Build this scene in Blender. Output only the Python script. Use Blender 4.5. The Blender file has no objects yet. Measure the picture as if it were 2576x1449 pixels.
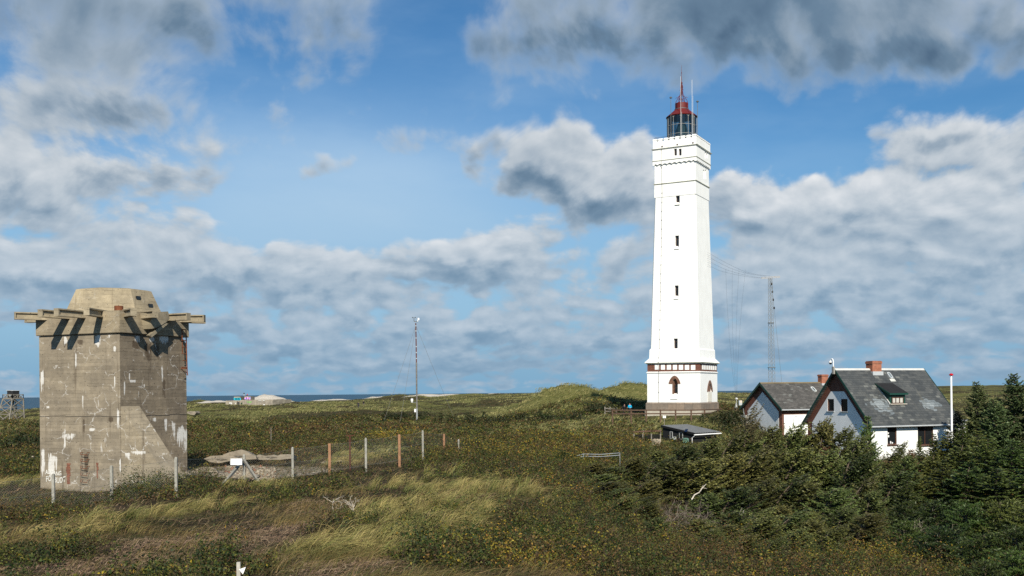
import bpy, bmesh, math, random
import numpy as np
from math import radians, sin, cos, tan, pi, exp, log, sqrt, atan2
from mathutils import Vector, Matrix, noise as mnoise

SC = bpy.context.scene
COL = SC.collection
W, H = 1024, 576
F = 1000.0                  # focal length in picture widths of 1024
VH = 392.6                  # row of the horizon at the middle column
ROLL = radians(0.54)
EYE = 20.0                  # eye height over the sea

def ray(u, v):
    du, dv = u - 512.0, VH - v
    return ((du * cos(ROLL) + dv * sin(ROLL)) / F, (-du * sin(ROLL) + dv * cos(ROLL)) / F)

def at(u, v, Y):
    a, b = ray(u, v)
    return Vector((a * Y, Y, EYE + b * Y))

# ---------------------------------------------------------------- camera
cam_d = bpy.data.cameras.new('camera')
cam = bpy.data.objects.new('camera', cam_d)
COL.objects.link(cam)
cr, sr = cos(ROLL), sin(ROLL)
M3 = Matrix(((cr, sr, 0), (0, 0, -1), (-sr, cr, 0)))    # columns: right, up, back
cam.matrix_world = Matrix.Translation((0, 0, EYE)) @ M3.to_4x4()
cam_d.sensor_width = 36.0
cam_d.lens = 36.0 * F / W
cam_d.shift_y = (VH - H / 2) / W
cam_d.clip_start = 0.5
cam_d.clip_end = 150000.0
SC.camera = cam
SC.render.resolution_x, SC.render.resolution_y = W, H
SC.view_settings.view_transform = 'Standard'
SC.view_settings.look = 'None'
SC.view_settings.gamma = 1.0
SC.view_settings.exposure = 0.33
SC.cycles.max_bounces = 6
SC.cycles.diffuse_bounces = 3
SC.cycles.glossy_bounces = 3
SC.cycles.transparent_max_bounces = 16
SC.cycles.use_denoising = False
SC.cycles.use_adaptive_sampling = True
SC.cycles.adaptive_threshold = 0.008

# ---------------------------------------------------------------- node expressions
class X:
    """a socket with arithmetic; every operation adds one node"""
    def __init__(s, nt, sock): s.nt, s.k = nt, sock
    def _m(s, op, *a, clamp=False):
        n = s.nt.nodes.new('ShaderNodeMath'); n.operation = op; n.use_clamp = clamp
        for i, v in enumerate((s,) + a): put(s.nt, n.inputs[i], v)
        return X(s.nt, n.outputs[0])
    def __add__(s, o): return s._m('ADD', o)
    __radd__ = __add__
    def __sub__(s, o): return s._m('SUBTRACT', o)
    def __rsub__(s, o): return (s * -1.0) + o
    def __mul__(s, o): return s._m('MULTIPLY', o)
    __rmul__ = __mul__
    def __truediv__(s, o): return s._m('DIVIDE', o)
    def madd(s, a, b): return s._m('MULTIPLY_ADD', a, b)
    def fn(s, op, *a): return s._m(op, *a)
    def clamp(s): return s._m('ADD', 0.0, clamp=True)
    def ss(s, a, b, lo=0.0, hi=1.0):
        n = s.nt.nodes.new('ShaderNodeMapRange'); n.interpolation_type = 'SMOOTHSTEP'
        put(s.nt, n.inputs[0], s)
        n.inputs[1].default_value, n.inputs[2].default_value = a, b
        n.inputs[3].default_value, n.inputs[4].default_value = lo, hi
        return X(s.nt, n.outputs[0])
    def lin(s, a, b, lo=0.0, hi=1.0):
        n = s.nt.nodes.new('ShaderNodeMapRange'); put(s.nt, n.inputs[0], s)
        n.inputs[1].default_value, n.inputs[2].default_value = a, b
        n.inputs[3].default_value, n.inputs[4].default_value = lo, hi
        return X(s.nt, n.outputs[0])

def put(nt, inp, v):
    if isinstance(v, X): nt.links.new(v.k, inp)
    elif isinstance(v, (tuple, list)) and len(inp.default_value) == 4 and len(v) == 3: inp.default_value = (*v, 1.0)
    else: inp.default_value = v

def mixc(nt, f, a, b, mode='MIX'):
    n = nt.nodes.new('ShaderNodeMix'); n.data_type = 'RGBA'; n.blend_type = mode
    put(nt, n.inputs[0], f); put(nt, n.inputs[6], a); put(nt, n.inputs[7], b)
    return X(nt, n.outputs[2])

def vmath(nt, op, a, b=None, c=None):
    n = nt.nodes.new('ShaderNodeVectorMath'); n.operation = op
    put(nt, n.inputs[0], a)
    if b is not None: put(nt, n.inputs[1], b)
    if c is not None: put(nt, n.inputs[2], c)
    return X(nt, n.outputs[1] if op in ('DOT_PRODUCT', 'LENGTH', 'DISTANCE') else n.outputs[0])

def vscale(nt, a, s): 
    return vmath(nt, 'MULTIPLY', a, (s, s, s) if not isinstance(s, tuple) else s)

def comb(nt, x, y, z=0.0):
    n = nt.nodes.new('ShaderNodeCombineXYZ')
    for i, v in enumerate((x, y, z)): put(nt, n.inputs[i], v)
    return X(nt, n.outputs[0])

def sep(nt, v):
    n = nt.nodes.new('ShaderNodeSeparateXYZ'); put(nt, n.inputs[0], v)
    return [X(nt, o) for o in n.outputs]

def nz(nt, vec, scale, detail=4.0, rough=0.5, lac=2.0, dist=0.0, color=False, dims='3D'):
    n = nt.nodes.new('ShaderNodeTexNoise'); n.noise_dimensions = dims
    if vec is not None: put(nt, n.inputs['Vector'], vec)
    n.inputs['Scale'].default_value = scale; n.inputs['Detail'].default_value = detail
    n.inputs['Roughness'].default_value = rough; n.inputs['Lacunarity'].default_value = lac
    n.inputs['Distortion'].default_value = dist
    return X(nt, n.outputs['Color' if color else 'Fac'])

def vor(nt, vec, scale, feature='F1', out='Distance', rand=1.0, dims='3D'):
    n = nt.nodes.new('ShaderNodeTexVoronoi'); n.feature = feature; n.voronoi_dimensions = dims
    put(nt, n.inputs['Vector'], vec); n.inputs['Scale'].default_value = scale
    n.inputs['Randomness'].default_value = rand
    return X(nt, n.outputs[out])

def ramp(nt, f, stops, interp='LINEAR'):
    n = nt.nodes.new('ShaderNodeValToRGB'); put(nt, n.inputs[0], f)
    cr_ = n.color_ramp; cr_.interpolation = interp
    while len(cr_.elements) < len(stops): cr_.elements.new(0.5)
    for e, (p, c) in zip(cr_.elements, stops):
        e.position = p; e.color = (*c, 1.0)
    return X(nt, n.outputs[0])

def gm(r, g, b):
    """sRGB 0..255 to linear"""
    f = lambda c: (c / 255 / 12.92) if c <= 10 else ((c / 255 + 0.055) / 1.055) ** 2.4
    return (f(r), f(g), f(b))

def material(name, build=None, color=(0.5, 0.5, 0.5), rough=0.8, spec=0.3, metal=0.0):
    m = bpy.data.materials.new(name); m.use_nodes = True
    nt = m.node_tree; b = nt.nodes['Principled BSDF']
    b.inputs['Base Color'].default_value = (*color, 1); b.inputs['Roughness'].default_value = rough
    b.inputs['Specular IOR Level'].default_value = spec; b.inputs['Metallic'].default_value = metal
    if build: build(nt, b)
    return m

def objco(nt):
    n = nt.nodes.new('ShaderNodeTexCoord'); return X(nt, n.outputs['Object'])
def geopos(nt):
    n = nt.nodes.new('ShaderNodeNewGeometry'); return X(nt, n.outputs['Position'])
def bump(nt, b, h, strength=0.4, dist=0.02):
    n = nt.nodes.new('ShaderNodeBump'); put(nt, n.inputs['Height'], h)
    n.inputs['Strength'].default_value = strength; n.inputs['Distance'].default_value = dist
    nt.links.new(n.outputs[0], b.inputs['Normal'])
def attr(nt, name, out='Color'):
    n = nt.nodes.new('ShaderNodeAttribute'); n.attribute_name = name; return X(nt, n.outputs[out])

def weathered(name, color, amount=0.18, scale=1.5, rough=0.85, fine=12.0, bumpy=0.15, spec=0.25, metal=0.0):
    """a plain paint or stone with blotches and fine grain"""
    def bld(nt, b):
        p = objco(nt)
        n1 = nz(nt, p, scale, 5, 0.6); n2 = nz(nt, p, fine, 4, 0.6)
        f = (n1 * 0.65 + n2 * 0.35).lin(0.3, 0.7, 1 - amount, 1 + amount)
        c = vmath(nt, 'MULTIPLY', color, comb(nt, f, f, f))
        nt.links.new(c.k, b.inputs['Base Color'])
        if bumpy: bump(nt, b, n2, bumpy, 0.02)
    return material(name, bld, color, rough, spec, metal)

# ---------------------------------------------------------------- mesh helpers
class MB:
    """collects quads and polygons, then links them as one mesh object"""
    def __init__(s): s.v, s.f = [], []
    def add(s, vs, fs):
        o = len(s.v); s.v += [tuple(v) for v in vs]; s.f += [tuple(i + o for i in f) for f in fs]; return s
    def hexa(s, p):     # p: 4 bottom (ccw) + 4 top points
        return s.add(p, [(3, 2, 1, 0), (4, 5, 6, 7), (0, 1, 5, 4), (1, 2, 6, 5), (2, 3, 7, 6), (3, 0, 4, 7)])
    def box(s, x0, x1, y0, y1, z0, z1, fr=None):
        p = [(x0, y0, z0), (x1, y0, z0), (x1, y1, z0), (x0, y1, z0), (x0, y0, z1), (x1, y0, z1), (x1, y1, z1), (x0, y1, z1)]
        return s.hexa([fr(q) for q in p] if fr else p)
    def frustum(s, w0, z0, w1, z1, fr=None, caps=True, d0=None, d1=None):
        a, b = w0 / 2, w1 / 2; c, d = (d0 or w0) / 2, (d1 or w1) / 2
        p = [(-a, -c, z0), (a, -c, z0), (a, c, z0), (-a, c, z0), (-b, -d, z1), (b, -d, z1), (b, d, z1), (-b, d, z1)]
        return s.hexa([fr(q) for q in p] if fr else p)
    def prism(s, pts, d):   # polygon pts (3D, planar) pushed by the vector d
        n = len(pts); d = Vector(d); a = [Vector(p) for p in pts]; b = [p + d for p in a]
        fs = [tuple(range(n - 1, -1, -1)), tuple(range(n, 2 * n))] + [(i, (i + 1) % n, n + (i + 1) % n, n + i) for i in range(n)]
        return s.add(a + b, fs)
    def tube(s, pts, r, n=6, cap=True):
        pts = [Vector(p) for p in pts]; rs = r if isinstance(r, (list, tuple)) else [r] * len(pts)
        rings = []; up = None
        for i, p in enumerate(pts):
            t = (pts[min(i + 1, len(pts) - 1)] - pts[max(i - 1, 0)])
            t = t.normalized() if t.length > 1e-9 else Vector((0, 0, 1))
            if up is None: up = Vector((1, 0, 0)) if abs(t.z) > 0.9 else Vector((0, 0, 1))
            x = t.cross(up).normalized(); y = t.cross(x).normalized(); up = -y if False else up
            rings.append([p + (x * cos(2 * pi * k / n) + y * sin(2 * pi * k / n)) * rs[i] for k in range(n)])
        vs = [v for g in rings for v in g]; fs = []
        for i in range(len(pts) - 1):
            for k in range(n):
                a, b = i * n + k, i * n + (k + 1) % n
                fs.append((a, b, b + n, a + n))
        if cap: fs += [tuple(range(n))[::-1], tuple(range((len(pts) - 1) * n, len(pts) * n))]
        return s.add(vs, fs)
    def lathe(s, prof, n=16, fr=None, c=(0, 0)):
        vs = [(c[0] + r * cos(2 * pi * k / n), c[1] + r * sin(2 * pi * k / n), z) for r, z in prof for k in range(n)]
        if fr: vs = [fr(v) for v in vs]
        fs = [(i * n + k, i * n + (k + 1) % n, (i + 1) * n + (k + 1) % n, (i + 1) * n + k) for i in range(len(prof) - 1) for k in range(n)]
        fs += [tuple(range(n))[::-1], tuple(range((len(prof) - 1) * n, len(prof) * n))]
        return s.add(vs, fs)
    def bar(s, a, b, w, h, up=(0, 0, 1)):
        a, b = Vector(a), Vector(b); t = (b - a).normalized(); u = Vector(up)
        if abs(t.dot(u)) > 0.98: u = Vector((1, 0, 0))
        x = t.cross(u).normalized() * w / 2; y = x.cross(t).normalized() * h / 2
        return s.hexa([a - x - y, a + x - y, a + x + y, a - x + y, b - x - y, b + x - y, b + x + y, b - x + y])
    def build(s, name, mat, parent=None, smooth=False, bevel=0.0, M=None):
        me = bpy.data.meshes.new(name)
        me.from_pydata(s.v, [], s.f)
        bm = bmesh.new(); bm.from_mesh(me)
        if M is not None: bm.transform(M)
        bmesh.ops.recalc_face_normals(bm, faces=bm.faces)
        if bevel:
            es = [e for e in bm.edges if len(e.link_faces) == 2 and e.calc_face_angle(0) > 0.5]
            try: bmesh.ops.bevel(bm, geom=es, offset=bevel, segments=2, affect='EDGES', clamp_overlap=True)
            except Exception: pass
        bm.to_mesh(me); bm.free()
        if smooth:
            for p in me.polygons: p.use_smooth = True
        me.materials.append(mat)
        return link(name, me, parent)

def link(name, me, parent=None):
    o = bpy.data.objects.new(name, me); COL.objects.link(o)
    if parent is not None: o.parent = parent
    return o

def tag(o, label=None, cat=None, group=None, kind=None):
    if label: o['label'] = label
    if cat: o['category'] = cat
    if group: o['group'] = group
    if kind: o['kind'] = kind
    return o

def thing(name, label, cat, loc=(0, 0, 0), rz=0.0, group=None):
    o = bpy.data.objects.new(name, None); COL.objects.link(o)
    o.location = loc; o.rotation_euler = (0, 0, rz); o.empty_display_size = 0.5
    return tag(o, label, cat, group)

def npmesh(name, verts, faces, mat, cols=None, parent=None, smooth=False):
    """verts (n,3), faces (m,k) with k = 3 or 4, cols (n,3) as a point colour 'Col'"""
    me = bpy.data.meshes.new(name)
    verts = np.ascontiguousarray(verts, np.float32); faces = np.ascontiguousarray(faces, np.int32)
    m, k = faces.shape
    me.vertices.add(len(verts)); me.vertices.foreach_set('co', verts.ravel())
    me.loops.add(m * k); me.loops.foreach_set('vertex_index', faces.ravel())
    me.polygons.add(m); me.polygons.foreach_set('loop_start', np.arange(0, m * k, k, dtype=np.int32))
    if smooth: me.polygons.foreach_set('use_smooth', np.ones(m, bool))
    if cols is not None:
        ca = me.color_attributes.new('Col', 'FLOAT_COLOR', 'POINT')
        c4 = np.ones((len(verts), 4), np.float32); c4[:, :3] = cols
        ca.data.foreach_set('color', c4.ravel())
    me.update(calc_edges=True); me.validate()
    me.materials.append(mat)
    return link(name, me, parent)
# ---------------------------------------------------------------- sun and sky
SUN_EL, SUN_AZ = radians(36.0), radians(8.0)      # behind the viewer, a little to the right
SDIR = Vector((sin(SUN_AZ) * cos(SUN_EL), -cos(SUN_AZ) * cos(SUN_EL), sin(SUN_EL)))
sun_d = bpy.data.lights.new('sun', 'SUN'); sun = bpy.data.objects.new('sun', sun_d); COL.objects.link(sun)
sun_d.energy = 5.0; sun_d.angle = radians(0.5); sun_d.color = (1.0, 0.93, 0.80)
sun.rotation_euler = SDIR.to_track_quat('Z', 'Y').to_euler()

world = bpy.data.worlds.new('World'); SC.world = world; world.use_nodes = True
nt = world.node_tree
bg = nt.nodes['Background']
sky = nt.nodes.new('ShaderNodeTexSky'); sky.sky_type = 'NISHITA'; sky.sun_disc = False
sky.sun_elevation = SUN_EL; sky.sun_rotation = math.atan2(SDIR.x, SDIR.y)
sky.altitude = 20; sky.air_density = 1.0; sky.dust_density = 0.6; sky.ozone_density = 2.5

# clouds live on directions: azimuth from north (+Y), elevation over the horizon
def dir_of(u, v):
    a, b = ray(u, v); d = Vector((a, 1, b)).normalized()
    return atan2(d.x, d.y), math.asin(d.z)

# heaps of cloud: azimuth/elevation centre (given by the row and column they have in the picture), half widths in mrad, amount
BLOBS = [
 (60, 8, 170, 58, .95), (295, 0, 130, 32, 1.0), (60, 108, 105, 34, .95), (14, 180, 44, 38, 1.0), (135, 182, 95, 20, .35),
 (120, 228, 110, 20, .55), (90, 272, 200, 26, .75), (350, 152, 44, 16, .62), (320, 172, 40, 12, .62), (572, 172, 74, 44, 1.25), (525, 182, 44, 36, .7), (440, 165, 26, 40, -.5), (640, 140, 30, 26, .5),
 (470, 262, 62, 27, .9), (345, 276, 70, 24, .75), (725, -30, 200, 108, 1.4), (535, 36, 70, 30, .5), (910, 30, 62, 60, .75),
 (1022, 18, 28, 34, .7), (765, 180, 60, 16, .7), (925, 136, 42, 24, .85), (1010, 150, 50, 40, .8), (790, 222, 60, 26, .85),
 (895, 210, 70, 34, .75), (990, 235, 60, 46, .95), (850, 275, 90, 24, .6), (870, 168, 44, 14, -.6), (960, 172, 44, 10, -.45), (775, 205, 30, 10, -.3), (620, 255, 60, 36, .6), (720, 290, 120, 30, .5), (660, 330, 260, 38, .42), (330, 335, 220, 34, .42), (960, 335, 150, 30, .3),
 # open sky
 (610, 112, 110, 14, -.55), (432, 58, 66, 50, -.75), (300, 98, 120, 28, -.5), (430, 205, 120, 32, -.6), (800, 110, 120, 32, -.8), (800, 155, 50, 16, -.3), (690, 220, 26, 60, -.1), (1000, 80, 60, 34, -.5), (270, 215, 60, 26, -.35),
]
def g_group():
    g = bpy.data.node_groups.new('cloud_field', 'ShaderNodeTree')
    g.interface.new_socket('P', in_out='INPUT', socket_type='NodeSocketVector')
    g.interface.new_socket('Field', in_out='OUTPUT', socket_type='NodeSocketFloat')
    g.interface.new_socket('Smooth', in_out='OUTPUT', socket_type='NodeSocketFloat')
    gi, go = g.nodes.new('NodeGroupInput'), g.nodes.new('NodeGroupOutput')
    P = X(g, gi.outputs[0])                         # (azimuth, elevation, 0)
    wob = nz(g, P, 8.0, 4, 0.55, color=True, dims='2D')
    Pw = vmath(g, 'ADD', P, vmath(g, 'MULTIPLY', vmath(g, 'SUBTRACT', wob, (.5, .5, .5)), (.13, .075, 0)))
    acc = None
    for u, v, rx, ry, a in BLOBS:
        az, el = dir_of(u, v); ix, iy = 1000 / rx, 1000 / ry
        q = vmath(g, 'MULTIPLY_ADD', Pw, (ix, iy, 0), (-az * ix, -el * iy, 0))
        e = X(g, g.nodes.new('ShaderNodeValue').outputs[0]); e.k.default_value = 0.36788
        e = e.fn('POWER', vmath(g, 'DOT_PRODUCT', q, q))
        acc = e * a if acc is None else e.madd(a, acc)
    az, el, _ = sep(g, P)
    lo = el.ss(0.02, 0.20)                          # 0 near the horizon, 1 high up
    w = (el + 0.09).fn('LOGARITHM', math.e)
    big = comb(g, az * 5.0 + 3.1, w * 2.3, 0.0)
    far = comb(g, az * 21.0 + 7.7, w * 5.6, 0.0)
    n_big = nz(g, big, 1.5, 8, 0.55, 2.1, 0.25, dims='2D')
    n_far = nz(g, far, 1.3, 7, 0.54, 2.1, 0.2, dims='2D')
    b1 = vor(g, vmath(g, 'ADD', big, vscale(g, wob, .35)), 6.0, 'F1', dims='2D')
    b1 = b1 + vor(g, vmath(g, 'ADD', far, vscale(g, wob, .8)), 1.8, 'F1', dims='2D') * (1.35 - lo * .85)
    n = mixf(g, lo, n_far * 0.68 + n_big * 0.32, n_big) + b1 * -0.15 + 0.155 - lo * 0.06
    fld = acc * 0.66 + (n - 0.5) * 1.7
    g.links.new(fld.k, go.inputs[0]); g.links.new(acc.k, go.inputs[1])
    return g
def mixf(nt, f, a, b):
    n = nt.nodes.new('ShaderNodeMix'); n.data_type = 'FLOAT'
    put(nt, n.inputs[0], f); put(nt, n.inputs[2], a); put(nt, n.inputs[3], b)
    return X(nt, n.outputs[0])
CF = g_group()
tc = nt.nodes.new('ShaderNodeTexCoord')
dx, dy, dz = sep(nt, X(nt, tc.outputs['Generated']))
az = dx.fn('ARCTAN2', dy); el = dz.fn('ARCSINE')
elc = el.fn('MAXIMUM', 0.0)
def field(da, de):
    n = nt.nodes.new('ShaderNodeGroup'); n.node_tree = CF
    nt.links.new(comb(nt, az + da, elc + de).k, n.inputs[0])
    return X(nt, n.outputs[0]), X(nt, n.outputs[1])
f0, s0 = field(0.0, 0.0)
hgt = elc * 0.085 + 0.007                          # how far below the base of a heap is looked for: less for distant ones
f1, _ = field(0.003, 0.009)
fb, sb = field(0.0, hgt * -1.0)
low = elc.ss(0.0, 0.15, 1.0, 0.0)
mid = elc.ss(0.02, 0.11)
base = f0 + low * 0.10 + nz(nt, comb(nt, az * 4.0, elc * 14.0, 0.0), 1.3, 3, .5, dims='2D').lin(.3, .7, -.22, .22) * low
high = elc.ss(0.17, 0.36)
dens = ((base - 0.04) / (high * 0.42 + 0.30)).ss(0.0, 1.0)
thick = base.ss(0.2, 1.15)
under = (fb + low * 0.10).ss(-0.06, 0.50)              # 1 in the body of a heap, 0 at its shaded foot
lit = (f0 - f1) * (0.62 - high * 0.30) + 0.46 - (1.0 - under) * (base.ss(0.10, 0.62) * 0.40 + 0.06) * (high * -0.45 + 1.0)
lum = (lit + 0.28 - thick * (high * 0.68) - (1.0 - under) * thick * 0.10 + low * 0.04 + mid * 0.04).lin(-0.05, 1.12, 0.0, 1.0).clamp()
cloud = ramp(nt, lum, [(0.0, gm(76, 100, 124)), (0.25, gm(104, 128, 150)), (0.5, gm(148, 164, 179)), (0.72, gm(190, 198, 205)), (1.0, gm(230, 231, 232))])
cloud = mixc(nt, elc.ss(0.0, 0.24, 0.70, 0.0), cloud, gm(130, 163, 190))                # distant clouds take the colour of the air
# the clear sky and its thin veil
KSKY = 0.1
skyc = vmath(nt, 'MULTIPLY', X(nt, sky.outputs[0]), (0.40 * KSKY, 0.74 * KSKY, 0.94 * KSKY))
veil = nz(nt, comb(nt, az * 3.0, elc * 9.0, 1.3), 1.6, 5, .55).ss(0.38, 0.72) * 0.34 + s0 * 0.0
va, ve = dir_of(340, 215)
q = vmath(nt, 'MULTIPLY_ADD', comb(nt, az, elc), (1 / .24, 1 / .085, 0), (-va / .24, -ve / .085, 0))
vb = X(nt, nt.nodes.new('ShaderNodeValue').outputs[0]); vb.k.default_value = .36788
veil = (vb.fn('POWER', vmath(nt, 'DOT_PRODUCT', q, q)) * 0.80 + veil * 0.4).clamp()
skyc = mixc(nt, veil, skyc, gm(176, 203, 226))
skyc = mixc(nt, elc.ss(0.04, 0.27, 0.85, 0.0), skyc, gm(146, 182, 209))
skyc = mixc(nt, elc.ss(0.0, 0.09, 0.9, 0.0), skyc, gm(122, 164, 194))
tot = mixc(nt, dens * 0.97, skyc, cloud)
tot = vscale(nt, tot, 0.86 / KSKY)
nt.links.new(tot.k, bg.inputs['Color'])
bg.inputs['Strength'].default_value = KSKY
world.cycles.sampling_method = 'NONE'
# ---------------------------------------------------------------- ground
RNG = np.random.default_rng(7)
_perm = np.random.default_rng(3).permutation(256); _perm = np.concatenate([_perm, _perm, _perm])
_grad = np.stack([np.cos(np.arange(256) * 2.399), np.sin(np.arange(256) * 2.399)], 1)
def perlin(x, y):
    x = np.asarray(x, float); y = np.asarray(y, float)
    xi = np.floor(x).astype(int); yi = np.floor(y).astype(int); xf = x - xi; yf = y - yi
    u = xf ** 3 * (xf * (xf * 6 - 15) + 10); w = yf ** 3 * (yf * (yf * 6 - 15) + 10)
    def g(a, b):
        h = _perm[_perm[(xi + a) & 255] + ((yi + b) & 255)]
        return _grad[h, 0] * (xf - a) + _grad[h, 1] * (yf - b)
    n0 = g(0, 0) * (1 - u) + g(1, 0) * u; n1 = g(0, 1) * (1 - u) + g(1, 1) * u
    return (n0 * (1 - w) + n1 * w) * 1.4
def fbm(x, y, oct=4, gain=0.5):
    s = 0.0; a = 1.0
    for i in range(oct):
        s = s + perlin(x * 2 ** i + 17.3 * i, y * 2 ** i + 5.1 * i) * a; a *= gain
    return s

# heights read off the picture: (column, row of the ground, distance)
GC = [
 (0, 590, 19), (250, 588, 19), (512, 590, 19), (800, 640, 18), (1024, 660, 18), (512, 640, 12), (-150, 620, 16), (1200, 700, 14),
 (0, 535, 31), (250, 522, 33), (512, 512, 36), (650, 545, 36), (850, 565, 36), (1024, 570, 36),
 (0, 508, 45), (53, 505, 46), (111, 503, 46), (176, 496, 47), (244, 483, 55), (293, 479, 57), (366, 471, 60), (399, 467, 62), (444, 458, 74), (480, 452, 92),
 (60, 493, 55), (110, 491, 56), (180, 474, 57), (250, 467, 64), (330, 464, 68),
 (512, 468, 57), (560, 472, 58), (620, 500, 55), (750, 520, 55), (900, 525, 55), (1024, 525, 52),
 (512, 444, 100), (590, 449, 95), (700, 475, 78), (850, 480, 80), (980, 474, 82), (1024, 470, 82),
 (300, 452, 90), (220, 457, 84), (300, 436, 115), (420, 437, 110), (250, 424, 155), (420, 419, 165), (500, 424, 140), (590, 436, 115),
 (640, 418, 128), (700, 416, 125), (735, 416, 126), (670, 446, 108), (760, 452, 105), (840, 462, 95), (920, 456, 98), (590, 417, 140), (770, 436, 118), (800, 440, 112),
 (40, 470, 70), (0, 470, 70), (20, 452, 95), (0, 440, 120), (40, 438, 120), (0, 427, 150), (30, 423, 155), (0, 425, 210), (40, 422, 220), (20, 411, 360), (-60, 411, 360), (45, 408, 360),
 (220, 411, 240), (330, 409, 250), (440, 410, 250), (520, 410, 230), (250, 406.5, 400), (400, 404, 450), (200, 406.5, 420), (225, 406.3, 445), (245, 406.3, 445), (265, 406.5, 445), (560, 401, 260), (735, 408, 210), (735, 399, 400),
 (200, 405, 600), (300, 403.5, 640), (400, 400.5, 680), (500, 398.2, 680), (600, 396.6, 700), (735, 394.5, 650), (960, 392, 900), (1024, 390.5, 900), (1100, 390, 900),
 (940, 431, 150), (1000, 425, 160), (960, 412, 260), (960, 403, 400), (1024, 400, 420), (960, 397, 600), (-120, 430, 140), (1150, 440, 140), (-150, 500, 50),
 (1000, 386.5, 1600), (1100, 386, 1600), (880, 389, 1500),
]
_sea = [(20, 6.0, 620), (-80, 6.0, 620), (20, -4, 1000), (200, -4, 1050), (400, -4, 1100), (600, -4, 1150), (-100, -4, 1000), (735, -4, 1250), (20, -6, 2600), (300, -6, 2600), (600, -6, 2600), (-120, -6, 2600), (860, 2, 2200), (1000, 12, 2600), (1120, 12, 2600)]
_P, _Z = [], []
for u, v, Y in GC:
    p = at(u, v, Y); _P.append((atan2(p.x, p.y) * 3.0, log(math.hypot(p.x, p.y)))); _Z.append(p.z)
for u, z, Y in _sea:
    p = at(u, 392, Y); _P.append((atan2(p.x, p.y) * 3.0, log(math.hypot(p.x, p.y)))); _Z.append(z)
_P = np.array(_P); _Z = np.array(_Z)
def _k(d2): return 0.5 * d2 * np.log(d2 + 1e-9)
_n = len(_P)
_A = np.zeros((_n + 3, _n + 3))
_A[:_n, :_n] = _k(((_P[:, None] - _P[None]) ** 2).sum(2)) + np.eye(_n) * 0.004
_A[:_n, _n] = 1; _A[:_n, _n + 1:] = _P; _A[_n, :_n] = 1; _A[_n + 1:, :_n] = _P.T
_W = np.linalg.solve(_A, np.concatenate([_Z, np.zeros(3)]))

# dunes: (column, crest row, distance, half width across, half depth, sand)
DUNES = [
 (198, 399.2, 600, 11, 14, 0.0), (217, 400.5, 560, 12, 16, 1.0), (264, 397.3, 520, 9, 14, 1.0), (277, 395.9, 520, 10, 14, 1.0), (328, 399.2, 620, 16, 16, 1.0), (376, 397.0, 640, 12, 14, 1.0),
 (398, 394.6, 600, 16, 20, .25), (415, 395.4, 560, 12, 16, .6), (441, 395.4, 560, 14, 16, 1.0), (462, 393.6, 560, 14, 18, .3), (486, 394.4, 620, 14, 18, .9), (512, 394.0, 600, 16, 20, .5), (535, 394.4, 520, 14, 16, .8),
 (553, 393.0, 192, 8, 9, 0), (576, 390.6, 190, 7, 10, 0), (600, 391.4, 192, 7, 10, 0), (620, 389.2, 214, 8, 11, 0), (646, 388.6, 218, 8, 12, 0), (538, 395.0, 188, 9, 10, 0), (590, 398, 160, 8, 6, 0),
 (930, 388.5, 900, 22, 40, 0), (965, 386.8, 1200, 26, 60, 0), (1000, 386.2, 1250, 30, 60, 0), (950, 392, 620, 14, 18, 0), (985, 391.5, 640, 16, 16, 0), (1020, 391, 600, 18, 20, 0), (940, 401, 330, 9, 12, 0), (970, 403, 300, 10, 10, 0), (735, 396, 420, 12, 20, 0), (750, 395, 500, 14, 20, 0), (295, 404, 300, 9, 10, 0), (262, 407, 250, 7, 8, 0), (350, 402, 330, 12, 12, 0), (235, 409, 230, 8, 8, 0), (420, 402, 300, 14, 10, 0), (480, 402, 280, 12, 10, 0), (520, 400, 300, 14, 10, 0),
 (12, 421, 165, 7, 8, 0), (38, 423, 150, 4, 7, 0),
]
_D = []
def _tps(th, lr):
    q = np.stack([np.clip(th, -0.62, 0.62) * 3.0, lr], -1).reshape(-1, 2); out = np.empty(len(q))
    for i in range(0, len(q), 20000):
        c = q[i:i + 20000]
        out[i:i + 20000] = _k(((c[:, None] - _P[None]) ** 2).sum(2)) @ _W[:_n] + _W[_n] + c @ _W[_n + 1:]
    return out.reshape(np.shape(th))
FLAT = []           # (x, y, radius): kept free of hummocks
for u, v, Y, r in ((690, 415, 131, 13), (110, 490, 57, 8), (860, 440, 100, 14), (675, 446, 110, 8), (790, 440, 120, 12), (270, 466, 64, 10), (240, 406, 447, 22)):
    p = at(u, v, Y); FLAT.append((p.x, p.y, r))
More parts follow.
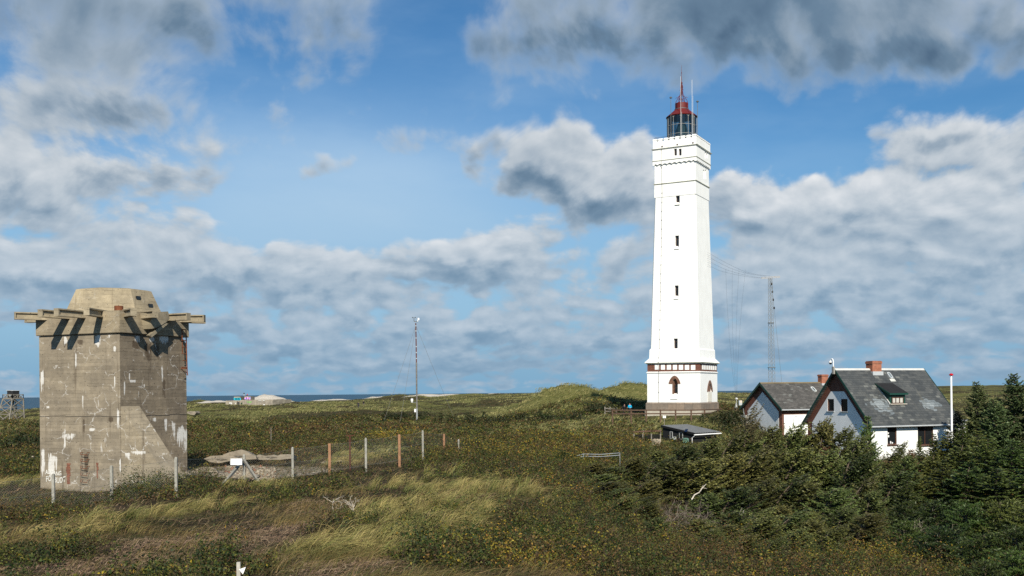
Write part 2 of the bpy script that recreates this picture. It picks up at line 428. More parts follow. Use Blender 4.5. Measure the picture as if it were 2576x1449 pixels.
def ground(x, y, dunes=True, full=False):
    x = np.asarray(x, float); y = np.asarray(y, float)
    r = np.hypot(x, y) + 1e-6; th = np.arctan2(x, y); lr = np.log(np.maximum(r, 10.0))
    z = _tps(th, lr)
    front = np.exp(-np.maximum(np.abs(th) - 0.62, 0) * 4)
    z = np.where(front < 1, z * front + 15.0 * (1 - front), z)
    m = np.ones_like(r)
    for fx, fy, fr in FLAT: m *= 1 - np.exp(-((x - fx) ** 2 + (y - fy) ** 2) / (fr * fr))
    land = np.clip((z + 1) / 5, 0, 1)
    amp = np.clip((r - 15) / 40, 0, 1) * 0.16 + np.clip((r - 110) / 120, 0, 1) * (1 - .55 * np.clip((r - 330) / 150, 0, 1)) * 1.15
    amp = amp * (1 - np.clip((r - 1500) / 800, 0, 1))
    z = z + m * land * (amp * (fbm(x / 30, y / 30, 3) * .75 + .8 * np.abs(fbm(x / 19 + 4, y / 24, 2)) - .25) + np.clip((r - 10) / 25, 0, 1) * (.24 * fbm(x / 5.5 + 9, y / 5.5, 3) + .07 * fbm(x / 1.6 + 2, y / 1.6, 2) * np.clip((90 - r) / 40, 0, 1)))
    sand = np.zeros_like(r)
    if dunes:
        shp = z.shape; z = z.ravel().copy(); sand = sand.ravel(); xf, yf = x.ravel(), y.ravel()
        for X0, Y0, hz, sx, sy, sd in _D:
            q = ((xf - X0) / sx) ** 2 + ((yf - Y0) / sy) ** 2; i = np.nonzero(q < 7)[0]
            if len(i) == 0: continue
            e = np.exp(-q[i])
            z[i] += hz * e * (1 + .16 * fbm((xf[i]) / (sx * .45) + X0, yf[i] / (sy * .5), 3))
            if sd: sand[i] = np.maximum(sand[i], sd * e)
        z, sand = z.reshape(shp), sand.reshape(shp)
    return (z, sand) if full else z
def grassy(x, y):
    return np.clip(sum(1.2 * np.exp(-((x - X0) / (sx * 1.6)) ** 2 - ((y - Y0) / (sy * 1.6)) ** 2) for X0, Y0, hz, sx, sy, sd in _D[13:20]), 0, 1)
for u, v, Y, sx, sy, sd in DUNES:
    p = at(u, v, Y); b = float(ground(np.array([p.x]), np.array([p.y]))[0])
    _D.append((p.x, p.y, p.z - b, sx, sy, sd))
def gz(x, y): return float(ground(np.array([x]), np.array([y]))[0])

def make_ground():
    dense = np.radians(np.arange(-36, 36.01, 0.13)); side = np.radians(np.arange(39, 180, 6.0))
    th = np.concatenate([-side[::-1], dense, side])
    rr = np.exp(np.linspace(log(2.5), log(3200), 430))
    T, R = np.meshgrid(th, rr); x = R * np.sin(T); y = R * np.cos(T)
    z, sand = ground(x, y, full=True)
    far = np.clip((R - 2600) / 600, 0, 1); z = z * (1 - far) - 8 * far
    nt_, nr = len(th), len(rr)
    idx = np.arange(nt_ * nr).reshape(nr, nt_)
    a, b = idx[:-1, :], np.roll(idx, -1, 1)[:-1, :]; c, d = np.roll(idx, -1, 1)[1:, :], idx[1:, :]
    f = np.stack([a, b, c, d], -1).reshape(-1, 4)
    V = np.stack([x, y, z], -1).reshape(-1, 3)
    V = np.concatenate([V, [[0, 0, z[0].mean()]]]); 
    cols = np.zeros((len(V), 3), np.float32); cols[:-1, 0] = sand.ravel(); cols[:-1, 1] = grassy(x, y).ravel()
    q = at(243, 470, 61.5); cols[:-1, 2] = np.clip(1.6 * np.exp(-((x - q.x) / 5.2) ** 2 - ((y - q.y) / 4.6) ** 2), 0, 1).ravel()
    def bld(nt, b):
        p = geopos(nt); s, hv, pv = sep(nt, attr(nt, 'Col'))
        px, py, pz = sep(nt, p)
        dist = vmath(nt, 'LENGTH', comb(nt, px, py))
        n1 = nz(nt, vscale(nt, p, (.022, .022, .0)), 1.0, 5, .58)
        n2 = nz(nt, vscale(nt, p, (.09, .13, .05)), 1.0, 5, .62)
        n3 = nz(nt, vscale(nt, p, (.9, 1.1, .9)), 1.0, 5, .65)
        n4 = nz(nt, vscale(nt, p, (.02, .035, 0)), 1.0, 5, .6)
        near = ramp(nt, n2 * .6 + n3 * .4, [(.30, (.012, .013, .006)), (.46, (.024, .020, .010)), (.58, (.046, .033, .020)), (.72, (.085, .062, .035))])  # soil coloured nearly black to deepen the shade between plants
        grass = ramp(nt, n2 * .45 + n3 * .55, [(.28, (.040, .044, .013)), (.45, (.090, .092, .028)), (.58, (.150, .142, .047)), (.75, (.23, .205, .08))])
        heath = ramp(nt, n3, [(.3, (.018, .022, .009)), (.5, (.045, .040, .016)), (.62, (.075, .050, .025)), (.75, (.10, .085, .03))])
        g = mixc(nt, (n4 * .6 + n1 * .4 - hv * .2).ss(.47, .53), grass, heath)
        c = mixc(nt, dist.ss(70, 130), near, g)
        peb = vor(nt, p, 5.0, out='Color'); pr, pg_, pb_ = sep(nt, peb)
        rb = ramp(nt, pr * .55 + n3 * .45, [(.25, (.13, .105, .075)), (.5, (.27, .225, .165)), (.75, (.40, .35, .27))])
        c = mixc(nt, (pv + (n2 - .5) * .5 + (n3 - .5) * .4).ss(.42, .56), c, rb)
        sd = ramp(nt, n3, [(.3, (.42, .37, .30)), (.7, (.62, .57, .49))])
        c = mixc(nt, (s + (n2 - .5) * 0.9).ss(.40, .52), c, sd)
        nt.links.new(c.k, b.inputs['Base Color'])
        bump(nt, b, n3 * 1.0 + n2, 0.9, 0.5)
    o = npmesh('ground', V, f, material('ground', bld, rough=0.95, spec=0.1), cols, smooth=True)
    tag(o, kind='structure')
make_ground()

def make_sea():
    R = 60000.0
    mb = MB(); mb.add([(-R, 300, 0), (R, 300, 0), (R, R, 0), (-R, R, 0)], [(0, 1, 2, 3)])
    def bld(nt, b):
        p = geopos(nt); px, py, pz = sep(nt, p)
        w = nz(nt, vscale(nt, p, (.004, .02, 0)), 1.0, 6, .6)
        sw = nz(nt, vscale(nt, p, (.0012, .006, 0)), 1.0, 4, .5)
        c = ramp(nt, w * .5 + sw * .5, [(.35, (.012, .040, .070)), (.55, (.022, .066, .105)), (.68, (.045, .105, .145))])
        foam = nz(nt, vscale(nt, p, (.006, .05, 0)), 1.0, 6, .7).ss(.66, .72) * py.ss(1100, 2600, 1.0, 0.0)
        c = mixc(nt, foam, c, (.55, .6, .62))
        nt.links.new(c.k, b.inputs['Base Color'])
        bump(nt, b, w, 1.0, 3.0)
    o = mb.build('sea', material('sea_water', bld, rough=0.45, spec=0.12))
    tag(o, kind='structure')
make_sea()
# ---------------------------------------------------------------- frames and cutting
EYEV = Vector((0, 0, EYE))
class Frame:
    """a building's own axes: origin and turn about the vertical"""
    def __init__(s, origin, deg):
        s.M = Matrix.Translation(origin) @ Matrix.Rotation(radians(deg), 4, 'Z'); s.I = s.M.inverted(); s.o = Vector(origin); s.deg = deg
    def hit(s, u, v, point, normal):
        """where the sight line of a picture point meets a plane of the building"""
        a, b = ray(u, v); d = s.I.to_3x3() @ Vector((a, 1, b)); e = s.I @ EYEV
        n = Vector(normal); t = (Vector(point) - e).dot(n) / d.dot(n)
        return e + d * t
    def X(s, u, v, x): return s.hit(u, v, (x, 0, 0), (1, 0, 0))
    def Y(s, u, v, y): return s.hit(u, v, (0, y, 0), (0, 1, 0))
def along(P0, d, u):
    """how far from P0 along d the picture column u is met"""
    k = (u - 512) / F
    return (k * P0.y - P0.x) / (d.x - k * d.y)
def cut(o, cutter):
    """real openings: subtract the boxes collected in cutter (a MB in o's own space)"""
    m = cutter.build('cutter', o.data.materials[0])
    par, mw = o.parent, o.matrix_basis.copy(); o.parent = None; o.matrix_basis = Matrix()
    md = o.modifiers.new('b', 'BOOLEAN'); md.object = m; md.operation = 'DIFFERENCE'; md.solver = 'EXACT'
    bpy.context.view_layer.update()
    dg = bpy.context.evaluated_depsgraph_get()
    me = bpy.data.meshes.new_from_object(o.evaluated_get(dg)); o.modifiers.clear(); old = o.data; o.data = me; me.name = old.name
    bpy.data.objects.remove(m); o.parent = par; o.matrix_basis = mw
    return o
def noslot(me):
    while len(me.materials) > 1: me.materials.pop()

def crop(ox, oy, k): return lambda x, y: ((ox + x * k) / 4, (oy + y * k) / 4)

# ---------------------------------------------------------------- shared materials
def brick_mat(name, c1, c2, mortar, sx=0.22, sz=0.07):
    def bld(nt, b):
        p = objco(nt); x, y, z = sep(nt, p)
        n = nt.nodes.new('ShaderNodeTexBrick'); put(nt, n.inputs['Vector'], comb(nt, x + y, z, 0.0))
        n.inputs['Color1'].default_value = (*c1, 1); n.inputs['Color2'].default_value = (*c2, 1); n.inputs['Mortar'].default_value = (*mortar, 1)
        n.inputs['Scale'].default_value = 1.0; n.inputs['Brick Width'].default_value = sx; n.inputs['Row Height'].default_value = sz
        n.inputs['Mortar Size'].default_value = 0.009; n.inputs['Bias'].default_value = -0.1
        v = nz(nt, p, 2.5, 4, .6).lin(.3, .7, .75, 1.2)
        c = vmath(nt, 'MULTIPLY', X(nt, n.outputs['Color']), comb(nt, v, v, v))
        nt.links.new(c.k, b.inputs['Base Color']); bump(nt, b, X(nt, n.outputs['Fac']) * -1.0, .5, .01)
    return material(name, bld, rough=.9, spec=.15)
BRICK_RED = brick_mat('red_brick', (.17, .052, .030), (.11, .036, .024), (.20, .15, .12))
BRICK_BROWN = brick_mat('brown_brick', (.20, .085, .050), (.12, .050, .034), (.24, .19, .15))
BRICK_ORANGE = brick_mat('orange_brick', (.36, .10, .045), (.27, .075, .038), (.30, .22, .17))
def plaster(name, col, dirt=0.10, streak=0.12):
    def bld(nt, b):
        p = objco(nt); x, y, z = sep(nt, p)
        n1 = nz(nt, p, .7, 5, .6); n2 = nz(nt, comb(nt, x * 2.2, y * 2.2, z * .22), 1.0, 5, .6); n3 = nz(nt, p, 9, 3, .6)
        f = (n1.lin(.35, .7, 1.0, 1 - dirt)) * (n2.ss(.50, .75, 1.0, 1 - streak))
        c = vmath(nt, 'MULTIPLY', comb(nt, col[0] * f, col[1] * f, col[2] * f), (1, 1, 1))
        nt.links.new(c.k, b.inputs['Base Color']); bump(nt, b, n3 + n1, .25, .03)
    return material(name, bld, rough=.75, spec=.2)
WHITE = plaster('white_lime_wash', (.86, .86, .835), .07, .07)
WHITE_HOUSE = plaster('white_painted_plaster', (.82, .825, .81), .10, .08)
GRANITE = None
def _granite(nt, b):
    p = objco(nt); x, y, z = sep(nt, p)
    n = nt.nodes.new('ShaderNodeTexBrick'); put(nt, n.inputs['Vector'], comb(nt, x + y, z + .03, 0.0))
    n.inputs['Color1'].default_value = (.20, .165, .135, 1); n.inputs['Color2'].default_value = (.27, .205, .155, 1); n.inputs['Mortar'].default_value = (.11, .09, .075, 1)
    n.inputs['Scale'].default_value = 1; n.inputs['Brick Width'].default_value = 1.15; n.inputs['Row Height'].default_value = 1.6; n.inputs['Mortar Size'].default_value = .015
    n.offset = 0.0
    v = (nz(nt, p, 1.3, 5, .65) * .6 + nz(nt, p, 14, 3, .6) * .4).lin(.3, .7, .65, 1.25)
    c = vmath(nt, 'MULTIPLY', X(nt, n.outputs['Color']), comb(nt, v, v, v)); nt.links.new(c.k, b.inputs['Base Color'])
GRANITE = material('granite_blocks', _granite, rough=.85, spec=.2)
RED_PAINT = weathered('dark_red_paint', (.125, .017, .016), .18, 1.5, rough=.45, bumpy=.05)
GREY_METAL = weathered('galvanised_metal', (.42, .44, .45), .15, 2, rough=.45, spec=.5, bumpy=.05)
DARK_METAL = weathered('dark_metal', (.10, .11, .115), .15, 2, rough=.5, spec=.5, bumpy=.05)
WHITE_METAL = weathered('white_enamel', (.78, .78, .77), .06, 2, rough=.4, bumpy=0)
BROWN_FRAME = weathered('brown_painted_wood', (.075, .035, .022), .2, 3, rough=.6)
BLACK_GLASS = material('dark_window_glass', None, (.012, .014, .016), .08, .5)
LICHEN_EDGE = weathered('lichen_grey_edge', (.46, .46, .37), .35, 1.2, rough=.9)
def _glass(nt, b):
    out = nt.nodes['Material Output']; nt.nodes.remove(b)
    tr = nt.nodes.new('ShaderNodeBsdfTransparent'); tr.inputs[0].default_value = (.46, .53, .53, 1)
    gl = nt.nodes.new('ShaderNodeBsdfGlossy'); gl.inputs['Roughness'].default_value = .04; gl.inputs[0].default_value = (.8, .85, .85, 1)
    fr = nt.nodes.new('ShaderNodeFresnel'); fr.inputs[0].default_value = 1.5
    mx = nt.nodes.new('ShaderNodeMixShader'); put(nt, mx.inputs[0], (X(nt, fr.outputs[0]) * 0.9 + .04).clamp())
    nt.links.new(tr.outputs[0], mx.inputs[1]); nt.links.new(gl.outputs[0], mx.inputs[2]); nt.links.new(mx.outputs[0], out.inputs[0])
GLASS = material('lantern_glass', _glass)
LENS = material('green_lens_glass', None, (.05, .085, .075), .08, .9)

# ---------------------------------------------------------------- lighthouse
c2, c3, c4 = crop(2540, 240, .3587), crop(2540, 700, .3587), crop(2540, 1200, .3587)
def build_lighthouse():
    ang = 27.5; ca, sa = cos(radians(ang)), sin(radians(ang))
    ex, ey = Vector((ca, -sa, 0)), Vector((sa, ca, 0))
    pc = at(700.9, 412, 126); w0 = 7.75
    ctr = pc - ex * (w0 / 2) + ey * (w0 / 2)
    base = at(700.9, 416.5, 126).z
    ctr.z = base
    fr = Frame(ctr, -ang)
    T = thing('lighthouse', 'tall tapering white lighthouse with red lantern roof behind the brown rail fence', 'lighthouse', ctr, radians(-ang))
    def Z(uv, w):       # height of the front corner of a square of width w seen at picture point uv
        Yc = ctr.y + (w / 2) * (ex.y - ey.y); return EYE + ray(*uv)[1] * Yc - base
    def Zc(uv): return EYE + ray(*uv)[1] * ctr.y - base
    def cham(w, z0, w2, z1, c, mb):     # square shaft with chamfered edges
        def ring(w, z):
            a = w / 2; k = a - c
            return [(k, -a, z), (a, -k, z), (a, k, z), (k, a, z), (-k, a, z), (-a, k, z), (-a, -k, z), (-k, -a, z)]
        n = 8; vs = ring(w, z0) + ring(w2, z1)
        mb.add(vs, [tuple(range(n))[::-1], tuple(range(n, 2 * n))] + [(i, (i + 1) % n, n + (i + 1) % n, n + i) for i in range(n)])
    # plinth
    zp1 = Z(c4(735, 1143), 7.75); zp0 = Z(c4(735, 1228), 7.9)
    MB().frustum(7.95, -1.2, 7.95, zp0).build('foundation_course', weathered('pale_concrete', (.42, .38, .31), .2), T)
    m = MB(); m.frustum(7.78, zp0, 7.78, zp1 - .12).frustum(7.78, zp1 - .12, 7.5, zp1 + .02); m.build('plinth', GRANITE, T)
    zb1 = Z(c4(725, 806), 7.45)
    wall = MB().frustum(7.46, zp1 + .02, 7.46, zb1).build('base_wall', WHITE, T)
    # openings of the base: pointed window in the left face, lancet in the right one
    yf, xf = -3.73, 3.73
    L = lambda x, y: fr.Y(*c4(x, y), yf)
    Rt = lambda x, y: fr.X(*c4(x, y), xf)
    a, b = L(393, 1050), L(458, 905)
    x0, x1, zs, zw0 = a.x, b.x, L(420, 905).z, L(420, 1050).z
    ztop = L(425, 875).z; xm = (x0 + x1) / 2
    def pointed(x0, x1, zs, zt, n=6):   # right half up, then left half down
        xm = (x0 + x1) / 2; pts = []
        for i in range(n + 1):
            t = i / n; pts.append((x1 - (x1 - xm) * t ** 1.35, zs + (zt - zs) * (1 - (1 - t) ** 1.7)))
        return pts + [(2 * xm - x, z) for x, z in pts[-2::-1]]
    ck = MB(); poly = [(x0, zw0), (x1, zw0)] + pointed(x0, x1, zs, ztop)
    ck.prism([(x, yf - .3, z) for x, z in poly], (0, .9, 0))
    r0, r1 = Rt(806, 1020), Rt(848, 1020); rz0, rzt = Rt(827, 1022).z, Rt(825, 930).z
    rp = pointed(min(r0.y, r1.y), max(r0.y, r1.y), rz0 + .35 * (rzt - rz0), rzt)
    ck.prism([(xf - .6, y, z) for y, z in [(min(r0.y, r1.y), rz0), (max(r0.y, r1.y), rz0)] + rp], (.9, 0, 0))
    cut(wall, ck)
    # brick hood over the left window
    o0, o1 = L(350, 935), L(491, 935); zh, zt = (o0.z + o1.z) / 2, L(420, 843).z
    outer = pointed(o0.x, o1.x, zh, zt, 8); inner = pointed(x0, x1, zh, ztop, 8)
    m = MB(); n = len(outer)
    for i in range(n - 1):
        q = [outer[i], outer[i + 1], inner[i + 1], inner[i]]
        m.prism([(x, yf - .05, z) for x, z in q], (0, .09, 0))
    w = thing('window', None, None); del_tags(w); w.parent = T
    m.build('brick_hood', BRICK_BROWN, w)
    MB().box(x0 + .005, x1 - .005, yf + .55, yf + .62, zw0, ztop).build('brick_reveal', BRICK_BROWN, w)
    MB().box(x0 - .0, x0 + .16, yf + .02, yf + .54, zw0 + .01, zs).build('brick_jamb', BRICK_BROWN, w)
    wz0, wz1 = L(430, 1045).z, L(430, 942).z
    frame_window(w, 'y', yf + .40, x0 + .2, x1 - .03, wz0 + .06, wz1, .07)
    sx0, sx1 = L(375, 1105).x, L(458, 1105).x; sz = L(415, 1107).z
    MB().prism([(0, yf + .4, wz0 + .04), (0, yf - .10, sz + .12), (0, yf - .10, sz + .03), (0, yf + .4, sz + .03)], (sx1 - sx0, 0, 0)).build('sill', WHITE, w, M=Matrix.Translation((sx0, 0, 0)))
    # lancet
    w = thing('window', None, None); del_tags(w); w.parent = T
    q0, q1 = Rt(797, 1022), Rt(857, 1022); zt = Rt(827, 892).z; ya, yb = min(q0.y, q1.y), max(q0.y, q1.y)
    outer = pointed(ya, yb, rz0 + .02, zt, 8); inner = pointed(min(r0.y, r1.y), max(r0.y, r1.y), rz0 + .02, rzt, 8)
    m = MB()
    for i in range(len(outer) - 1):
        m.prism([(xf - .04, y, z) for y, z in (outer[i], outer[i + 1], inner[i + 1], inner[i])], (.09, 0, 0))
    m.build('brick_hood', BRICK_BROWN, w)
    MB().box(xf - .22, xf - .16, min(r0.y, r1.y), max(r0.y, r1.y), rz0, rzt).build('brick_reveal', BRICK_BROWN, w)
    d0, d1, dzb = Rt(806, 1130), Rt(848, 1130), Rt(827, 1132).z
    MB().box(xf - .01, xf + .03, min(d0.y, d1.y), max(d0.y, d1.y), dzb, rz0 - .02).build('door_panel', weathered('cream_door', (.68, .65, .57), .06), T)
    # brick band with white panels
    zt = Z(c4(735, 702), 7.4)
    MB().frustum(7.62, zb1 - .02, 7.70, zb1 + .10).frustum(7.56, zb1 + .10, 7.50, zb1 + .17).build('moulding', WHITE, T)
    bb = MB().frustum(7.42, zb1 + .10, 7.42, zt).build('brick_band', BRICK_RED, T)
    yb_, xb_ = -3.71, 3.71
    for x0_, x1_ in ((187, 237), (258, 307), (328, 379), (399, 449), (469, 520), (540, 592), (611, 664)):
        a, b = fr.Y(*c4(x0_, 724), yb_), fr.Y(*c4(x1_, 777), yb_)
        MB().box(a.x, b.x, yb_ - .025, yb_ + .05, min(a.z, b.z), max(a.z, b.z)).build('white_panel', WHITE, bb)
    zz = (fr.X(*c4(820, 725), xb_).z, fr.X(*c4(820, 777), xb_).z)
    for x0_, x1_ in ((740, 757), (763, 780), (788, 804), (811, 828), (834, 851), (857, 873), (880, 896)):
        a, b = fr.X(*c4(x0_, 750), xb_), fr.X(*c4(x1_, 750), xb_)
        MB().box(xb_ - .05, xb_ + .025, min(a.y, b.y), max(a.y, b.y), min(zz), max(zz)).build('white_panel', WHITE, bb)
    # flared skirt and shaft
    zs0, zs1 = Z(c4(730, 688), 7.95), Z(c4(715, 640), 7.05)
    MB().frustum(7.66, zt - .02, 7.74, zs0 - .05).build('moulding', WHITE, T)
    MB().frustum(8.05, zs0 - .05, 8.05, zs0 + .03).build('drip_edge', LICHEN_EDGE, T)
    MB().frustum(8.03, zs0 + .03, 7.04, zs1).build('skirt', WHITE, T)
    zk = Z(c4(712, 545), 6.9)
    m = MB(); cham(7.04, zs1 - .02, 6.98, zk, .02, m); cham(6.98, zk, 6.84, zk + .15, .02, m); m.build('shaft_foot', WHITE, T)
    zn = Z(c3(684, 205), 5.8)
    m = MB(); cham(6.84, zk + .1, 5.78, zn, .16, m); shaft = m.build('shaft', WHITE, T)
    zstr = Z(c2(680, 1337), 5.85); zcor = Z(c2(685, 1125), 5.8)
    m = MB(); cham(5.88, zn - .02, 5.84, zstr, .02, m); cham(5.80, zstr, 5.78, zcor + .3, .02, m); col = m.build('upper_shaft', WHITE, T)
    MB().frustum(6.02, zstr - .03, 6.06, zstr + .05).build('string_course', LICHEN_EDGE, T)
    # slit windows of the shaft
    def half(z):    # half width of the shaft at height z
        if z < zn: return (6.84 + (5.78 - 6.84) * (z - zk - .1) / (zn - zk - .1)) / 2
        return 2.92
    ck = MB(); todo = []
    for cc, xa, xb, ya_, yb2, ys in ((c3, 421, 467, 181, 296, 336), (c3, 416, 462, 676, 787, 829), (c3, 415, 460, 1232, 1341, 1386), (c4, 407, 454, 430, 538, 582)):
        h = half(fr.Y(*cc(440, ya_), -3.1).z)
        a, b, s = fr.Y(*cc(xa, ya_), -h), fr.Y(*cc(xb, yb2), -h), fr.Y(*cc(440, ys), -h)
        todo.append((a.x, b.x, b.z, a.z, s.z, h)); ck.box(a.x, b.x, -h - .4, -h + .55, b.z - .22, a.z)
    cut(shaft, ck)
    for xa, xb, za, zb, zs_, h in todo:
        w = thing('window', None, None); del_tags(w); w.parent = T
        frame_window(w, 'y', -h + .34, xa + .02, xb - .02, za, zb - .02, .07, bars=(.68,))
        MB().prism([(xa - .10, -h + .33, za), (xa - .10, -h - .12, zs_ + .14), (xa - .10, -h - .12, zs_ + .06), (xa - .10, -h + .1, zs_ + .06), (xa - .10, -h + .33, za - .2)], (xb - xa + .13, 0, 0)).build('sill', WHITE, w)
        MB().box(xa - .10, xb + .03, -h - .13, -h - .02, zs_ + .02, zs_ + .058).build('drip_edge', LICHEN_EDGE, w)
    # corbelled head
    zc0, zstring, zcorn = zcor, Z(c2(690, 1072), 6.14), Z(c2(690, 940), 6.14)
    WH = 6.16
    m = MB(); k = 9
    for s in range(4):
        R = Matrix.Rotation(s * pi / 2, 4, 'Z'); a = WH / 2
        pts = [(-a, zc0 + .34)]
        for i in range(k):
            xa, xb = -a + i * WH / k, -a + (i + 1) * WH / k
            for t in (0, .25, .5, .75): pts.append((xa + (xb - xa) * t, zc0 + .16 * sin(pi * t)))
        pts += [(a, zc0), (a, zc0 + .34)]
        m.prism([R @ Vector((x * .9995, -a, z)) for x, z in pts], R @ Vector((0, .28, 0)))
    m.build('corbel_table', WHITE, T)
    head = MB().frustum(WH, zc0 + .33, WH, zcorn).build('watch_room', WHITE, T)
    MB().frustum(WH + .1, zstring - .02, WH + .14, zstring + .05).build('string_course', LICHEN_EDGE, T)
    ck = MB(); todo = []
    for xa, xb in ((398, 431), (453, 486)):
        a, b = fr.Y(*c2(xa, 990), -WH / 2), fr.Y(*c2(xb, 1062), -WH / 2)
        todo.append((a.x, b.x, b.z, a.z)); ck.box(a.x, b.x, -WH / 2 - .3, -WH / 2 + .5, b.z, a.z)
    for ya_, yb2 in ((753, 766), (771, 784)):
        a, b = fr.X(*c2(ya_, 1003), WH / 2), fr.X(*c2(yb2, 1100), WH / 2)
        ck.box(WH / 2 - .35, WH / 2 + .3, min(a.y, b.y), max(a.y, b.y), b.z, a.z)
    cut(head, ck)
    for xa, xb, za, zb in todo:
        w = thing('window', None, None); del_tags(w); w.parent = T
        frame_window(w, 'y', -WH / 2 + .3, xa + .01, xb - .01, za, zb, .05, bars=(.55,))
    ck = MB()
    for ya_, yb2 in ((735, 748), (754, 767)):
        a, b = fr.X(*c2(ya_, 1222), 2.9), fr.X(*c2(yb2, 1330), 2.9)
        ck.box(2.55, 3.3, min(a.y, b.y), max(a.y, b.y), max(zstr + .2, b.z), a.z)
    cut(col, ck)
    m = MB().frustum(WH + .06, zcorn - .08, WH + .30, zcorn + .02); m.build('cornice', WHITE, T)
    MB().frustum(WH + .34, zcorn + .02, WH + .34, zcorn + .07).build('drip_edge', LICHEN_EDGE, T)
    # parapet with shallow battlements
    zpt = Z(c2(697, 822), 6.1); a = 3.05; gap = .24
    m = MB()
    for s in range(4):
        R = Matrix.Rotation(s * pi / 2, 4, 'Z')
        m.box(-a, a - .35, -a, -a + .35, zcorn + .07, zpt - .34, fr=lambda q: R @ Vector(q))
        k = 8; st = (2 * a + gap) / k
        for i in range(k):
            x0_ = -a + i * st; x1_ = x0_ + st - gap
            if i == k - 1: x1_ = a - .35
            m.box(x0_, x1_, -a, -a + .35, zpt - .34, zpt - .16, fr=lambda q: R @ Vector(q))
        m.box(-a - .03, a - .32, -a - .03, -a + .35, zpt - .16, zpt - .07, fr=lambda q: R @ Vector(q))
        for i in range(k):
            x0_ = -a + i * st; x1_ = x0_ + st - gap
            if i == k - 1: x1_ = a - .35
            m.box(x0_, x1_, -a + .02, -a + .33, zpt - .07, zpt + .03, fr=lambda q: R @ Vector(q))
    m.build('parapet', WHITE, T)
    MB().frustum(5.4, zcorn + .1, 5.4, zcorn + .3).build('roof_deck', DARK_METAL, T)
    for x_, y_ in ((437, 942), (621, 920), (258, 965)):
        p = fr.Y(*c2(x_, y_), -3.05); MB().box(p.x - .09, p.x + .09, -3.12, -3.04, p.z - .07, p.z + .07).build('drain_spout', BROWN_FRAME, T)
    # lantern
    zE, zD0, zD1, zF = Zc(c2(523, 645)), Zc(c2(523, 558)), Zc(c2(523, 490)), Zc(c2(523, 62))
    zg0 = zcorn + .3; zg1 = zE; rg = 2.0
    lan = thing('lantern', None, None); del_tags(lan); lan.parent = T
    m = MB().lathe([(rg, zg0 + .5), (rg, zg1)], 24); m.f = m.f[:-2]; m.build('glazing', GLASS, lan)
    MB().lathe([(rg + .06, zg0), (rg + .06, zg0 + .5)], 24).build('lantern_wall', DARK_METAL, lan)
    m = MB()
    for k in range(12):
        t = 2 * pi * (k + .5) / 12; m.tube([(rg * cos(t), rg * sin(t), zg0 + .4), (rg * cos(t), rg * sin(t), zg1)], .032, 5)
        for dd in (-1, 1):
            t2 = t + dd * .12; m.tube([(rg * cos(t), rg * sin(t), zg1 - .3), (rg * cos(t2), rg * sin(t2), zg1 - .03)], .025, 4)
    for zz_ in (zg0 + .55, zg0 + (zg1 - zg0) * .42, zg0 + (zg1 - zg0) * .70):
        m.tube([(rg * cos(2 * pi * k / 32), rg * sin(2 * pi * k / 32), zz_) for k in range(33)], .03, 5, cap=False)
    m.build('glazing_bars', weathered('pale_bronze', (.27, .27, .25), .2, rough=.5), lan)
    zl0, zl1 = zg0 + .3, zg1 - .35
    prof = [(.35, zl0), (.75, zl0 + .3)] + [(.90 * sin(pi * (.22 + .7 * t)), zl0 + .3 + (zl1 - zl0 - .3) * t) for t in [i / 9 for i in range(10)]]
    ln = MB().lathe(prof, 16); ln.build('lens', LENS, lan, smooth=False)
    m = MB()
    for t in (-2.0, -.9):
        m.lathe([(.02, -.08), (.28, -.06), (.34, 0), (.28, .06), (.02, .1)], 14, fr=lambda q, t=t: (.88 * cos(t) + q[2] * cos(t) - q[0] * sin(t), .88 * sin(t) + q[2] * sin(t) + q[0] * cos(t), zl0 + .75 + q[1]))
    m.build('bullseye', material('lens_bullseye', None, (.22, .30, .27), .1, .8), lan)
    rf = MB().lathe([(rg + .10, zE - .05), (rg + .14, zE + .02), (.93, zD0 - .02), (.93, zD0)], 32).build('lantern_roof', RED_PAINT, T)
    MB().lathe([(.90, zD0 - .01), (.90, zD1)], 32).build('vent_drum', RED_PAINT, rf)
    MB().lathe([(.98, zD0 - .03), (.98, zD0 + .05)], 32).build('drum_flashing', DARK_METAL, rf)
    # wrought finial
    m = MB()
    zb = Zc(c2(523, 260)); zc_ = Zc(c2(523, 335)); zm = Zc(c2(523, 440))
    for k in range(6):
        t = 2 * pi * k / 6 + .26
        pr = [(.82, zD1), (.80, zD1 + .25), (.55, zm + .05), (.22, zm + .55), (.09, zc_), (.16, zc_ + .3), (.12, zc_ + .55), (.04, zb - .1)]
        m.tube([(r * cos(t), r * sin(t), z) for r, z in pr], .035, 5)
        m.tube([((.50 + .22 * (1 - cos(s)) * .8) * cos(t), (.50 + .22 * (1 - cos(s)) * .8) * sin(t), zm + .12 + .13 * sin(s * 1.3)) for s in (0, .6, 1.2, 1.8, 2.4)], .03, 4)
        m.tube([((.06 + .10 * s) * cos(t), (.06 + .10 * s) * sin(t), zc_ + .02 + .10 * sin(3 * s)) for s in (0, .5, 1, 1.5, 2)], .025, 4)
        m.tube([((.40 - .35 * s) * cos(t), (.40 - .35 * s) * sin(t), zD1 + .2 + .5 * s) for s in (0, .5, 1)], .022, 4)
    m.tube([(0, 0, zD1), (0, 0, zb), (0, 0, zF - 1.2), (0, 0, zF)], [.05, .05, .03, .012], 6)
    m.lathe([(.02, zb - .14), (.13, zb - .06), (.15, zb), (.13, zb + .06), (.02, zb + .14)], 10)
    m.lathe([(.02, zF - 1.1), (.07, zF - 1.0), (.02, zF - .9)], 8)
    m.build('finial', RED_PAINT, rf)
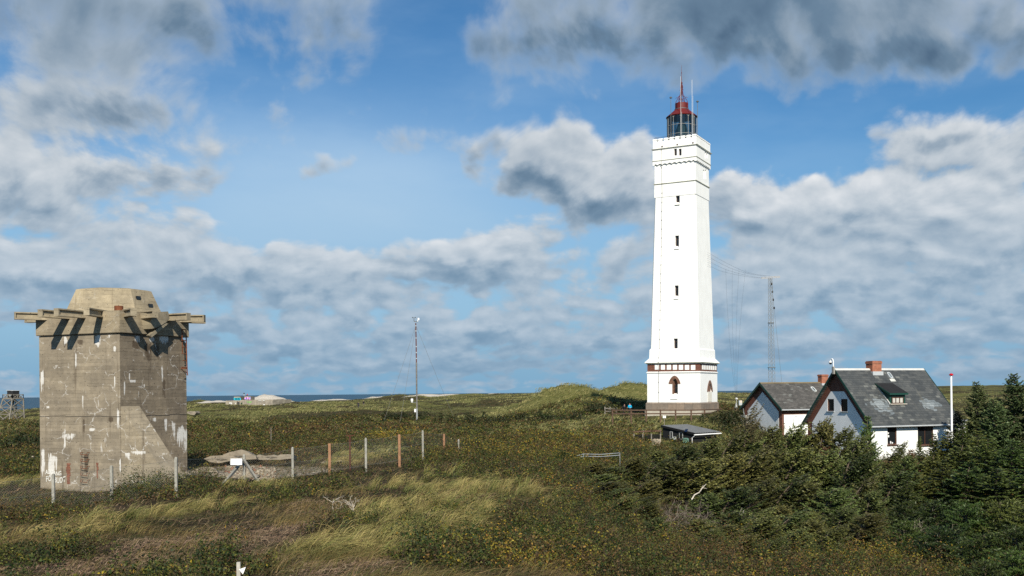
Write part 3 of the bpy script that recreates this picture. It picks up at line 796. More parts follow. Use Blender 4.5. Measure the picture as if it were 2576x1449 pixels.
    # aerials round the gallery
    def aerial(px, ytop, ybot, side, r, knob=None, mat=GREY_METAL, sleeve=None):
        p0 = fr.hit(*c2(px, ybot), (0, side, 0), (0, 1, 0)); p1 = fr.hit(*c2(px, ytop), (0, side, 0), (0, 1, 0))
        m = MB().tube([(p0.x, side, zcorn + .2), (p0.x, side, p1.z)], r, 6)
        if knob:
            m.lathe([(.03, p1.z - .05), (.20, p1.z), (.20, p1.z + .06), (.10, p1.z + .14), (.02, p1.z + .22)], 10, c=(p0.x, side))
        o = m.build('aerial', mat, T)
        if sleeve:
            z_ = fr.hit(*c2(px, sleeve), (0, side, 0), (0, 1, 0)).z
            MB().tube([(p0.x + .12, side, zcorn + .2), (p0.x + .12, side, z_)], .022, 6).build('aerial_post', GREY_METAL, o)
    aerial(359, 425, 855, -1.9, .035, True, DARK_METAL); aerial(474, 182, 600, -2.3, .018, None, WHITE_METAL, 580)
    aerial(609, 220, 830, -2.45, .02, None, WHITE_METAL, 400); aerial(667, 470, 820, 0.5, .035, True, DARK_METAL)
    m = MB()
    for s in range(4):
        R = Matrix.Rotation(s * pi / 2, 4, 'Z')
        m.tube([R @ Vector((-2.9, -2.75, zpt + .25)), R @ Vector((2.9, -2.75, zpt + .25))], .02, 4)
        for i in range(5): m.tube([R @ Vector((-2.9 + 1.45 * i, -2.75, zcorn + .3)), R @ Vector((-2.9 + 1.45 * i, -2.75, zpt + .25))], .02, 4)
    m.build('gallery_rail', DARK_METAL, T)
    # lightning conductor down the left face
    pts = []
    for cc, x_, y_, h in ((c2, 249, 1000, WH / 2 + .03), (c2, 249, 1165, WH / 2 + .03), (c2, 253, 1200, 2.93), (c3, 258, 95, 2.99), (c3, 260, 200, 2.97), (c3, 255, 800, None), (c3, 247, 1400, None), (c4, 241, 545, None), (c4, 234, 640, 3.60), (c4, 228, 690, 4.05), (c4, 232, 800, 3.82), (c4, 235, 1143, 3.78), (c4, 230, 1230, 3.95)):
        hh = h or half(fr.Y(*cc(x_, y_), -3.1).z) + .03
        p = fr.Y(*cc(x_, y_), -hh); pts.append(p)
    m = MB().tube(pts, .018, 4)
    for i in range(len(pts) - 1):
        nseg = max(1, int((pts[i] - pts[i + 1]).length / 1.1))
        for j in range(nseg):
            p = pts[i].lerp(pts[i + 1], j / nseg); m.box(p.x - .04, p.x + .04, p.y - .05, p.y + .04, p.z - .04, p.z + .04)
    m.build('lightning_cable', weathered('grey_cable', (.22, .20, .17), .1), T)
    return T, fr, ctr

def del_tags(o):
    for k in ('label', 'category'):
        if k in o: del o[k]
def frame_window(parent, axis, plane, a0, a1, z0, z1, t, bars=(.6,), mat=None, glass=None, posts=()):
    """a frame with its pane in the plane axis = plane; a0..a1 along the wall"""
    mat = mat or BROWN_FRAME; glass = glass or BLACK_GLASS
    sw = (lambda q: q) if axis == 'y' else (lambda q: (q[1], q[0], q[2]))
    m = MB(); d0, d1 = plane - .05, plane + .05
    m.box(a0, a0 + t, d0, d1, z0, z1, sw).box(a1 - t, a1, d0, d1, z0, z1, sw)
    m.box(a0 + t, a1 - t, d0, d1, z0, z0 + t, sw).box(a0 + t, a1 - t, d0, d1, z1 - t, z1, sw)
    for f in bars:
        z = z0 + (z1 - z0) * f; m.box(a0 + t, a1 - t, d0 + .01, d1 - .01, z - t * .4, z + t * .4, sw)
    for f in posts:
        a = a0 + (a1 - a0) * f; m.box(a - t * .45, a + t * .45, d0 + .012, d1 - .012, z0 + t, z1 - t, sw)
    o = m.build('frame', mat, parent)
    MB().box(a0 + t * .5, a1 - t * .5, plane - .008, plane + .008, z0 + t * .5, z1 - t * .5, sw).build('pane', glass, parent)
    return o
LH, LHF, LHC = build_lighthouse()
LH.scale = (.955, .955, 1); LH.location.x += .25; LH.rotation_euler = (0, radians(.35), radians(-28.8))
# ---------------------------------------------------------------- concrete observation bunker
c1 = crop(0, 1100, .6555)
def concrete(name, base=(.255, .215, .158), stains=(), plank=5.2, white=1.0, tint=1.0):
    """board-marked concrete: plank lines, pits, hair cracks, lime bloom and rust-brown runs.
    stains: (x, y, z, half width, length, kind) in the thing's own metres; kind 1 lime, 2 brown"""
    def bld(nt, b):
        p = objco(nt); x, y, z = sep(nt, p); h = x * 0.93 + y * 0.87
        n1 = nz(nt, p, .55, 6, .65); n2 = nz(nt, p, 3.2, 5, .65); n3 = nz(nt, p, 22, 3, .6)
        band = nz(nt, comb(nt, h * .10, z * plank * .999, 0.0), 1.0, 2, .5)
        row = (z * plank).fn('FLOOR'); fr = (z * plank + (n2 - .5) * .12).fn('FRACT')
        rt = X(nt, nt.nodes.new('ShaderNodeTexWhiteNoise').outputs[0]); wn = rt.k.node; wn.noise_dimensions = '2D'
        put(nt, wn.inputs['Vector'], comb(nt, row, (h * .28 + row * .37).fn('FLOOR'), 0.0))
        val = X(nt, wn.outputs['Value'])
        f = n1.lin(.3, .7, .72, 1.22) * n2.lin(.3, .7, .86, 1.13) * n3.lin(.3, .7, .9, 1.1) * val.lin(0, 1, .88, 1.10)
        c = vmath(nt, 'MULTIPLY', tuple(k * tint for k in base), comb(nt, f, f * n1.lin(.3, .7, 1.0, .985), f * n1.lin(.3, .7, 1.03, .95)))
        line = (fr - .5).fn('ABSOLUTE').ss(.455, .49) * nz(nt, comb(nt, h * .9, row * 3.3, 0.0), 1.0, 3, .6).ss(.47, .60)
        c = mixc(nt, line * .85, c, (.055, .047, .036))
        run = nz(nt, comb(nt, h * 3.2, z * .16, 2.0), 1.0, 4, .6).ss(.56, .70)
        c = mixc(nt, run * .55, c, (.075, .055, .038))
        hole = vor(nt, vscale(nt, comb(nt, h, z, 0.0), (1.4, 1.8, 1)), 1.0, dims='2D').ss(.025, .05, 1.0, 0.0)
        c = mixc(nt, hole * .7, c, (.04, .03, .025))
        wp = vmath(nt, 'ADD', comb(nt, h, z, 0.0), vscale(nt, nz(nt, p, 1.6, 4, .6, color=True), .9))
        crk = vor(nt, vscale(nt, wp, (.9, 1.25, 1)), 1.0, 'DISTANCE_TO_EDGE', dims='2D').ss(.006, .026, 1.0, 0.0)
        cm = nz(nt, p, .8, 3, .6).ss(.47, .57) * n3.ss(.36, .5)
        drip = nz(nt, comb(nt, h * 4.4, z * .75, 5.0), 1.0, 5, .66).ss(.615, .67) * nz(nt, p, .55, 2, .5).ss(.50, .60)
        wmask = (crk * cm * .75 + drip * .75).clamp() * white
        bmask = None
        jagA = nz(nt, comb(nt, h * 12, z * .6, 1.0), 1.0, 5, .68); jagB = nz(nt, comb(nt, h * 2.2, z * 1.7, 4.0), 1.0, 5, .65)
        for sx, sy, sz, hw, ln, kd in stains:
            dxy = vmath(nt, 'LENGTH', comb(nt, x - sx, y - sy, 0.0))
            top = (sz - z) / ln                                  # 0 at the top of the run, 1 at its foot
            g = (dxy / hw).ss(.15, 1.35, 1.0, 0.0) * (top + (jagA - .5) * .25).ss(-.12, .06) * top.ss(.25, 1.15, 1.0, 0.0)
            m = (g * .46 + jagA * .66 + jagB * .46).ss(.90, .98)
            if kd == 1: wmask = wmask.fn('MAXIMUM', m)
            else: bmask = m if bmask is None else bmask.fn('MAXIMUM', m)
        if bmask is not None: c = mixc(nt, bmask * .75, c, (.060, .042, .028))
        c = mixc(nt, wmask * .85, c, (.66, .64, .60))
        nt.links.new(c.k, b.inputs['Base Color'])
        bump(nt, b, n3 * .4 + n2 * .7 - line * .9 - hole * .8, .55, .03)
    return material(name, bld, rough=.92, spec=.12)

def build_bunker():
    ang = 22.0; ca, sa = cos(radians(ang)), sin(radians(ang))
    ex, ey = Vector((ca, -sa, 0)), Vector((sa, ca, 0))
    o = at(121.0, 480, 55.0); base = 14.0; o.z = base
    fr = Frame(o, -ang)
    Lw = -along(o, ex, 39.6); Rw = along(o, ey, 186.6)
    z1 = fr.Y(*c1(735, 355), 0).z
    T = thing('concrete_bunker_tower', 'tall stained concrete bunker tower ringed by jutting roof beams', 'bunker', o, radians(-ang))
    Y0 = lambda x, y: fr.Y(*c1(x, y), 0.0)
    X0 = lambda x, y: fr.X(*c1(x, y), 0.0)
    st = []
    for x, y, hw, ln, kd in ((595, 368, .42, 1.1, 1), (400, 375, .22, .9, 1), (258, 590, .25, 2.0, 1), (505, 740, .07, 1.3, 1), (395, 935, .14, 2.0, 1), (420, 968, 1.0, .55, 1), (560, 935, .38, .35, 1),
                          (465, 480, .14, 1.4, 1), (720, 815, .14, 1.9, 1), (315, 1100, .42, 2.6, 1), (262, 1060, .26, 3.2, 1), (345, 1110, .15, 1.3, 1), (700, 620, .09, 1.2, 1), (735, 1130, .14, 1.3, 1), (665, 365, .16, .5, 1), (290, 800, .2, .25, 1), (700, 435, .18, .5, 1), (500, 395, .5, .5, 2), (395, 400, .25, .7, 2), (675, 868, .35, .5, 2), (525, 1090, .28, 2.2, 2), (510, 880, .12, 1.2, 2)):
        p = Y0(x, y); st.append((p.x, p.y, p.z, hw, ln, kd))
    for x, y, hw, ln, kd in ((925, 378, .40, .55, 1), (1000, 372, .9, .8, 1), (840, 370, .35, .7, 1), (900, 410, .5, 2.0, 2), (960, 410, .4, 1.8, 2), (830, 400, .5, 1.0, 2), (812, 640, .5, .3, 1), (790, 600, .08, .8, 1), (990, 560, .12, 1.6, 1), (1000, 640, .3, 1.8, 2), (880, 668, .09, .25, 1), (760, 650, .09, 1.2, 1),
                          (1100, 930, .55, 2.2, 1), (1130, 940, .35, 2.6, 1), (1060, 900, .3, 1.6, 1), (1010, 880, .2, 1.3, 1), (940, 870, .3, .5, 1)):
        p = X0(x, y); st.append((p.x, p.y, p.z, hw, ln, kd))
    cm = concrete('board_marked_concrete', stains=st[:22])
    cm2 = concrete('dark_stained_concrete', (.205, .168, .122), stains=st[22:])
    # tower block: the two seen faces carry their own weather, so the right face has its own material slot
    zb = -1.0; cz = .5
    m = MB(); zj = Y0(735, 862).z
    m.add([(-Lw, 0, zb), (0, 0, zb), (0, Rw, zb), (-Lw, Rw, zb), (-Lw, 0, z1), (0, 0, z1), (0, Rw - .35, z1), (-Lw, Rw, z1), (0, Rw, z1 - .35)],
          [(3, 2, 1, 0), (4, 5, 6, 8, 7), (0, 1, 5, 4), (1, 2, 8, 6, 5), (2, 3, 7, 8), (3, 0, 4, 7)])
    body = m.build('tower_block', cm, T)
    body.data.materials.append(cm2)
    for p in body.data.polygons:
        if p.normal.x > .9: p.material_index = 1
    # construction joint, drawn as a broken dark line
    m = MB(); random.seed(4); px = 0.0
    while px > -Lw + .05:
        w = random.uniform(.3, .9); zz = zj + random.uniform(-.025, .025)
        m.box(max(px - w, -Lw), px, -.012, .05, zz - .015, zz + .012); px -= w
    py = 0.0
    while py < Rw - .05:
        w = random.uniform(.3, .9); zz = zj + random.uniform(-.03, .03); m.box(-.05, .012, py, min(py + w, Rw), zz - .02, zz + .012); py += w
    m.build('construction_joint', weathered('dark_joint', (.05, .042, .034), .2), T)
    # fascia ring
    zf0, zf1 = fr.Y(*c1(730, 352), -.12).z, fr.Y(*c1(730, 214), -.12).z
    ov = .13
    MB().box(-Lw + .25, -.25, .25, Rw - .25, z1 - .02, zf0 + .06).build('recessed_band', weathered('dark_gap', (.10, .085, .065), .2), T)  # dark band set back between block and fascia
    fs = MB().box(-Lw - ov, ov, -ov, Rw + ov, zf0, zf1).build('fascia', concrete('fascia_concrete', (.285, .238, .165), plank=6.0, white=.35), T, bevel=.03)
    # cap: eight-sided dome base
    zc1 = EYE + ray(*c1(700, 92))[1] * 58.2 - base
    R0, R1 = 2.62, 2.02; cx, cy = -Lw / 2, Rw / 2
    vs = []
    for R, z in ((R0, zf1 - .01), (R1, zc1 - .06), (R1 - .25, zc1)):
        for k in range(8):
            t = pi / 8 + k * pi / 4; vs.append((cx + R / cos(pi / 8) * cos(t), cy + R / cos(pi / 8) * sin(t), z))
    m = MB().add(vs, [tuple(range(8))[::-1], tuple(range(16, 24))] + [(i + 8 * j, (i + 1) % 8 + 8 * j, 8 + (i + 1) % 8 + 8 * j, 8 + i + 8 * j) for j in (0, 1) for i in range(8)])
    cap = m.build('roof_cap', concrete('cap_concrete', (.30, .25, .168), plank=4.0, white=.25), T)
    for k, (sx_, sz_) in enumerate(((.62, .62), (.70, .35))):
        t = 0.0; zz = zf1 + (zc1 - zf1) * sz_; r = R0 + (R1 - R0) * sz_
        MB().box(-.02, .06, -.16, .16, -.10, .10, fr=lambda q: (cx + r * cos(t) + q[0], cy + q[1] - .5 + k * .8, zz + q[2])).build('vision_slot', BLACK_GLASS, cap)
    # jutting beams: channel section, splayed out from the walls
    bm_ = concrete('beam_concrete', (.30, .255, .178), plank=3.0, white=.12)
    zt = zf1 + .06
    def beam(root, d, L, h=.42, w=.34, drop=0.0):
        d = Vector((*d, 0)).normalized(); s = Vector((d.y, -d.x, 0)); r = Vector((root[0], root[1], zt - drop)) - d * .9
        m = MB()
        prof = [(-w / 2, 0), (w / 2, 0), (w / 2, -.07), (w * .20, -.10), (w * .20, -h + .10), (w / 2, -h + .07), (w / 2, -h), (-w / 2, -h), (-w / 2, -h + .07), (-w * .20, -h + .10), (-w * .20, -.10), (-w / 2, -.07)]
        m.prism([r + s * a + Vector((0, 0, b)) for a, b in prof], d * (L + .9))
        m.prism([r + d * (L + .82) + s * a + Vector((0, 0, b)) for a, b in ((-w / 2 + .01, -.01), (w / 2 - .01, -.01), (w / 2 - .01, -h + .01), (-w / 2 + .01, -h + .01))], d * .078)
        return m.build('roof_beam', bm_, T)
    kx = Lw / 500.0
    for X_, Y_, dx_, dy_, L in ((-2.45, 0, 0, -1, 2.05), (-3.62, 0, -.03, -1, 2.0), (-1.25, 0, .33, -1, 1.75), (-5.25, 0.0, -.62, -.78, 1.7), (-Lw, 1.0, -1, -.05, 1.95), (-Lw, 3.9, -1, .05, 1.9),
                           (0, .42, .88, -.47, 1.35), (0, 1.70, .97, -.26, 1.35), (0, 3.75, 1, 0, 1.6), (0, 4.85, .93, .36, 1.5), (-.2, Rw, .55, .83, 1.3)):
        beam((X_, Y_), (dx_, dy_), L)
    # broken slab hanging from the right edge
    P = lambda x, y, q: fr.X(*c1(x, y), q)
    m = MB(); pts = [P(908, 228, .75), P(1028, 222, .75), P(1036, 268, .75), P(1012, 292, .75), P(968, 318, .75), P(928, 330, .75)]
    m.prism(pts, (-.75, .0, .0)); pts = [P(1012, 290, .72), P(1030, 298, .72), P(925, 384, .72), P(908, 368, .72)]
    m.prism(pts, (-.3, .1, .0)); m.build('broken_slab', bm_, T, bevel=.02)
    # rusty pipe on the deck
    RUST = weathered('rust', (.16, .055, .025), .35, 4, rough=.85)
    p = fr.Y(*c1(725, 212), .25); q = fr.Y(*c1(725, 189), .25)
    MB().lathe([(.24, zf1 - .02), (.24, q.z), (.20, q.z), (.20, q.z - .2)], 14, c=(p.x, p.y)).build('rusty_pipe', RUST, T)
    # wing buttress
    W = .27 * Rw; top = fr.Y(*c1(738, 800), 0.0).z; f0 = 3.95
    zt2 = top
    m = MB(); m.prism([(-.005, .012, zb), (f0 + 1.15, .012, zb), (f0, .012, .55), (.0, .012, zt2)], (0, W, 0))
    m.build('buttress', concrete('buttress_concrete', (.285, .24, .172), stains=[(1.2, 0, 3.0, .9, .35, 1), (.5, 0, 2.9, .35, .7, 1), (3.3, 0, 1.3, .12, 1.0, 1), (3.6, 0, 1.1, .18, 1.3, 1), (2.9, 0, 1.2, .08, .7, 1), (1.5, 0, 1.5, .08, .8, 1)], white=1.2), T, bevel=.02)
    # climbing irons low on the left face
    for y in (1083, 1124, 1166, 1208, 1250):
        a, b = Y0(505, y), Y0(549, y)
        z = (a.z + b.z) / 2
        MB().tube([(a.x + .03, .03, z), (a.x + .03, -.17, z), (a.x + .03, -.19, z - .10), (b.x - .03, -.19, z - .13), (b.x - .03, -.17, z), (b.x - .03, .03, z)], .018, 5).build('climbing_iron', RUST, T)
    # brick strips where the casing fell away
    for x0_, x1_, ya, yb in ((406, 431, 1148, 1275), (589, 602, 1145, 1240)):
        a, b = Y0(x0_, yb), Y0(x1_, ya); random.seed(5)
        m = MB(); z = a.z
        while z < b.z:
            h = random.uniform(.1, .2); m.box(a.x + random.uniform(0, .06), b.x - random.uniform(0, .07), -.02, .03, z, min(z + h, b.z)); z += h + .003
        m.build('brick_strip', brick_mat('exposed_brick', (.24, .075, .04), (.16, .05, .03), (.22, .17, .13)), T)
    # rusty ladder hanging on the right face
    m = MB(); yl = X0(1098, 480).y; xo = .42
    za, zb2, zc = P(1085, 330, xo).z, P(1108, 590, xo).z, P(1108, 612, xo).z
    m.tube([(xo, yl + .05, za), (xo, yl + .12, zb2), (xo + .02, yl + .12, zc)], .035, 5)
    m.tube([(xo, yl - .30, za), (xo, yl - .27, za - 1.4)], .03, 5)
    for k in range(6):
        z = za - .25 - k * (za - zb2) / 6.3; m.tube([(xo, yl + .08, z), (xo + .05, yl - .33 - (k % 2) * .08, z)], .025, 5)
    m.tube([(xo, yl + .1, zb2 + .25), (xo + .1, yl - .8, zb2 + .22), (xo, yl + .1, zb2 - .05)], .025, 5)
    m.tube([(xo, yl + .06, za), (-.05, yl + .06, za + .05)], .03, 5); m.tube([(xo, yl + .1, zb2 + .2), (-.05, yl + .1, zb2 + .2)], .03, 5)
    m.build('hanging_ladder', RUST, T)
    # painted warning
    WP = weathered('worn_white_paint', (.70, .69, .64), .12, 6, bumpy=0)
    a0, b0 = Y0(277, 1218), Y0(374, 1193)
    write('ADGANG', T, (a0.x, -.006, a0.z), (b0.x - a0.x), abs(b0.z - a0.z), WP)
    a0, b0 = Y0(282, 1262), Y0(400, 1232)
    write('FORBUDT', T, (a0.x, -.006, a0.z), (b0.x - a0.x), abs(b0.z - a0.z), WP)
    return T, fr

def write(text, parent, loc, width, height, mat, rz=0.0, name='painted_lettering'):
    cu = bpy.data.curves.new('writing', 'FONT'); cu.body = text; cu.offset = .012
    o = bpy.data.objects.new('writing', cu); COL.objects.link(o)
    dg = bpy.context.evaluated_depsgraph_get(); me = bpy.data.meshes.new_from_object(o.evaluated_get(dg)); bpy.data.objects.remove(o)
    xs = [v.co.x for v in me.vertices]; ys = [v.co.y for v in me.vertices]
    x0, x1, y0, y1 = min(xs), max(xs), min(ys), max(ys); random.seed(len(text))
    for v in me.vertices:
        x = (v.co.x - x0) / (x1 - x0) * width; z = (v.co.y - y0) / (y1 - y0) * height
        v.co = (x, 0, z + .05 * sin(x * 5))
    me.materials.clear(); me.materials.append(mat)
    t = link(name, me, parent); t.location = loc; t.rotation_euler = (0, 0, rz)
    return t
BK, BKF = build_bunker()
# ---------------------------------------------------------------- houses
c5 = crop(2900, 1380, .4643); c7 = crop(2300, 1500, .3882)
GREEN = weathered('dark_green_paint', (.012, .050, .038), .2, 3, rough=.5)
def slate(name, cols, pitch, tw=.52, th=.30, patches=()):
    def bld(nt, b):
        p = objco(nt); x, y, z = sep(nt, p); s = z / sin(pitch)
        row = (s / th).fn('FLOOR'); off = (row * .5).fn('FRACT')
        tx = x / tw + off; col = tx.fn('FLOOR')
        wn = nt.nodes.new('ShaderNodeTexWhiteNoise'); wn.noise_dimensions = '2D'; put(nt, wn.inputs['Vector'], comb(nt, row, col, 0.0))
        r = X(nt, wn.outputs['Value'])
        fx, fs = (tx + (r - .5) * .06).fn('FRACT'), (s / th).fn('FRACT')
        gap = fs.ss(.06, .17, 1.0, 0.0).fn('MAXIMUM', fx.ss(.015, .05, 1.0, 0.0) * .8)
        n1 = nz(nt, p, .5, 5, .6); n2 = nz(nt, p, 5, 4, .65)
        pm = None
        for px, pz, ax, az_ in patches:
            q = vmath(nt, 'LENGTH', comb(nt, (x - px) / ax, (z - pz) / az_, 0.0))
            q = (q + (r - .5) * 1.0 + (n1 - .5) * .8).ss(.86, .90, 1.0, 0.0); pm = q if pm is None else pm.fn('MAXIMUM', q)
        c = ramp(nt, r * .42 + n1 * .58, cols)
        if pm is not None: c = mixc(nt, pm * .8, c, ramp(nt, r, [(0, (.13, .15, .16)), (1, (.27, .30, .31))]))
        odd = r.ss(.965, .97); c = mixc(nt, odd * .6, c, (.16, .165, .15))
        f = n2.lin(.3, .7, .85, 1.15); c = vmath(nt, 'MULTIPLY', c, comb(nt, f, f, f))
        c = mixc(nt, gap * .78, c, (.014, .018, .018))
        rl = nz(nt, comb(nt, x * 1.6, z * .25, 0.0), 1.0, 5, .6).ss(.58, .72); c = mixc(nt, rl * .22, c, (.16, .15, .11))
        nt.links.new(c.k, b.inputs['Base Color']); bump(nt, b, fs * -.6 + r * .3 - gap * .4, .7, .03)
    return material(name, bld, rough=.62, spec=.35)

def gable_house(T, fr, L, W, wall_h, rise, ov_e, ov_g, roofm, ridge_m, verge_m, floor=-1.2, thick=.16):
    """walls as one shell with gables, and the two roof slopes; local x along the ridge, y across"""
    h = W / 2
    m = MB(); m.prism([(0, 0, floor), (0, W, floor), (0, W, wall_h), (0, h, wall_h + rise * (h - .0) / (h + ov_e) - .0), (0, 0, wall_h)], (L, 0, 0))
    wall = m.build('wall', BRICK_RED, T)
    ze = wall_h - rise * ov_e / (h + ov_e) ; zr = ze + rise
    k = rise / (h + ov_e); m = MB()
    lift = .14
    a0 = (-ov_g, -ov_e, ze + lift); 
    pts = [(-ov_g, -ov_e, ze + lift), (-ov_g, h, zr + lift), (-ov_g, W + ov_e, ze + lift), (-ov_g, W + ov_e, ze + lift - thick), (-ov_g, h, zr + lift - thick), (-ov_g, -ov_e, ze + lift - thick)]
    m.prism(pts, (L + 2 * ov_g, 0, 0))
    roof = m.build('roof', roofm, T)
    m = MB().prism([(-ov_g - .02, h - .16, zr + lift - .16 * k + .02), (-ov_g - .02, h, zr + lift + .05), (-ov_g - .02, h + .16, zr + lift - .16 * k + .02), (-ov_g - .02, h, zr + lift - .02)], (L + 2 * ov_g + .04, 0, 0))
    m.build('ridge_cap', ridge_m, roof)
    for x in (-ov_g - .045, L + ov_g + .005):
        for sgn in (0, 1):
            y0, y1 = (-ov_e - .03, h) if sgn == 0 else (W + ov_e + .03, h)
            MB().prism([(x, y0, ze + lift + .05), (x, y1, zr + lift + .06), (x, y1, zr + lift - .24), (x, y0, ze + lift - .22)], (.04, 0, 0)).build('barge_board', verge_m, roof)
    gm_ = MB()
    gy, gz_ = -ov_e - .08, ze + lift - .10
    gm_.tube([(-ov_g, gy, gz_), (L + ov_g, gy, gz_)], .07, 8); gm_.build('gutter', GREY_METAL, roof)
    return wall, roof, ze + lift, zr + lift, k

def build_main_house():
    ang = 21.0; ex = Vector((cos(radians(ang)), sin(radians(ang)), 0)); ey = Vector((-sin(radians(ang)), cos(radians(ang)), 0))
    P0 = at(*c5(1260, 697), 94.0)                          # front foot of the near verge
    half = along(P0, ey, c5(945, 205)[0]); Lr = along(P0, ex, c5(2050, 680)[0])
    ov_e, ov_g = .45, .35
    ridge = P0 + ey * half; zr = EYE + ray(*c5(945, 205))[1] * ridge.y; rise = zr - P0.z
    o = P0 + ex * ov_g + ey * ov_e; W = 2 * (half - ov_e); L = Lr - 2 * ov_g
    base = 13.4; wall_h = P0.z - .14 + rise * ov_e / half - base
    o.z = base; fr = Frame(o, ang); pitch = atan2(rise, half)
    T = thing('brick_and_plaster_house', 'large white house with steep slate roof, green dormer and brick chimney', 'house', o, radians(ang))
    onroof = lambda x, y: fr.hit(*c5(x, y), (0, -ov_e, wall_h - rise * ov_e / half + .14), (0, -sin(pitch), cos(pitch)))
    pa, pb = onroof(1340, 520), onroof(1770, 520)
    rm = slate('grey_slate', [(.25, (.040, .044, .046)), (.5, (.058, .062, .062)), (.7, (.082, .084, .080))], pitch, patches=((pa.x, pa.z, 1.25, .75), (pb.x, pb.z, 1.1, .62)))
    wall, roof, ze, zr, k = gable_house(T, fr, L, W, wall_h, rise, ov_e, ov_g, rm, weathered('pale_ridge_zinc', (.48, .48, .46), .15), GREEN)
    h = W / 2
    # plaster fields
    G = lambda x, y: fr.X(*c5(x, y), -.03)
    zt = G(960, 400).z; yl, yr = G(882, 402).y, G(1040, 402).y
    ed = .95
    zl = wall_h + k * (ed)      # where the slanted edge leaves the vertical strip
    def zrake(y): return wall_h + k * min(y, W - y)
    inset = 1.05
    ytop = (zt - wall_h + inset) / k
    zc = max(.5, k * .75 + wall_h - inset)
    panel = MB().prism([(-.03, .42, -1.1), (-.03, W - .75, -1.1), (-.03, W - .75, zc), (-.03, W - ytop, zt), (-.03, ytop, zt), (-.03, .42, wall_h + k * .42 - inset)], (.05, 0, 0)).build('gable_plaster', WHITE_HOUSE, wall)
    front = MB().box(.0, L - .0, -.03, .02, -1.1, wall_h - .05).build('front_plaster', WHITE_HOUSE, wall)
    todo = []; ck = MB(); ckw = MB()
    for xa, xb, ya, yb in ((883, 939, 465, 570), (999, 1056, 465, 573), (878, 935, 690, 800)):
        a, b = G(xa, ya), G(xb, yb); y0, y1 = min(a.y, b.y), max(a.y, b.y); z0, z1 = min(a.z, b.z), max(a.z, b.z)
        todo.append(('x', y0, y1, z0, z1)); ck.box(-.3, .3, y0, y1, z0, z1); ckw.box(-.3, .30, y0 + .003, y1 - .003, z0 + .003, z1 - .003)
    ckf = MB()
    Fp = lambda x, y: fr.Y(*c5(x, y), -.03)
    for xa, xb, ya, yb in ((1399, 1480, 708, 856), (1660, 1795, 700, 860), (1998, 2016, 690, 800)):
        a, b = Fp(xa, ya), Fp(xb, yb); z0, z1 = min(a.z, b.z), min(max(a.z, b.z), wall_h - .12)
        todo.append(('y', a.x, b.x, z0, z1)); ckf.box(a.x, b.x, -.3, .3, z0, z1); ckw.box(a.x + .003, b.x - .003, -.3, .30, z0 + .003, z1 - .003)
    cut(panel, ck); cut(front, ckf); cut(wall, ckw)
    for i, (ax, a, b, z0, z1) in enumerate(todo):
        w = thing('window', None, None); del_tags(w); w.parent = T
        frame_window(w, ax, .10, a + .01, b - .01, z0 + .01, z1 - .01, .075, bars=(.78,) if ax == 'y' else (), posts=(.5,) if i == 4 else ())
        if ax == 'x': MB().box(-.14, .05, a - .08, b + .08, z0 - .07, z0 - .002).build('sill', GREY_METAL, w)
        else: MB().box(a - .08, b + .08, -.16, .05, z0 - .09, z0 - .002).build('sill', BROWN_FRAME, w)
        if i == 3:      # things on the sill
            MB().lathe([(.05, z0 + .08), (.07, z0 + .2), (.04, z0 + .32)], 10, c=(a + .42, .03)).lathe([(.06, z0 + .08), (.06, z0 + .22)], 10, c=(a + .62, .03)).build('sill_ornament', WHITE_METAL, w)
            MB().box(a + .10, a + .26, .03, .04, z0 + .7, z0 + .9).build('window_notice', WHITE_METAL, w); MB().box(a + .1, a + .22, .03, .04, z0 + 1.02, z0 + 1.16).build('window_notice', WHITE_METAL, w)
    # chimney
    a, b = fr.Y(*c5(1262, 232), h - .3), fr.Y(*c5(1340, 232), h - .3); zt = fr.Y(*c5(1290, 137), h - .3).z
    x0, x1 = a.x, b.x; zm = fr.Y(*c5(1290, 196), h - .3).z
    ch = MB().box(x0, x1, h - .45, h + .5, zr - .8, zt).box(x0 - .05, x1 + .05, h - .5, h + .55, zt - .28, zt - .06).build('chimney', BRICK_ORANGE, roof)
    MB().box(x0 - .08, x1 + .08, h - .62, h + .6, zr - .8, zr - .28).build('flashing', GREY_METAL, ch)
    # skylight
    q = [onroof(*p) for p in ((1383, 240), (1421, 238), (1459, 292), (1416, 296))]; n = Vector((0, -sin(pitch), cos(pitch)))
    cq = sum(q, Vector()) / 4; sk = MB()
    xa, xb = min(p.x for p in q) + .12, max(p.x for p in q) - .12
    s0, s1 = q[2].y, q[0].y
    def R(x, y, up): return Vector((x, y, onroof_z(y))) + n * up
    def onroof_z(y): return wall_h - rise * ov_e / half + .14 + k * (y + ov_e)
    m = MB()
    for (ya, yb, xa_, xb_) in ((s0, s0 + .08, xa, xb), (s1 - .08, s1, xa, xb), (s0, s1, xa, xa + .09), (s0, s1, xb - .09, xb)):
        m.hexa([R(xa_, ya, 0), R(xb_, ya, 0), R(xb_, yb, 0), R(xa_, yb, 0), R(xa_, ya, .12), R(xb_, ya, .12), R(xb_, yb, .12), R(xa_, yb, .12)])
    sk = m.build('skylight', GREY_METAL, roof)
    MB().hexa([R(xa + .05, s0 + .05, .03), R(xb - .05, s0 + .05, .03), R(xb - .05, s1 - .05, .03), R(xa + .05, s1 - .05, .03), R(xa + .05, s0 + .05, .09), R(xb - .05, s0 + .05, .09), R(xb - .05, s1 - .05, .09), R(xa + .05, s1 - .05, .09)]).build('pane', material('sky_reflecting_pane', None, (.16, .19, .20), .15, .6), sk)
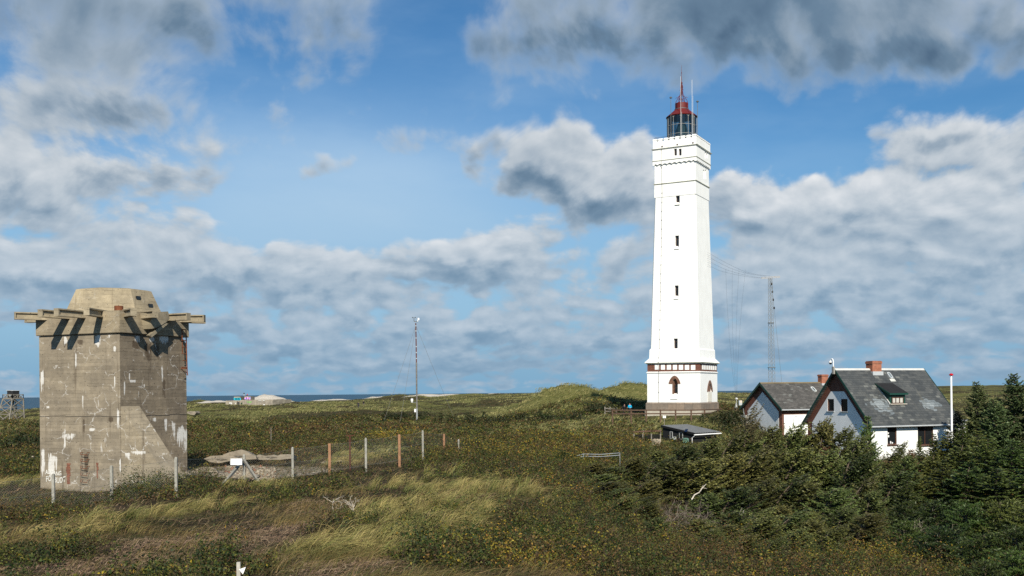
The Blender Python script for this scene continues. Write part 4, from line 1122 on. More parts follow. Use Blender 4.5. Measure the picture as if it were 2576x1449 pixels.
    MB().hexa([R(xa - .1, s0 - .25, .005), R(xb + .1, s0 - .25, .005), R(xb + .1, s0, .005), R(xa - .1, s0, .005), R(xa - .1, s0 - .25, .03), R(xb + .1, s0 - .25, .03), R(xb + .1, s0, .03), R(xa - .1, s0, .03)]).build('flashing', weathered('pale_lead', (.5, .5, .46), .15), sk)
    # dormer
    b0 = onroof(1416, 508); b1 = onroof(1555, 508)
    yd = (b0.y + b1.y) / 2; zb = onroof_z(yd); D = lambda x, y: fr.Y(*c5(x, y), yd)
    x0, x1 = D(1418, 470).x, D(1552, 470).x; zt = D(1480, 428).z
    tl, tr = onroof(1303, 338), onroof(1440, 336); yb = (tl.y + tr.y) / 2
    dm = MB().prism([(x0, yd, zb - .3), (x0, yd, zt), (x0, yb, onroof_z(yb)), (x0, yb, onroof_z(yb) - .2)], (x1 - x0, 0, 0)).build('dormer', GREEN, roof)
    xe0, xe1 = x0 - .16, x1 + .16
    MB().prism([(xe0, yd - .22, zt + .02), (xe0, yd - .22, zt + .17), (xe0, yb + .05, onroof_z(yb) + .10), (xe0, yb + .05, onroof_z(yb) - .02)], (xe1 - xe0, 0, 0)).build('dormer_roof', weathered('black_roofing_felt', (.016, .016, .017), .25, rough=.9), dm)
    MB().box(xe0 - .02, xe1 + .02, yd - .26, yd - .22, zt - .02, zt + .16).build('dormer_fascia', GREEN, dm)
    MB().prism([(xe0 - .03, yd - .20, zt - .02), (xe0 - .03, yd - .20, zt + .18), (xe0 - .03, yb, onroof_z(yb) + .11), (xe0 - .03, yb, onroof_z(yb) - .02)], (.03, 0, 0)).build('dormer_verge', GREEN, dm)
    wx0, wx1, wz0, wz1 = D(1434, 500).x, D(1532, 500).x, D(1480, 504).z, D(1480, 448).z
    fw = frame_window(dm, 'y', yd - .05, wx0, wx1, wz0, wz1, .075, bars=(), posts=(.333, .667))
    m = MB()
    for i in range(3):
        xa = wx0 + (wx1 - wx0) * i / 3 + .09
        for s in range(4): m.box(xa + s * .085, xa + s * .085 + .06, yd - .064, yd - .06, wz0 + .08, wz1 - .08)
    m.build('curtain', weathered('lace_curtain', (.62, .60, .54), .15), dm)
    MB().box(x0 - .06, x1 + .06, yd - .22, yd, zb - .04, zb + .03).build('apron', weathered('cream_lead', (.55, .50, .42), .1), dm)
    m = MB(); m.prism([(x0 - .10, yd - .1, zb - .02), (x0 - .10, yd - .1, zb + .10), (x0 - .10, yb, onroof_z(yb) + .05), (x0 - .10, yb, onroof_z(yb) - .02)], (.09, 0, 0)); m.build('flashing', weathered('pale_lead_strip', (.5, .49, .46), .1), dm)
    # camera mast on the gable end
    p = fr.X(*c5(935, 250), -ov_g - .06); q = fr.X(*c5(935, 186), -ov_g - .06)
    pm = MB().box(-ov_g - .22, -ov_g - .06, h - .14, h + .14, p.z, q.z).build('camera_post', weathered('grey_timber', (.30, .29, .26), .15), roof)
    zc2, zc1_ = fr.X(*c5(938, 118), -ov_g - .14).z, fr.X(*c5(910, 150), -ov_g - .14).z
    yl2 = fr.X(*c5(909, 150), -ov_g - .14).y
    arc = [(-ov_g - .14, h, q.z)] + [(-ov_g - .14, (h + yl2) / 2 + (h - yl2) / 2 * cos(t), zc2 - .3 + .3 * sin(t)) for t in [pi * i / 8 for i in range(9)]] + [(-ov_g - .14, yl2, zc1_ + .1)]
    MB().tube(arc, .055, 7).lathe([(.06, zc1_ + .16), (.17, zc1_ + .10), (.18, zc1_ - .02), (.10, zc1_ - .06)], 12, c=(-ov_g - .14, yl2)).build('camera_arm', WHITE_METAL, pm)
    MB().lathe([(.14, zc1_ - .04), (.13, zc1_ - .14), (.05, zc1_ - .2)], 12, c=(-ov_g - .14, yl2)).build('camera_dome', BLACK_GLASS, pm)
    # annex at the far end
    a = fr.hit(*c5(2048, 656), (0, 2.2, 0), (0, 1, 0)); b = fr.hit(*c5(2112, 652), (0, 2.2, 0), (0, 1, 0))
    ax = MB().box(L + .02, b.x - .25, 2.5, 6.0, -1, a.z - .05).build('annex', WHITE_HOUSE, T)
    MB().box(L + .04, b.x, 2.2, 6.3, a.z - .02, a.z + .14).build('annex_roof', weathered('zinc_roof', (.20, .21, .22), .15), ax)
    MB().box(L - .3, L - .22, -.13, -.05, 0, wall_h - .2).build('downpipe', GREY_METAL, T)
    return T, fr

def build_second_house():
    ang = 21.0; ex = Vector((cos(radians(ang)), sin(radians(ang)), 0)); ey = Vector((-sin(radians(ang)), cos(radians(ang)), 0))
    P0 = at(*c5(487, 553), 115.0); half = along(P0, ey, c5(300, 325)[0]); ov_e, ov_g = .45, .4
    ridge = P0 + ey * half; zr = EYE + ray(*c5(300, 325))[1] * ridge.y; rise = zr - P0.z
    o = P0 + ex * ov_g + ey * ov_e; W = 2 * (half - ov_e); L = 13.0; base = 14.6
    wall_h = P0.z - .14 + rise * ov_e / half - base; o.z = base; fr = Frame(o, ang); pitch = atan2(rise, half)
    T = thing('low_slate_roofed_house', 'smaller grey gabled house with brown slate roof behind the windswept spruces', 'house', o, radians(ang))
    rm = slate('brown_grey_slate', [(.25, (.058, .054, .048)), (.5, (.082, .076, .068)), (.7, (.108, .10, .09))], pitch, .42, .26)
    wall, roof, ze, zr, k = gable_house(T, fr, L, W, wall_h, rise, ov_e, ov_g, rm, weathered('lichen_ridge', (.17, .13, .07), .4), GREEN)
    h = W / 2; inset = .95
    zc = wall_h + k * .55 - inset
    ph = concrete('pocked_plaster', (.58, .60, .60), plank=.01, white=0.0)
    pl = weathered('pocked_grey_plaster', (.66, .68, .68), .12, 2.0)
    ztip = wall_h + k * h - inset
    MB().prism([(-.03, .62, -1), (-.03, W - .62, -1), (-.03, W - .62, zc + .05), (-.03, h, ztip), (-.03, .62, zc + .05)], (.05, 0, 0)).build('gable_plaster', pl, wall)
    MB().box(0, .02, h - .22, h + .22, ztip - .5, ztip + .1).build('gable_key_brick', BRICK_RED, wall)
    MB().box(0.25, L, -.03, .02, -1, wall_h - .85).build('front_plaster', WHITE_HOUSE, wall)
    a = fr.Y(*c5(612, 640), -.05); w = thing('window', None, None); del_tags(w); w.parent = T
    ar = [(.36 * cos(t), .36 * sin(t)) for t in [pi * i / 10 for i in range(11)]]; ztop = fr.Y(*c5(612, 612), -.05).z - .36
    m = MB(); 
    for i in range(10):
        m.prism([(a.x + ar[i][0], -.06, ztop + ar[i][1]), (a.x + ar[i + 1][0], -.06, ztop + ar[i + 1][1]), (a.x + ar[i + 1][0] * .82, -.06, ztop + ar[i + 1][1] * .82), (a.x + ar[i][0] * .82, -.06, ztop + ar[i][1] * .82)], (0, .05, 0))
    m.box(a.x - .36, a.x - .30, -.06, -.01, 1.0, ztop).box(a.x + .30, a.x + .36, -.06, -.01, 1.0, ztop).build('frame', GREY_METAL, w)
    MB().box(a.x - .3, a.x + .3, -.045, -.031, 1.0, ztop + .25).build('pane', WHITE_HOUSE, w)
    q0, q1 = fr.Y(*c5(818, 340), h), fr.Y(*c5(873, 340), h); zt = fr.Y(*c5(845, 254), h).z
    ch = MB().box(q0.x, q1.x, h - .35, h + .4, zr - .6, zt).box(q0.x - .05, q1.x + .05, h - .4, h + .45, zt - .22, zt - .04).build('chimney', BRICK_ORANGE, roof)
    MB().box(q0.x - .08, q1.x + .08, h - .5, h + .5, zr - .6, zr - .12).build('flashing', GREY_METAL, ch)
    rp = lambda x, y: fr.hit(*c5(x, y), (0, -ov_e, ze), (0, -sin(pitch), cos(pitch)))
    n = Vector((0, -sin(pitch), cos(pitch))); q = [rp(*p) for p in ((725, 366), (762, 364), (796, 402), (755, 405))]
    xa, xb = q[0].x + .1, q[2].x - .1; s0, s1 = q[3].y, q[0].y
    R = lambda x, y, up: Vector((x, y, ze + k * (y + ov_e))) + n * up
    m = MB()
    for (ya, yb, xa_, xb_) in ((s0, s0 + .09, xa, xb), (s1 - .09, s1, xa, xb), (s0, s1, xa, xa + .09), (s0, s1, xb - .09, xb)):
        m.hexa([R(xa_, ya, 0), R(xb_, ya, 0), R(xb_, yb, 0), R(xa_, yb, 0), R(xa_, ya, .12), R(xb_, ya, .12), R(xb_, yb, .12), R(xa_, yb, .12)])
    sk = m.build('skylight', weathered('pale_frame', (.55, .56, .54), .1), roof)
    MB().hexa([R(xa + .05, s0 + .05, .03), R(xb - .05, s0 + .05, .03), R(xb - .05, s1 - .05, .03), R(xa + .05, s1 - .05, .03), R(xa + .05, s0 + .05, .09), R(xb - .05, s0 + .05, .09), R(xb - .05, s1 - .05, .09), R(xa + .05, s1 - .05, .09)]).build('pane', material('grey_pane', None, (.10, .12, .13), .15, .6), sk)
    MB().box(-.75, -.08, W - 1.3, W - .2, wall_h - 2.2, wall_h - 1.0).build('heat_pump', weathered('grey_beige_box', (.34, .33, .29), .12), T)
    MB().tube([(-.1, W + .15, wall_h - .2), (-.1, W + .1, wall_h - .6), (-.1, W - .02, wall_h - .9), (-.1, W - .02, 0)], .06, 6).build('downpipe', DARK_METAL, T)
    return T, fr

def build_shed():
    o = at(692.0, 440, 108.0); base = 13.7; o.z = base; fr = Frame(o, -50.0)
    ex, ey = fr.M.to_3x3() @ Vector((1, 0, 0)), fr.M.to_3x3() @ Vector((0, 1, 0))
    W = -along(o, ex, 662.5); D = along(o, ey, 716.0)
    T = thing('black_shed', 'black timber shed with low corrugated roof beside the spruce hedge', 'shed', o, radians(-50))
    zl = fr.X(*c7(1300, 590), 0).z; zh = fr.Y(*c7(870, 525), -.15).z
    BLK = weathered('black_tarred_boards', (.010, .010, .011), .3, 4, rough=.75)
    def boards(nt, b):
        p = objco(nt); x, y, z = sep(nt, p); f = ((x + y) * 6).fn('FRACT').ss(.03, .10)
        c = mixc(nt, f, (.004, .004, .004), (.013, .013, .014)); nt.links.new(c.k, b.inputs['Base Color']); bump(nt, b, f, .6, .02)
    BL2 = material('black_boarding', boards, rough=.75, spec=.25)
    m = MB().prism([(-W, 0, -1), (0, 0, -1), (0, 0, zl - .05), (-W, 0, zh - .05)], (0, D, 0)); wall = m.build('wall', BL2, T)
    sl = (zh - zl) / W
    # corrugated roof
    n = int(D / .09); m = MB(); vs = []; xa, xb = .45, -W - .15
    for i in range(n + 1):
        y = -.15 + (D + .3) * i / n; dz = .02 * sin(i * pi / 2) 
        for x in (xa, xb): vs.append((x, y, zl - x * sl + .06 + dz))
    off = len(vs); vs += [(a, b, c - .03) for a, b, c in vs]
    fs = [(2 * i, 2 * i + 1, 2 * i + 3, 2 * i + 2) for i in range(n)] + [(off + 2 * i, off + 2 * i + 2, off + 2 * i + 3, off + 2 * i + 1) for i in range(n)]
    fs += [(2 * i, 2 * i + 2, off + 2 * i + 2, off + 2 * i) for i in range(n)]
    m.add(vs, fs); roof = m.build('roof', weathered('corrugated_cement_sheet', (.13, .135, .138), .2, 1.5), T)
    MB().prism([(xa, -.19, zl - xa * sl + .09), (xb, -.19, zl - xb * sl + .09), (xb, -.19, zl - xb * sl - .14), (xa, -.19, zl - xa * sl - .14)], (0, .03, 0)).build('fascia', BLK, roof)
    g = MB().tube([(.50, -.2, zl - .22), (.50, D + .2, zl - .20)], .07, 8).build('gutter', WHITE_METAL, roof)
    MB().tube([(.5, -.1, zl - .25), (.35, -.1, zl - .4), (.1, -.1, zl - .55), (.1, -.1, -.5)], .045, 7).build('downpipe', WHITE_METAL, T)
    Fp = lambda x, y: fr.Y(*c7(x, y), -.02)
    for xa_, xb_, ya, yb in ((980, 1006, 582, 655), (1076, 1112, 592, 662)):
        a, b = Fp(xa_, yb), Fp(xb_, ya); w = thing('window', None, None); del_tags(w); w.parent = T
        frame_window(w, 'y', -.03, a.x, b.x, a.z, b.z, .06, bars=(), mat=weathered('dull_white_frame', (.30, .31, .31), .1))
    a, b = Fp(1016, 668), Fp(1043, 637); MB().box(a.x, b.x, -.25, -.0, a.z, b.z).build('white_box', weathered('grey_white_box', (.42, .43, .42), .1), T)
    c = Fp(1146, 672); m = MB()
    for k in range(4): m.tube([(c.x - .25 + .16 * k + .17 * cos(t), -.06 - .015 * k, c.z + .24 * sin(t)) for t in [2 * pi * i / 14 for i in range(15)]], .022, 5, cap=False)
    m.build('hose_coil', weathered('green_white_hose', (.22, .42, .34), .25, 6), T)
    a = Fp(1158, 572); MB().prism([(a.x - .2, -.3, a.z - .12), (a.x + .18, -.3, a.z - .12), (a.x + .18, -.12, a.z + .14), (a.x - .2, -.12, a.z + .14)], (0, .03, .02)).build('solar_panel', material('solar_cell', None, (.01, .02, .05), .2, .6), T)
    return T, fr, W, D, zl, zh
MH, MHF = build_main_house()
SH, SHF = build_second_house()
SD, SDF, SDW, SDD, SDZL, SDZH = build_shed()
# ---------------------------------------------------------------- masts, fences, people and small things
c6 = crop(700, 1500, .4658); c0 = crop(0, 1520, .2621); cm_ = crop(2840, 980, .4004); cw = crop(1540, 1240, .3175); cp = crop(2420, 1560, .1087); cf = crop(850, 1550, .1165)
WOOD_GREY = weathered('weathered_grey_timber', (.20, .18, .15), .3, 3)
WOOD_BROWN = weathered('brown_fence_timber', (.10, .062, .042), .3, 3)
WOOD_ORANGE = weathered('new_orange_timber', (.27, .145, .08), .35, 3)
CONC_POST = weathered('lichened_concrete_post', (.27, .26, .225), .4, 5)
RUSTY = weathered('rusty_steel', (.085, .032, .020), .35, 5)
WIRE = material('galvanised_wire', None, (.23, .225, .20), .5, .4, .4)
BLACKP = weathered('black_parts', (.02, .02, .022), .2, 4)

def sagging(a, b, sag, n=14):
    a, b = Vector(a), Vector(b)
    return [a.lerp(b, i / n) - Vector((0, 0, sag * 4 * (i / n) * (1 - i / n))) for i in range(n + 1)]

def weather_mast():
    Y = 150.0; p0 = at(*cw(402, 1382), Y); g = gz(p0.x, p0.y); p1 = at(*cw(388, 165), Y); pm = at(*cw(396, 660), Y)
    T = thing('weather_mast', 'tall thin guyed weather mast with wind sensors on its crossbar', 'mast', (p0.x, p0.y, g))
    L = lambda p: Vector(p) - Vector((p0.x, p0.y, g))
    zb = at(*cw(402, 1240), Y)
    MB().tube([(0, 0, -.5), L(zb)], .13, 8).build('mast_foot', weathered('dull_zinc_foot', (.27, .28, .28), .2, 3), T)
    MB().tube([L(zb), L(pm)], .115, 8).build('lower_tube', weathered('streaked_grey_tube', (.16, .15, .14), .5, 6), T)
    MB().tube([L(pm), L(p1)], .085, 8).build('upper_tube', weathered('rust_brown_tube', (.12, .045, .032), .45, 5), T)
    m = MB()
    for t in (.1, .25, .4, .62, .8, .93):
        p = L(pm).lerp(L(p1), t); m.lathe([(.10, p.z - .07), (.10, p.z + .07)], 8, c=(p.x, p.y))
    m.build('clamp', GREY_METAL, T)
    a, b = L(at(*cw(366, 143), Y)), L(at(*cw(412, 150), Y)); MB().bar(a, b, .12, .12).build('crossbar', DARK_METAL, T)
    s = L(at(*cw(365, 130), Y)); m = MB().tube([a, s, s + Vector((0, 0, .35))], .05, 6).tube([s + Vector((-.2, 0, .4)), s + Vector((.2, 0, .4))], .02, 4)
    for d in (-.2, .2): m.lathe([(.02, -.08), (.09, -.04), (.09, .05), (.02, .08)], 8, fr=lambda q, d=d: (s.x + d + q[0], s.y + q[1], s.z + .42 + q[2]))
    m.build('cup_anemometer', DARK_METAL, T)
    s = L(at(*cw(409, 128), Y)); e = L(at(*cw(425, 114), Y)); MB().tube([b, s], .05, 6).box(e.x - .09, e.x + .09, -.02, .02, e.z - .17, e.z + .17).tube([s, s + Vector((0, 0, .35)), e], .03, 5).build('wind_vane', WHITE_METAL, T)
    a = L(at(*cw(408, 1168), Y)); b = L(at(*cw(350, 1165), Y)); c = L(at(*cw(344, 1120), Y))
    MB().bar(a, b, .08, .08).build('sensor_arm', DARK_METAL, T)
    MB().lathe([(.12, b.z), (.14, b.z + .1), (.20, b.z + .3), (.20, c.z), (.1, c.z + .05)], 10, c=(b.x - .12, b.y)).build('radiation_shield', WHITE_METAL, T)
    a, b = L(at(*cw(372, 1286), Y)), L(at(*cw(392, 1246), Y)); MB().box(a.x, b.x, -.35, -.1, a.z, b.z).build('instrument_box', WHITE_METAL, T)
    top = L(p1) - Vector((0, 0, .3))
    for q, Yq, zz in (((85, 1090), 146, -1.5), ((190, 1415), 136, 0), ((745, 1045), 152, -2.4)):
        e = at(*cw(*q), Yq); d = (e - p1); k = 1.0
        if zz: k = (gz(e.x, e.y) - p1.z) / d.z
        MB().tube(sagging(top, L(p1 + d * k), .12), .016, 4).build('guy_wire', WIRE, T)
weather_mast()

def radio_mast():
    Y = 160.0; tp = at(*cm_(602, 330), Y); bt = at(*cm_(618, 1375), Y); g = gz(bt.x, bt.y); k = (g - bt.z) / (tp.z - bt.z); foot = bt + (bt - tp) * (-k)
    T = thing('lattice_radio_mast', 'slender steel lattice mast with a white topped crossbar carrying aerial wires', 'mast', (foot.x, foot.y, g))
    L = lambda p: Vector(p) - Vector((foot.x, foot.y, g))
    H_ = tp.z - g; top = L(tp); w0, w1 = .98, .52; rot = radians(20)
    def cor(i, t):
        w = (w0 + (w1 - w0) * t) / 2; c = top * t; a = rot + pi / 4 + i * pi / 2
        return Vector((c.x + w * 1.2 * cos(a), c.y + w * 1.2 * sin(a), H_ * t))
    m = MB()
    for i in range(4): m.tube([cor(i, 0), cor(i, 1)], .026, 4)
    n = 34
    for s in range(n):
        for i in range(4):
            a, b = (i, (i + 1) % 4) if (s + i) % 2 else ((i + 1) % 4, i)
            m.tube([cor(a, s / n), cor(b, (s + 1) / n)], .013, 4, cap=False)
            m.tube([cor(b, s / n), cor(a, (s + 1) / n)], .013, 4, cap=False)
    m.build('lattice', weathered('grey_lattice_steel', (.24, .25, .25), .15), T)
    for yv in (778, 1225):
        z = L(at(*cm_(612, yv), Y)).z; c = top * (z / H_); w = (w0 + (w1 - w0) * z / H_) * .62
        MB().box(c.x - w, c.x + w, c.y - w, c.y + w, z - .05, z + .05).build('flange', DARK_METAL, T)
    a, b = L(at(*cm_(512, 330), Y)), L(at(*cm_(697, 318), Y)); m = MB()
    for dz in (-.1, .1):
        m.bar(a + Vector((0, 0, dz)), b + Vector((0, 0, dz)), .10, .06)
    for i in range(9):
        t = i / 8; m.bar(a.lerp(b, t) + Vector((0, 0, -.1)), a.lerp(b, min(1, t + .06)) + Vector((0, 0, .1)), .04, .04)
    m.build('crossbar', weathered('rust_spotted_white_steel', (.42, .38, .33), .35, 6), T)
    pts = [L(at(*cm_(x, y), Y)) for x, y in ((612, 340), (625, 470), (641, 630), (668, 900), (718, 1375))]
    e = pts[-1] + (pts[-1] - pts[-2]) * 1.2
    MB().tube(pts + [e], .018, 4).build('guy_wire', WIRE, T)
    for x, y in ((615, 389), (624, 468), (632, 547), (641, 629)):
        p = L(at(*cm_(x, y), Y)); MB().lathe([(.05, p.z - .2), (.12, p.z - .14), (.12, p.z + .14), (.05, p.z + .2)], 8, c=(p.x, p.y)).build('insulator', BLACKP, T)
    # the aerial strung to the lighthouse
    o = at(*cm_(300, 300), 140); A = thing('wire_aerial', 'thin sagging aerial wires strung between lighthouse and lattice mast', 'aerial wires', o)
    K = lambda p: Vector(p) - o
    WD = material('dark_wire', None, (.06, .065, .07), .6, .3)
    ends = ((497, 331), (520, 328), (560, 312), (600, 309)); starts = ((18, 213), (18, 173), (18, 133), (18, 93)); knees = ((158, 273), (223, 266), (288, 262), (352, 267)); foots = ((254, 1449), (262, 1449), (270, 1449), (276, 1449))
    for s, kn, e in zip(starts, knees, ends):
        P = [at(*cm_(*s), 131.5), at(*cm_(*kn), 131.5 + 28.5 * (kn[0] - 18) / 560), at(*cm_(*e), 160)]
        P[0] = at(*cm_(s[0] - 40, s[1] - 20), 130.5)
        MB().tube([K(P[0])] + sagging(K(P[0]), K(P[1]), .15, 6)[1:] + sagging(K(P[1]), K(P[2]), .12, 6)[1:],   .010, 4).build('wire', WD, A)
    for kn, f in zip(knees, foots):
        Yk = 131.5 + 28.5 * (kn[0] - 18) / 560; a = at(*cm_(*kn), Yk); b = at(*cm_(*f), 139); b = b + (b - a) * .12
        MB().tube([K(a + Vector((0, 0, .4))), K(a)] + [K(a.lerp(b, t) + Vector((-.25 * 4 * t * (1 - t), 0, 0))) for t in (.25, .5, .75, 1)], .008, 4).build('drop_wire', WD, A)
radio_mast()

def flagpole():
    p1 = at(*c5(1965, 262), 81.0); p0 = at(*c5(1953, 720), 81.0); g = gz(p0.x, p0.y)
    T = thing('flagpole', 'white flagpole with a red knob in front of the slate roof', 'flagpole', (p0.x, p0.y, g))
    MB().tube([(0, 0, -.5), (0, 0, p1.z - g)], [.105, .062], 10).build('pole', WHITE_METAL, T, smooth=True)
    z = p1.z - g; MB().lathe([(.03, z - .02), (.16, z), (.17, z + .06), (.10, z + .14), (.02, z + .17)], 12).build('knob', weathered('red_gloss_paint', (.45, .012, .02), .1, rough=.3), T)
flagpole()

def lookout_tower():
    Y = 230.0; A, B, C = at(*c0(15, 690), Y), at(*c0(265, 660), Y - 1.2), at(*c0(374, 640), Y + 2.6)
    g = (A.z + B.z) / 2; o = Vector(((A.x + C.x) / 2, Y, g))
    T = thing('timber_lookout_tower', 'grey timber lookout tower with small dark cabin by the sea', 'lookout tower', o)
    rz = radians(-23); w0, w1 = 4.3, 3.0
    zf = at(*c0(160, 290), Y).z - g; zr = at(*c0(160, 222), Y).z - g; zh = at(*c0(195, 152), Y).z - g
    ct = at(*c0(200, 255), Y); sh = Vector((ct.x - o.x, 0, 0))
    R = Matrix.Rotation(rz, 3, 'Z')
    def P(i, z):
        t = z / zf; w = (w0 + (w1 - w0) * min(t, 1)) / 2; sx, sy = ((-1, -1), (1, -1), (1, 1), (-1, 1))[i % 4]
        return R @ Vector((sx * w, sy * w, 0)) + sh * min(t, 1) + Vector((0, 0, z))
    for i in range(4): MB().bar(P(i, -1.0), P(i, zf), .22, .22).build('leg', WOOD_GREY, T)
    lv = [.1, zf * .40, zf * .68, zf]
    for i in range(4):
        m = MB()
        for a, b in zip(lv[:-1], lv[1:]):
            m.bar(P(i, a), P(i + 1, b), .12, .14); m.bar(P(i + 1, a), P(i, b), .10, .14); m.bar(P(i, b), P(i + 1, b), .12, .16)
        m.build('bracing', WOOD_GREY, T)
        m = MB(); m.bar(P(i, zf + .15), P(i + 1, zf + .15), .1, .16); m.bar(P(i, zr), P(i + 1, zr), .1, .14)
        for t in (0, .5, 1):
            a, b = P(i, zf), P(i + 1, zf); q = a.lerp(b, t); m.bar(q, q + Vector((0, 0, zr - zf + .05)), .12, .12)
        for t in (0, .5):
            a, b = P(i, zf), P(i + 1, zf); h = Vector((0, 0, zr - zf)); m.bar(a.lerp(b, t), a.lerp(b, t + .5) + h, .07, .1); m.bar(a.lerp(b, t) + h, a.lerp(b, t + .5), .07, .1)
        m.build('railing', WOOD_GREY, T)
    fl = lambda q: R @ Vector(q) + sh
    MB().box(-1.6, 1.6, -1.6, 1.6, zf - .02, zf + .1, fl).build('platform', WOOD_GREY, T)
    hut = MB().box(-.9, .95, -.85, .9, zf + .1, zh - .15, fl).build('cabin', weathered('dark_cabin_boards', (.022, .022, .024), .3), T)
    MB().prism([fl((-1.05, -1.0, zh + .02)), fl((1.1, -1.0, zh - .12)), fl((1.1, -1.0, zh - .22)), fl((-1.05, -1.0, zh - .08))], R @ Vector((0, 2.0, 0))).build('cabin_roof', GREY_METAL, hut)
    MB().box(-.2, .25, -.9, -.84, zf + .55, zf + 1.0, fl).build('cabin_window', material('pale_pane', None, (.25, .3, .33), .2), hut)
    m = MB(); a, b = fl((1.0, .6, .1)), fl((-.6, .6, zf))
    for s in (-.35, .35): m.bar(a + R @ Vector((0, s, 0)), b + R @ Vector((0, s, 0)), .08, .2)
    for k in range(14): q = a.lerp(b, k / 13); m.bar(q + R @ Vector((0, -.35, 0)), q + R @ Vector((0, .35, 0)), .2, .04)
    m.build('stair', WOOD_GREY, T)
lookout_tower()

def far_bunker():
    Y = 450.0; k = Y / F; o = at(*cf(1250, 620), Y); o.z = at(*cf(1250, 640), Y).z - 1.0
    T = thing('graffiti_bunker', 'low long concrete bunker with graffiti blocks on its roof by the sea', 'bunker', o)
    def L(x, y): p = at(*cf(x, y), Y); return Vector((p.x - o.x, 0, p.z - o.z))
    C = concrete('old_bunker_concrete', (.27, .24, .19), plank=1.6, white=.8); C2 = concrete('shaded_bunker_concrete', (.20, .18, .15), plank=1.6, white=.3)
    def blk(name, x0, x1, yt, yb, y0, y1, mat=C, parent=T, skew=0.0, bev=.12):
        a, b = L(x0, yb), L(x1, yt); m = MB(); q = [(a.x, y0, a.z), (b.x, y0, a.z), (b.x + skew, y1, a.z), (a.x + skew, y1, a.z)]
        m.hexa(q + [(x, y, b.z) for x, y, _ in q]); return m.build(name, mat, parent, bevel=bev)
    blk('left_block', 445, 935, 446, 700, 0, 9, skew=2.2); blk('main_block', 960, 2085, 416, 760, -1.2, 11, skew=5.8)
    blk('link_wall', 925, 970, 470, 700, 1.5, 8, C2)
    blk('casemate_front', 580, 870, 470, 700, -1.4, .5); blk('doorway', 872, 925, 492, 640, -.25, .4, weathered('dark_doorway', (.05, .05, .05), .2))
    blk('doorway', 1000, 1048, 515, 640, -1.5, -1.0, weathered('green_dark_door', (.025, .055, .03), .2)); blk('doorway', 1556, 1612, 602, 720, -1.55, -1.0, weathered('black_doorway', (.008, .008, .008), .2)); blk('wing_wall', 1500, 1560, 600, 760, -2.2, -1.25)
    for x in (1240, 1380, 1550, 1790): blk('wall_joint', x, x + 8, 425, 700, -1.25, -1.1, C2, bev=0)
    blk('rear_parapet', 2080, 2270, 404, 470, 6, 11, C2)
    u1 = blk('roof_block', 705, 938, 310, 450, 1.2, 6.4, skew=.4); u2 = blk('roof_block', 1065, 1295, 303, 430, 1.2, 6.4, skew=.4)
    # graffiti: fat bubble shapes sprayed on the two roof blocks and a green scrawl
    def disc(m, x, y, rx, ry, d=1.17, n=12):
        c = L(x, y); ex_ = (L(x + rx, y) - c).x; ez_ = (c - L(x, y + ry)).z
        m.add([(c.x + ex_ * cos(2 * pi * i / n), d, c.z + ez_ * sin(2 * pi * i / n)) for i in range(n)], [tuple(range(n))])
    def spray(name, col, shapes, par, d):
        m = MB()
        for s in shapes: disc(m, *s, d=d)
        m.build(name, weathered('spray_' + name, col, .12, 1, bumpy=0), par)
    spray('cyan_tag', (.012, .42, .55), [(730 + 28 * i, 392 + 6 * (i % 2), 27, 44) for i in range(8)], u1, 1.185)
    spray('tag_outline', (.015, .20, .30), [(742, 395, 9, 22), (784, 398, 9, 24), (832, 396, 8, 24), (875, 398, 9, 22), (912, 392, 7, 20)], u1, 1.17)
    spray('pink_tag', (.62, .30, .60), [(1105, 378, 36, 36), (1185, 362, 22, 46), (1240, 385, 40, 32)], u2, 1.185)
    spray('blue_tag', (.20, .28, .72), [(1130, 392, 26, 24), (1262, 360, 24, 24)], u2, 1.17)
    spray('purple_tag', (.16, .04, .24), [(1092, 402, 18, 16), (1152, 372, 16, 34), (1222, 392, 18, 20)], u2, 1.155)
    spray('green_tag', (.18, .42, .10), [(1220 + 22 * i, 500 + 14 * ((i * 2) % 3) - 10, 18, 16) for i in range(7)], T, -1.22)
    spray('white_tag', (.62, .62, .58), [(640, 530, 36, 26), (680, 540, 24, 34), (815, 556, 14, 18), (1800, 590, 30, 22), (1790, 450, 40, 10), (1650, 455, 70, 8)], T, -1.42)
far_bunker()

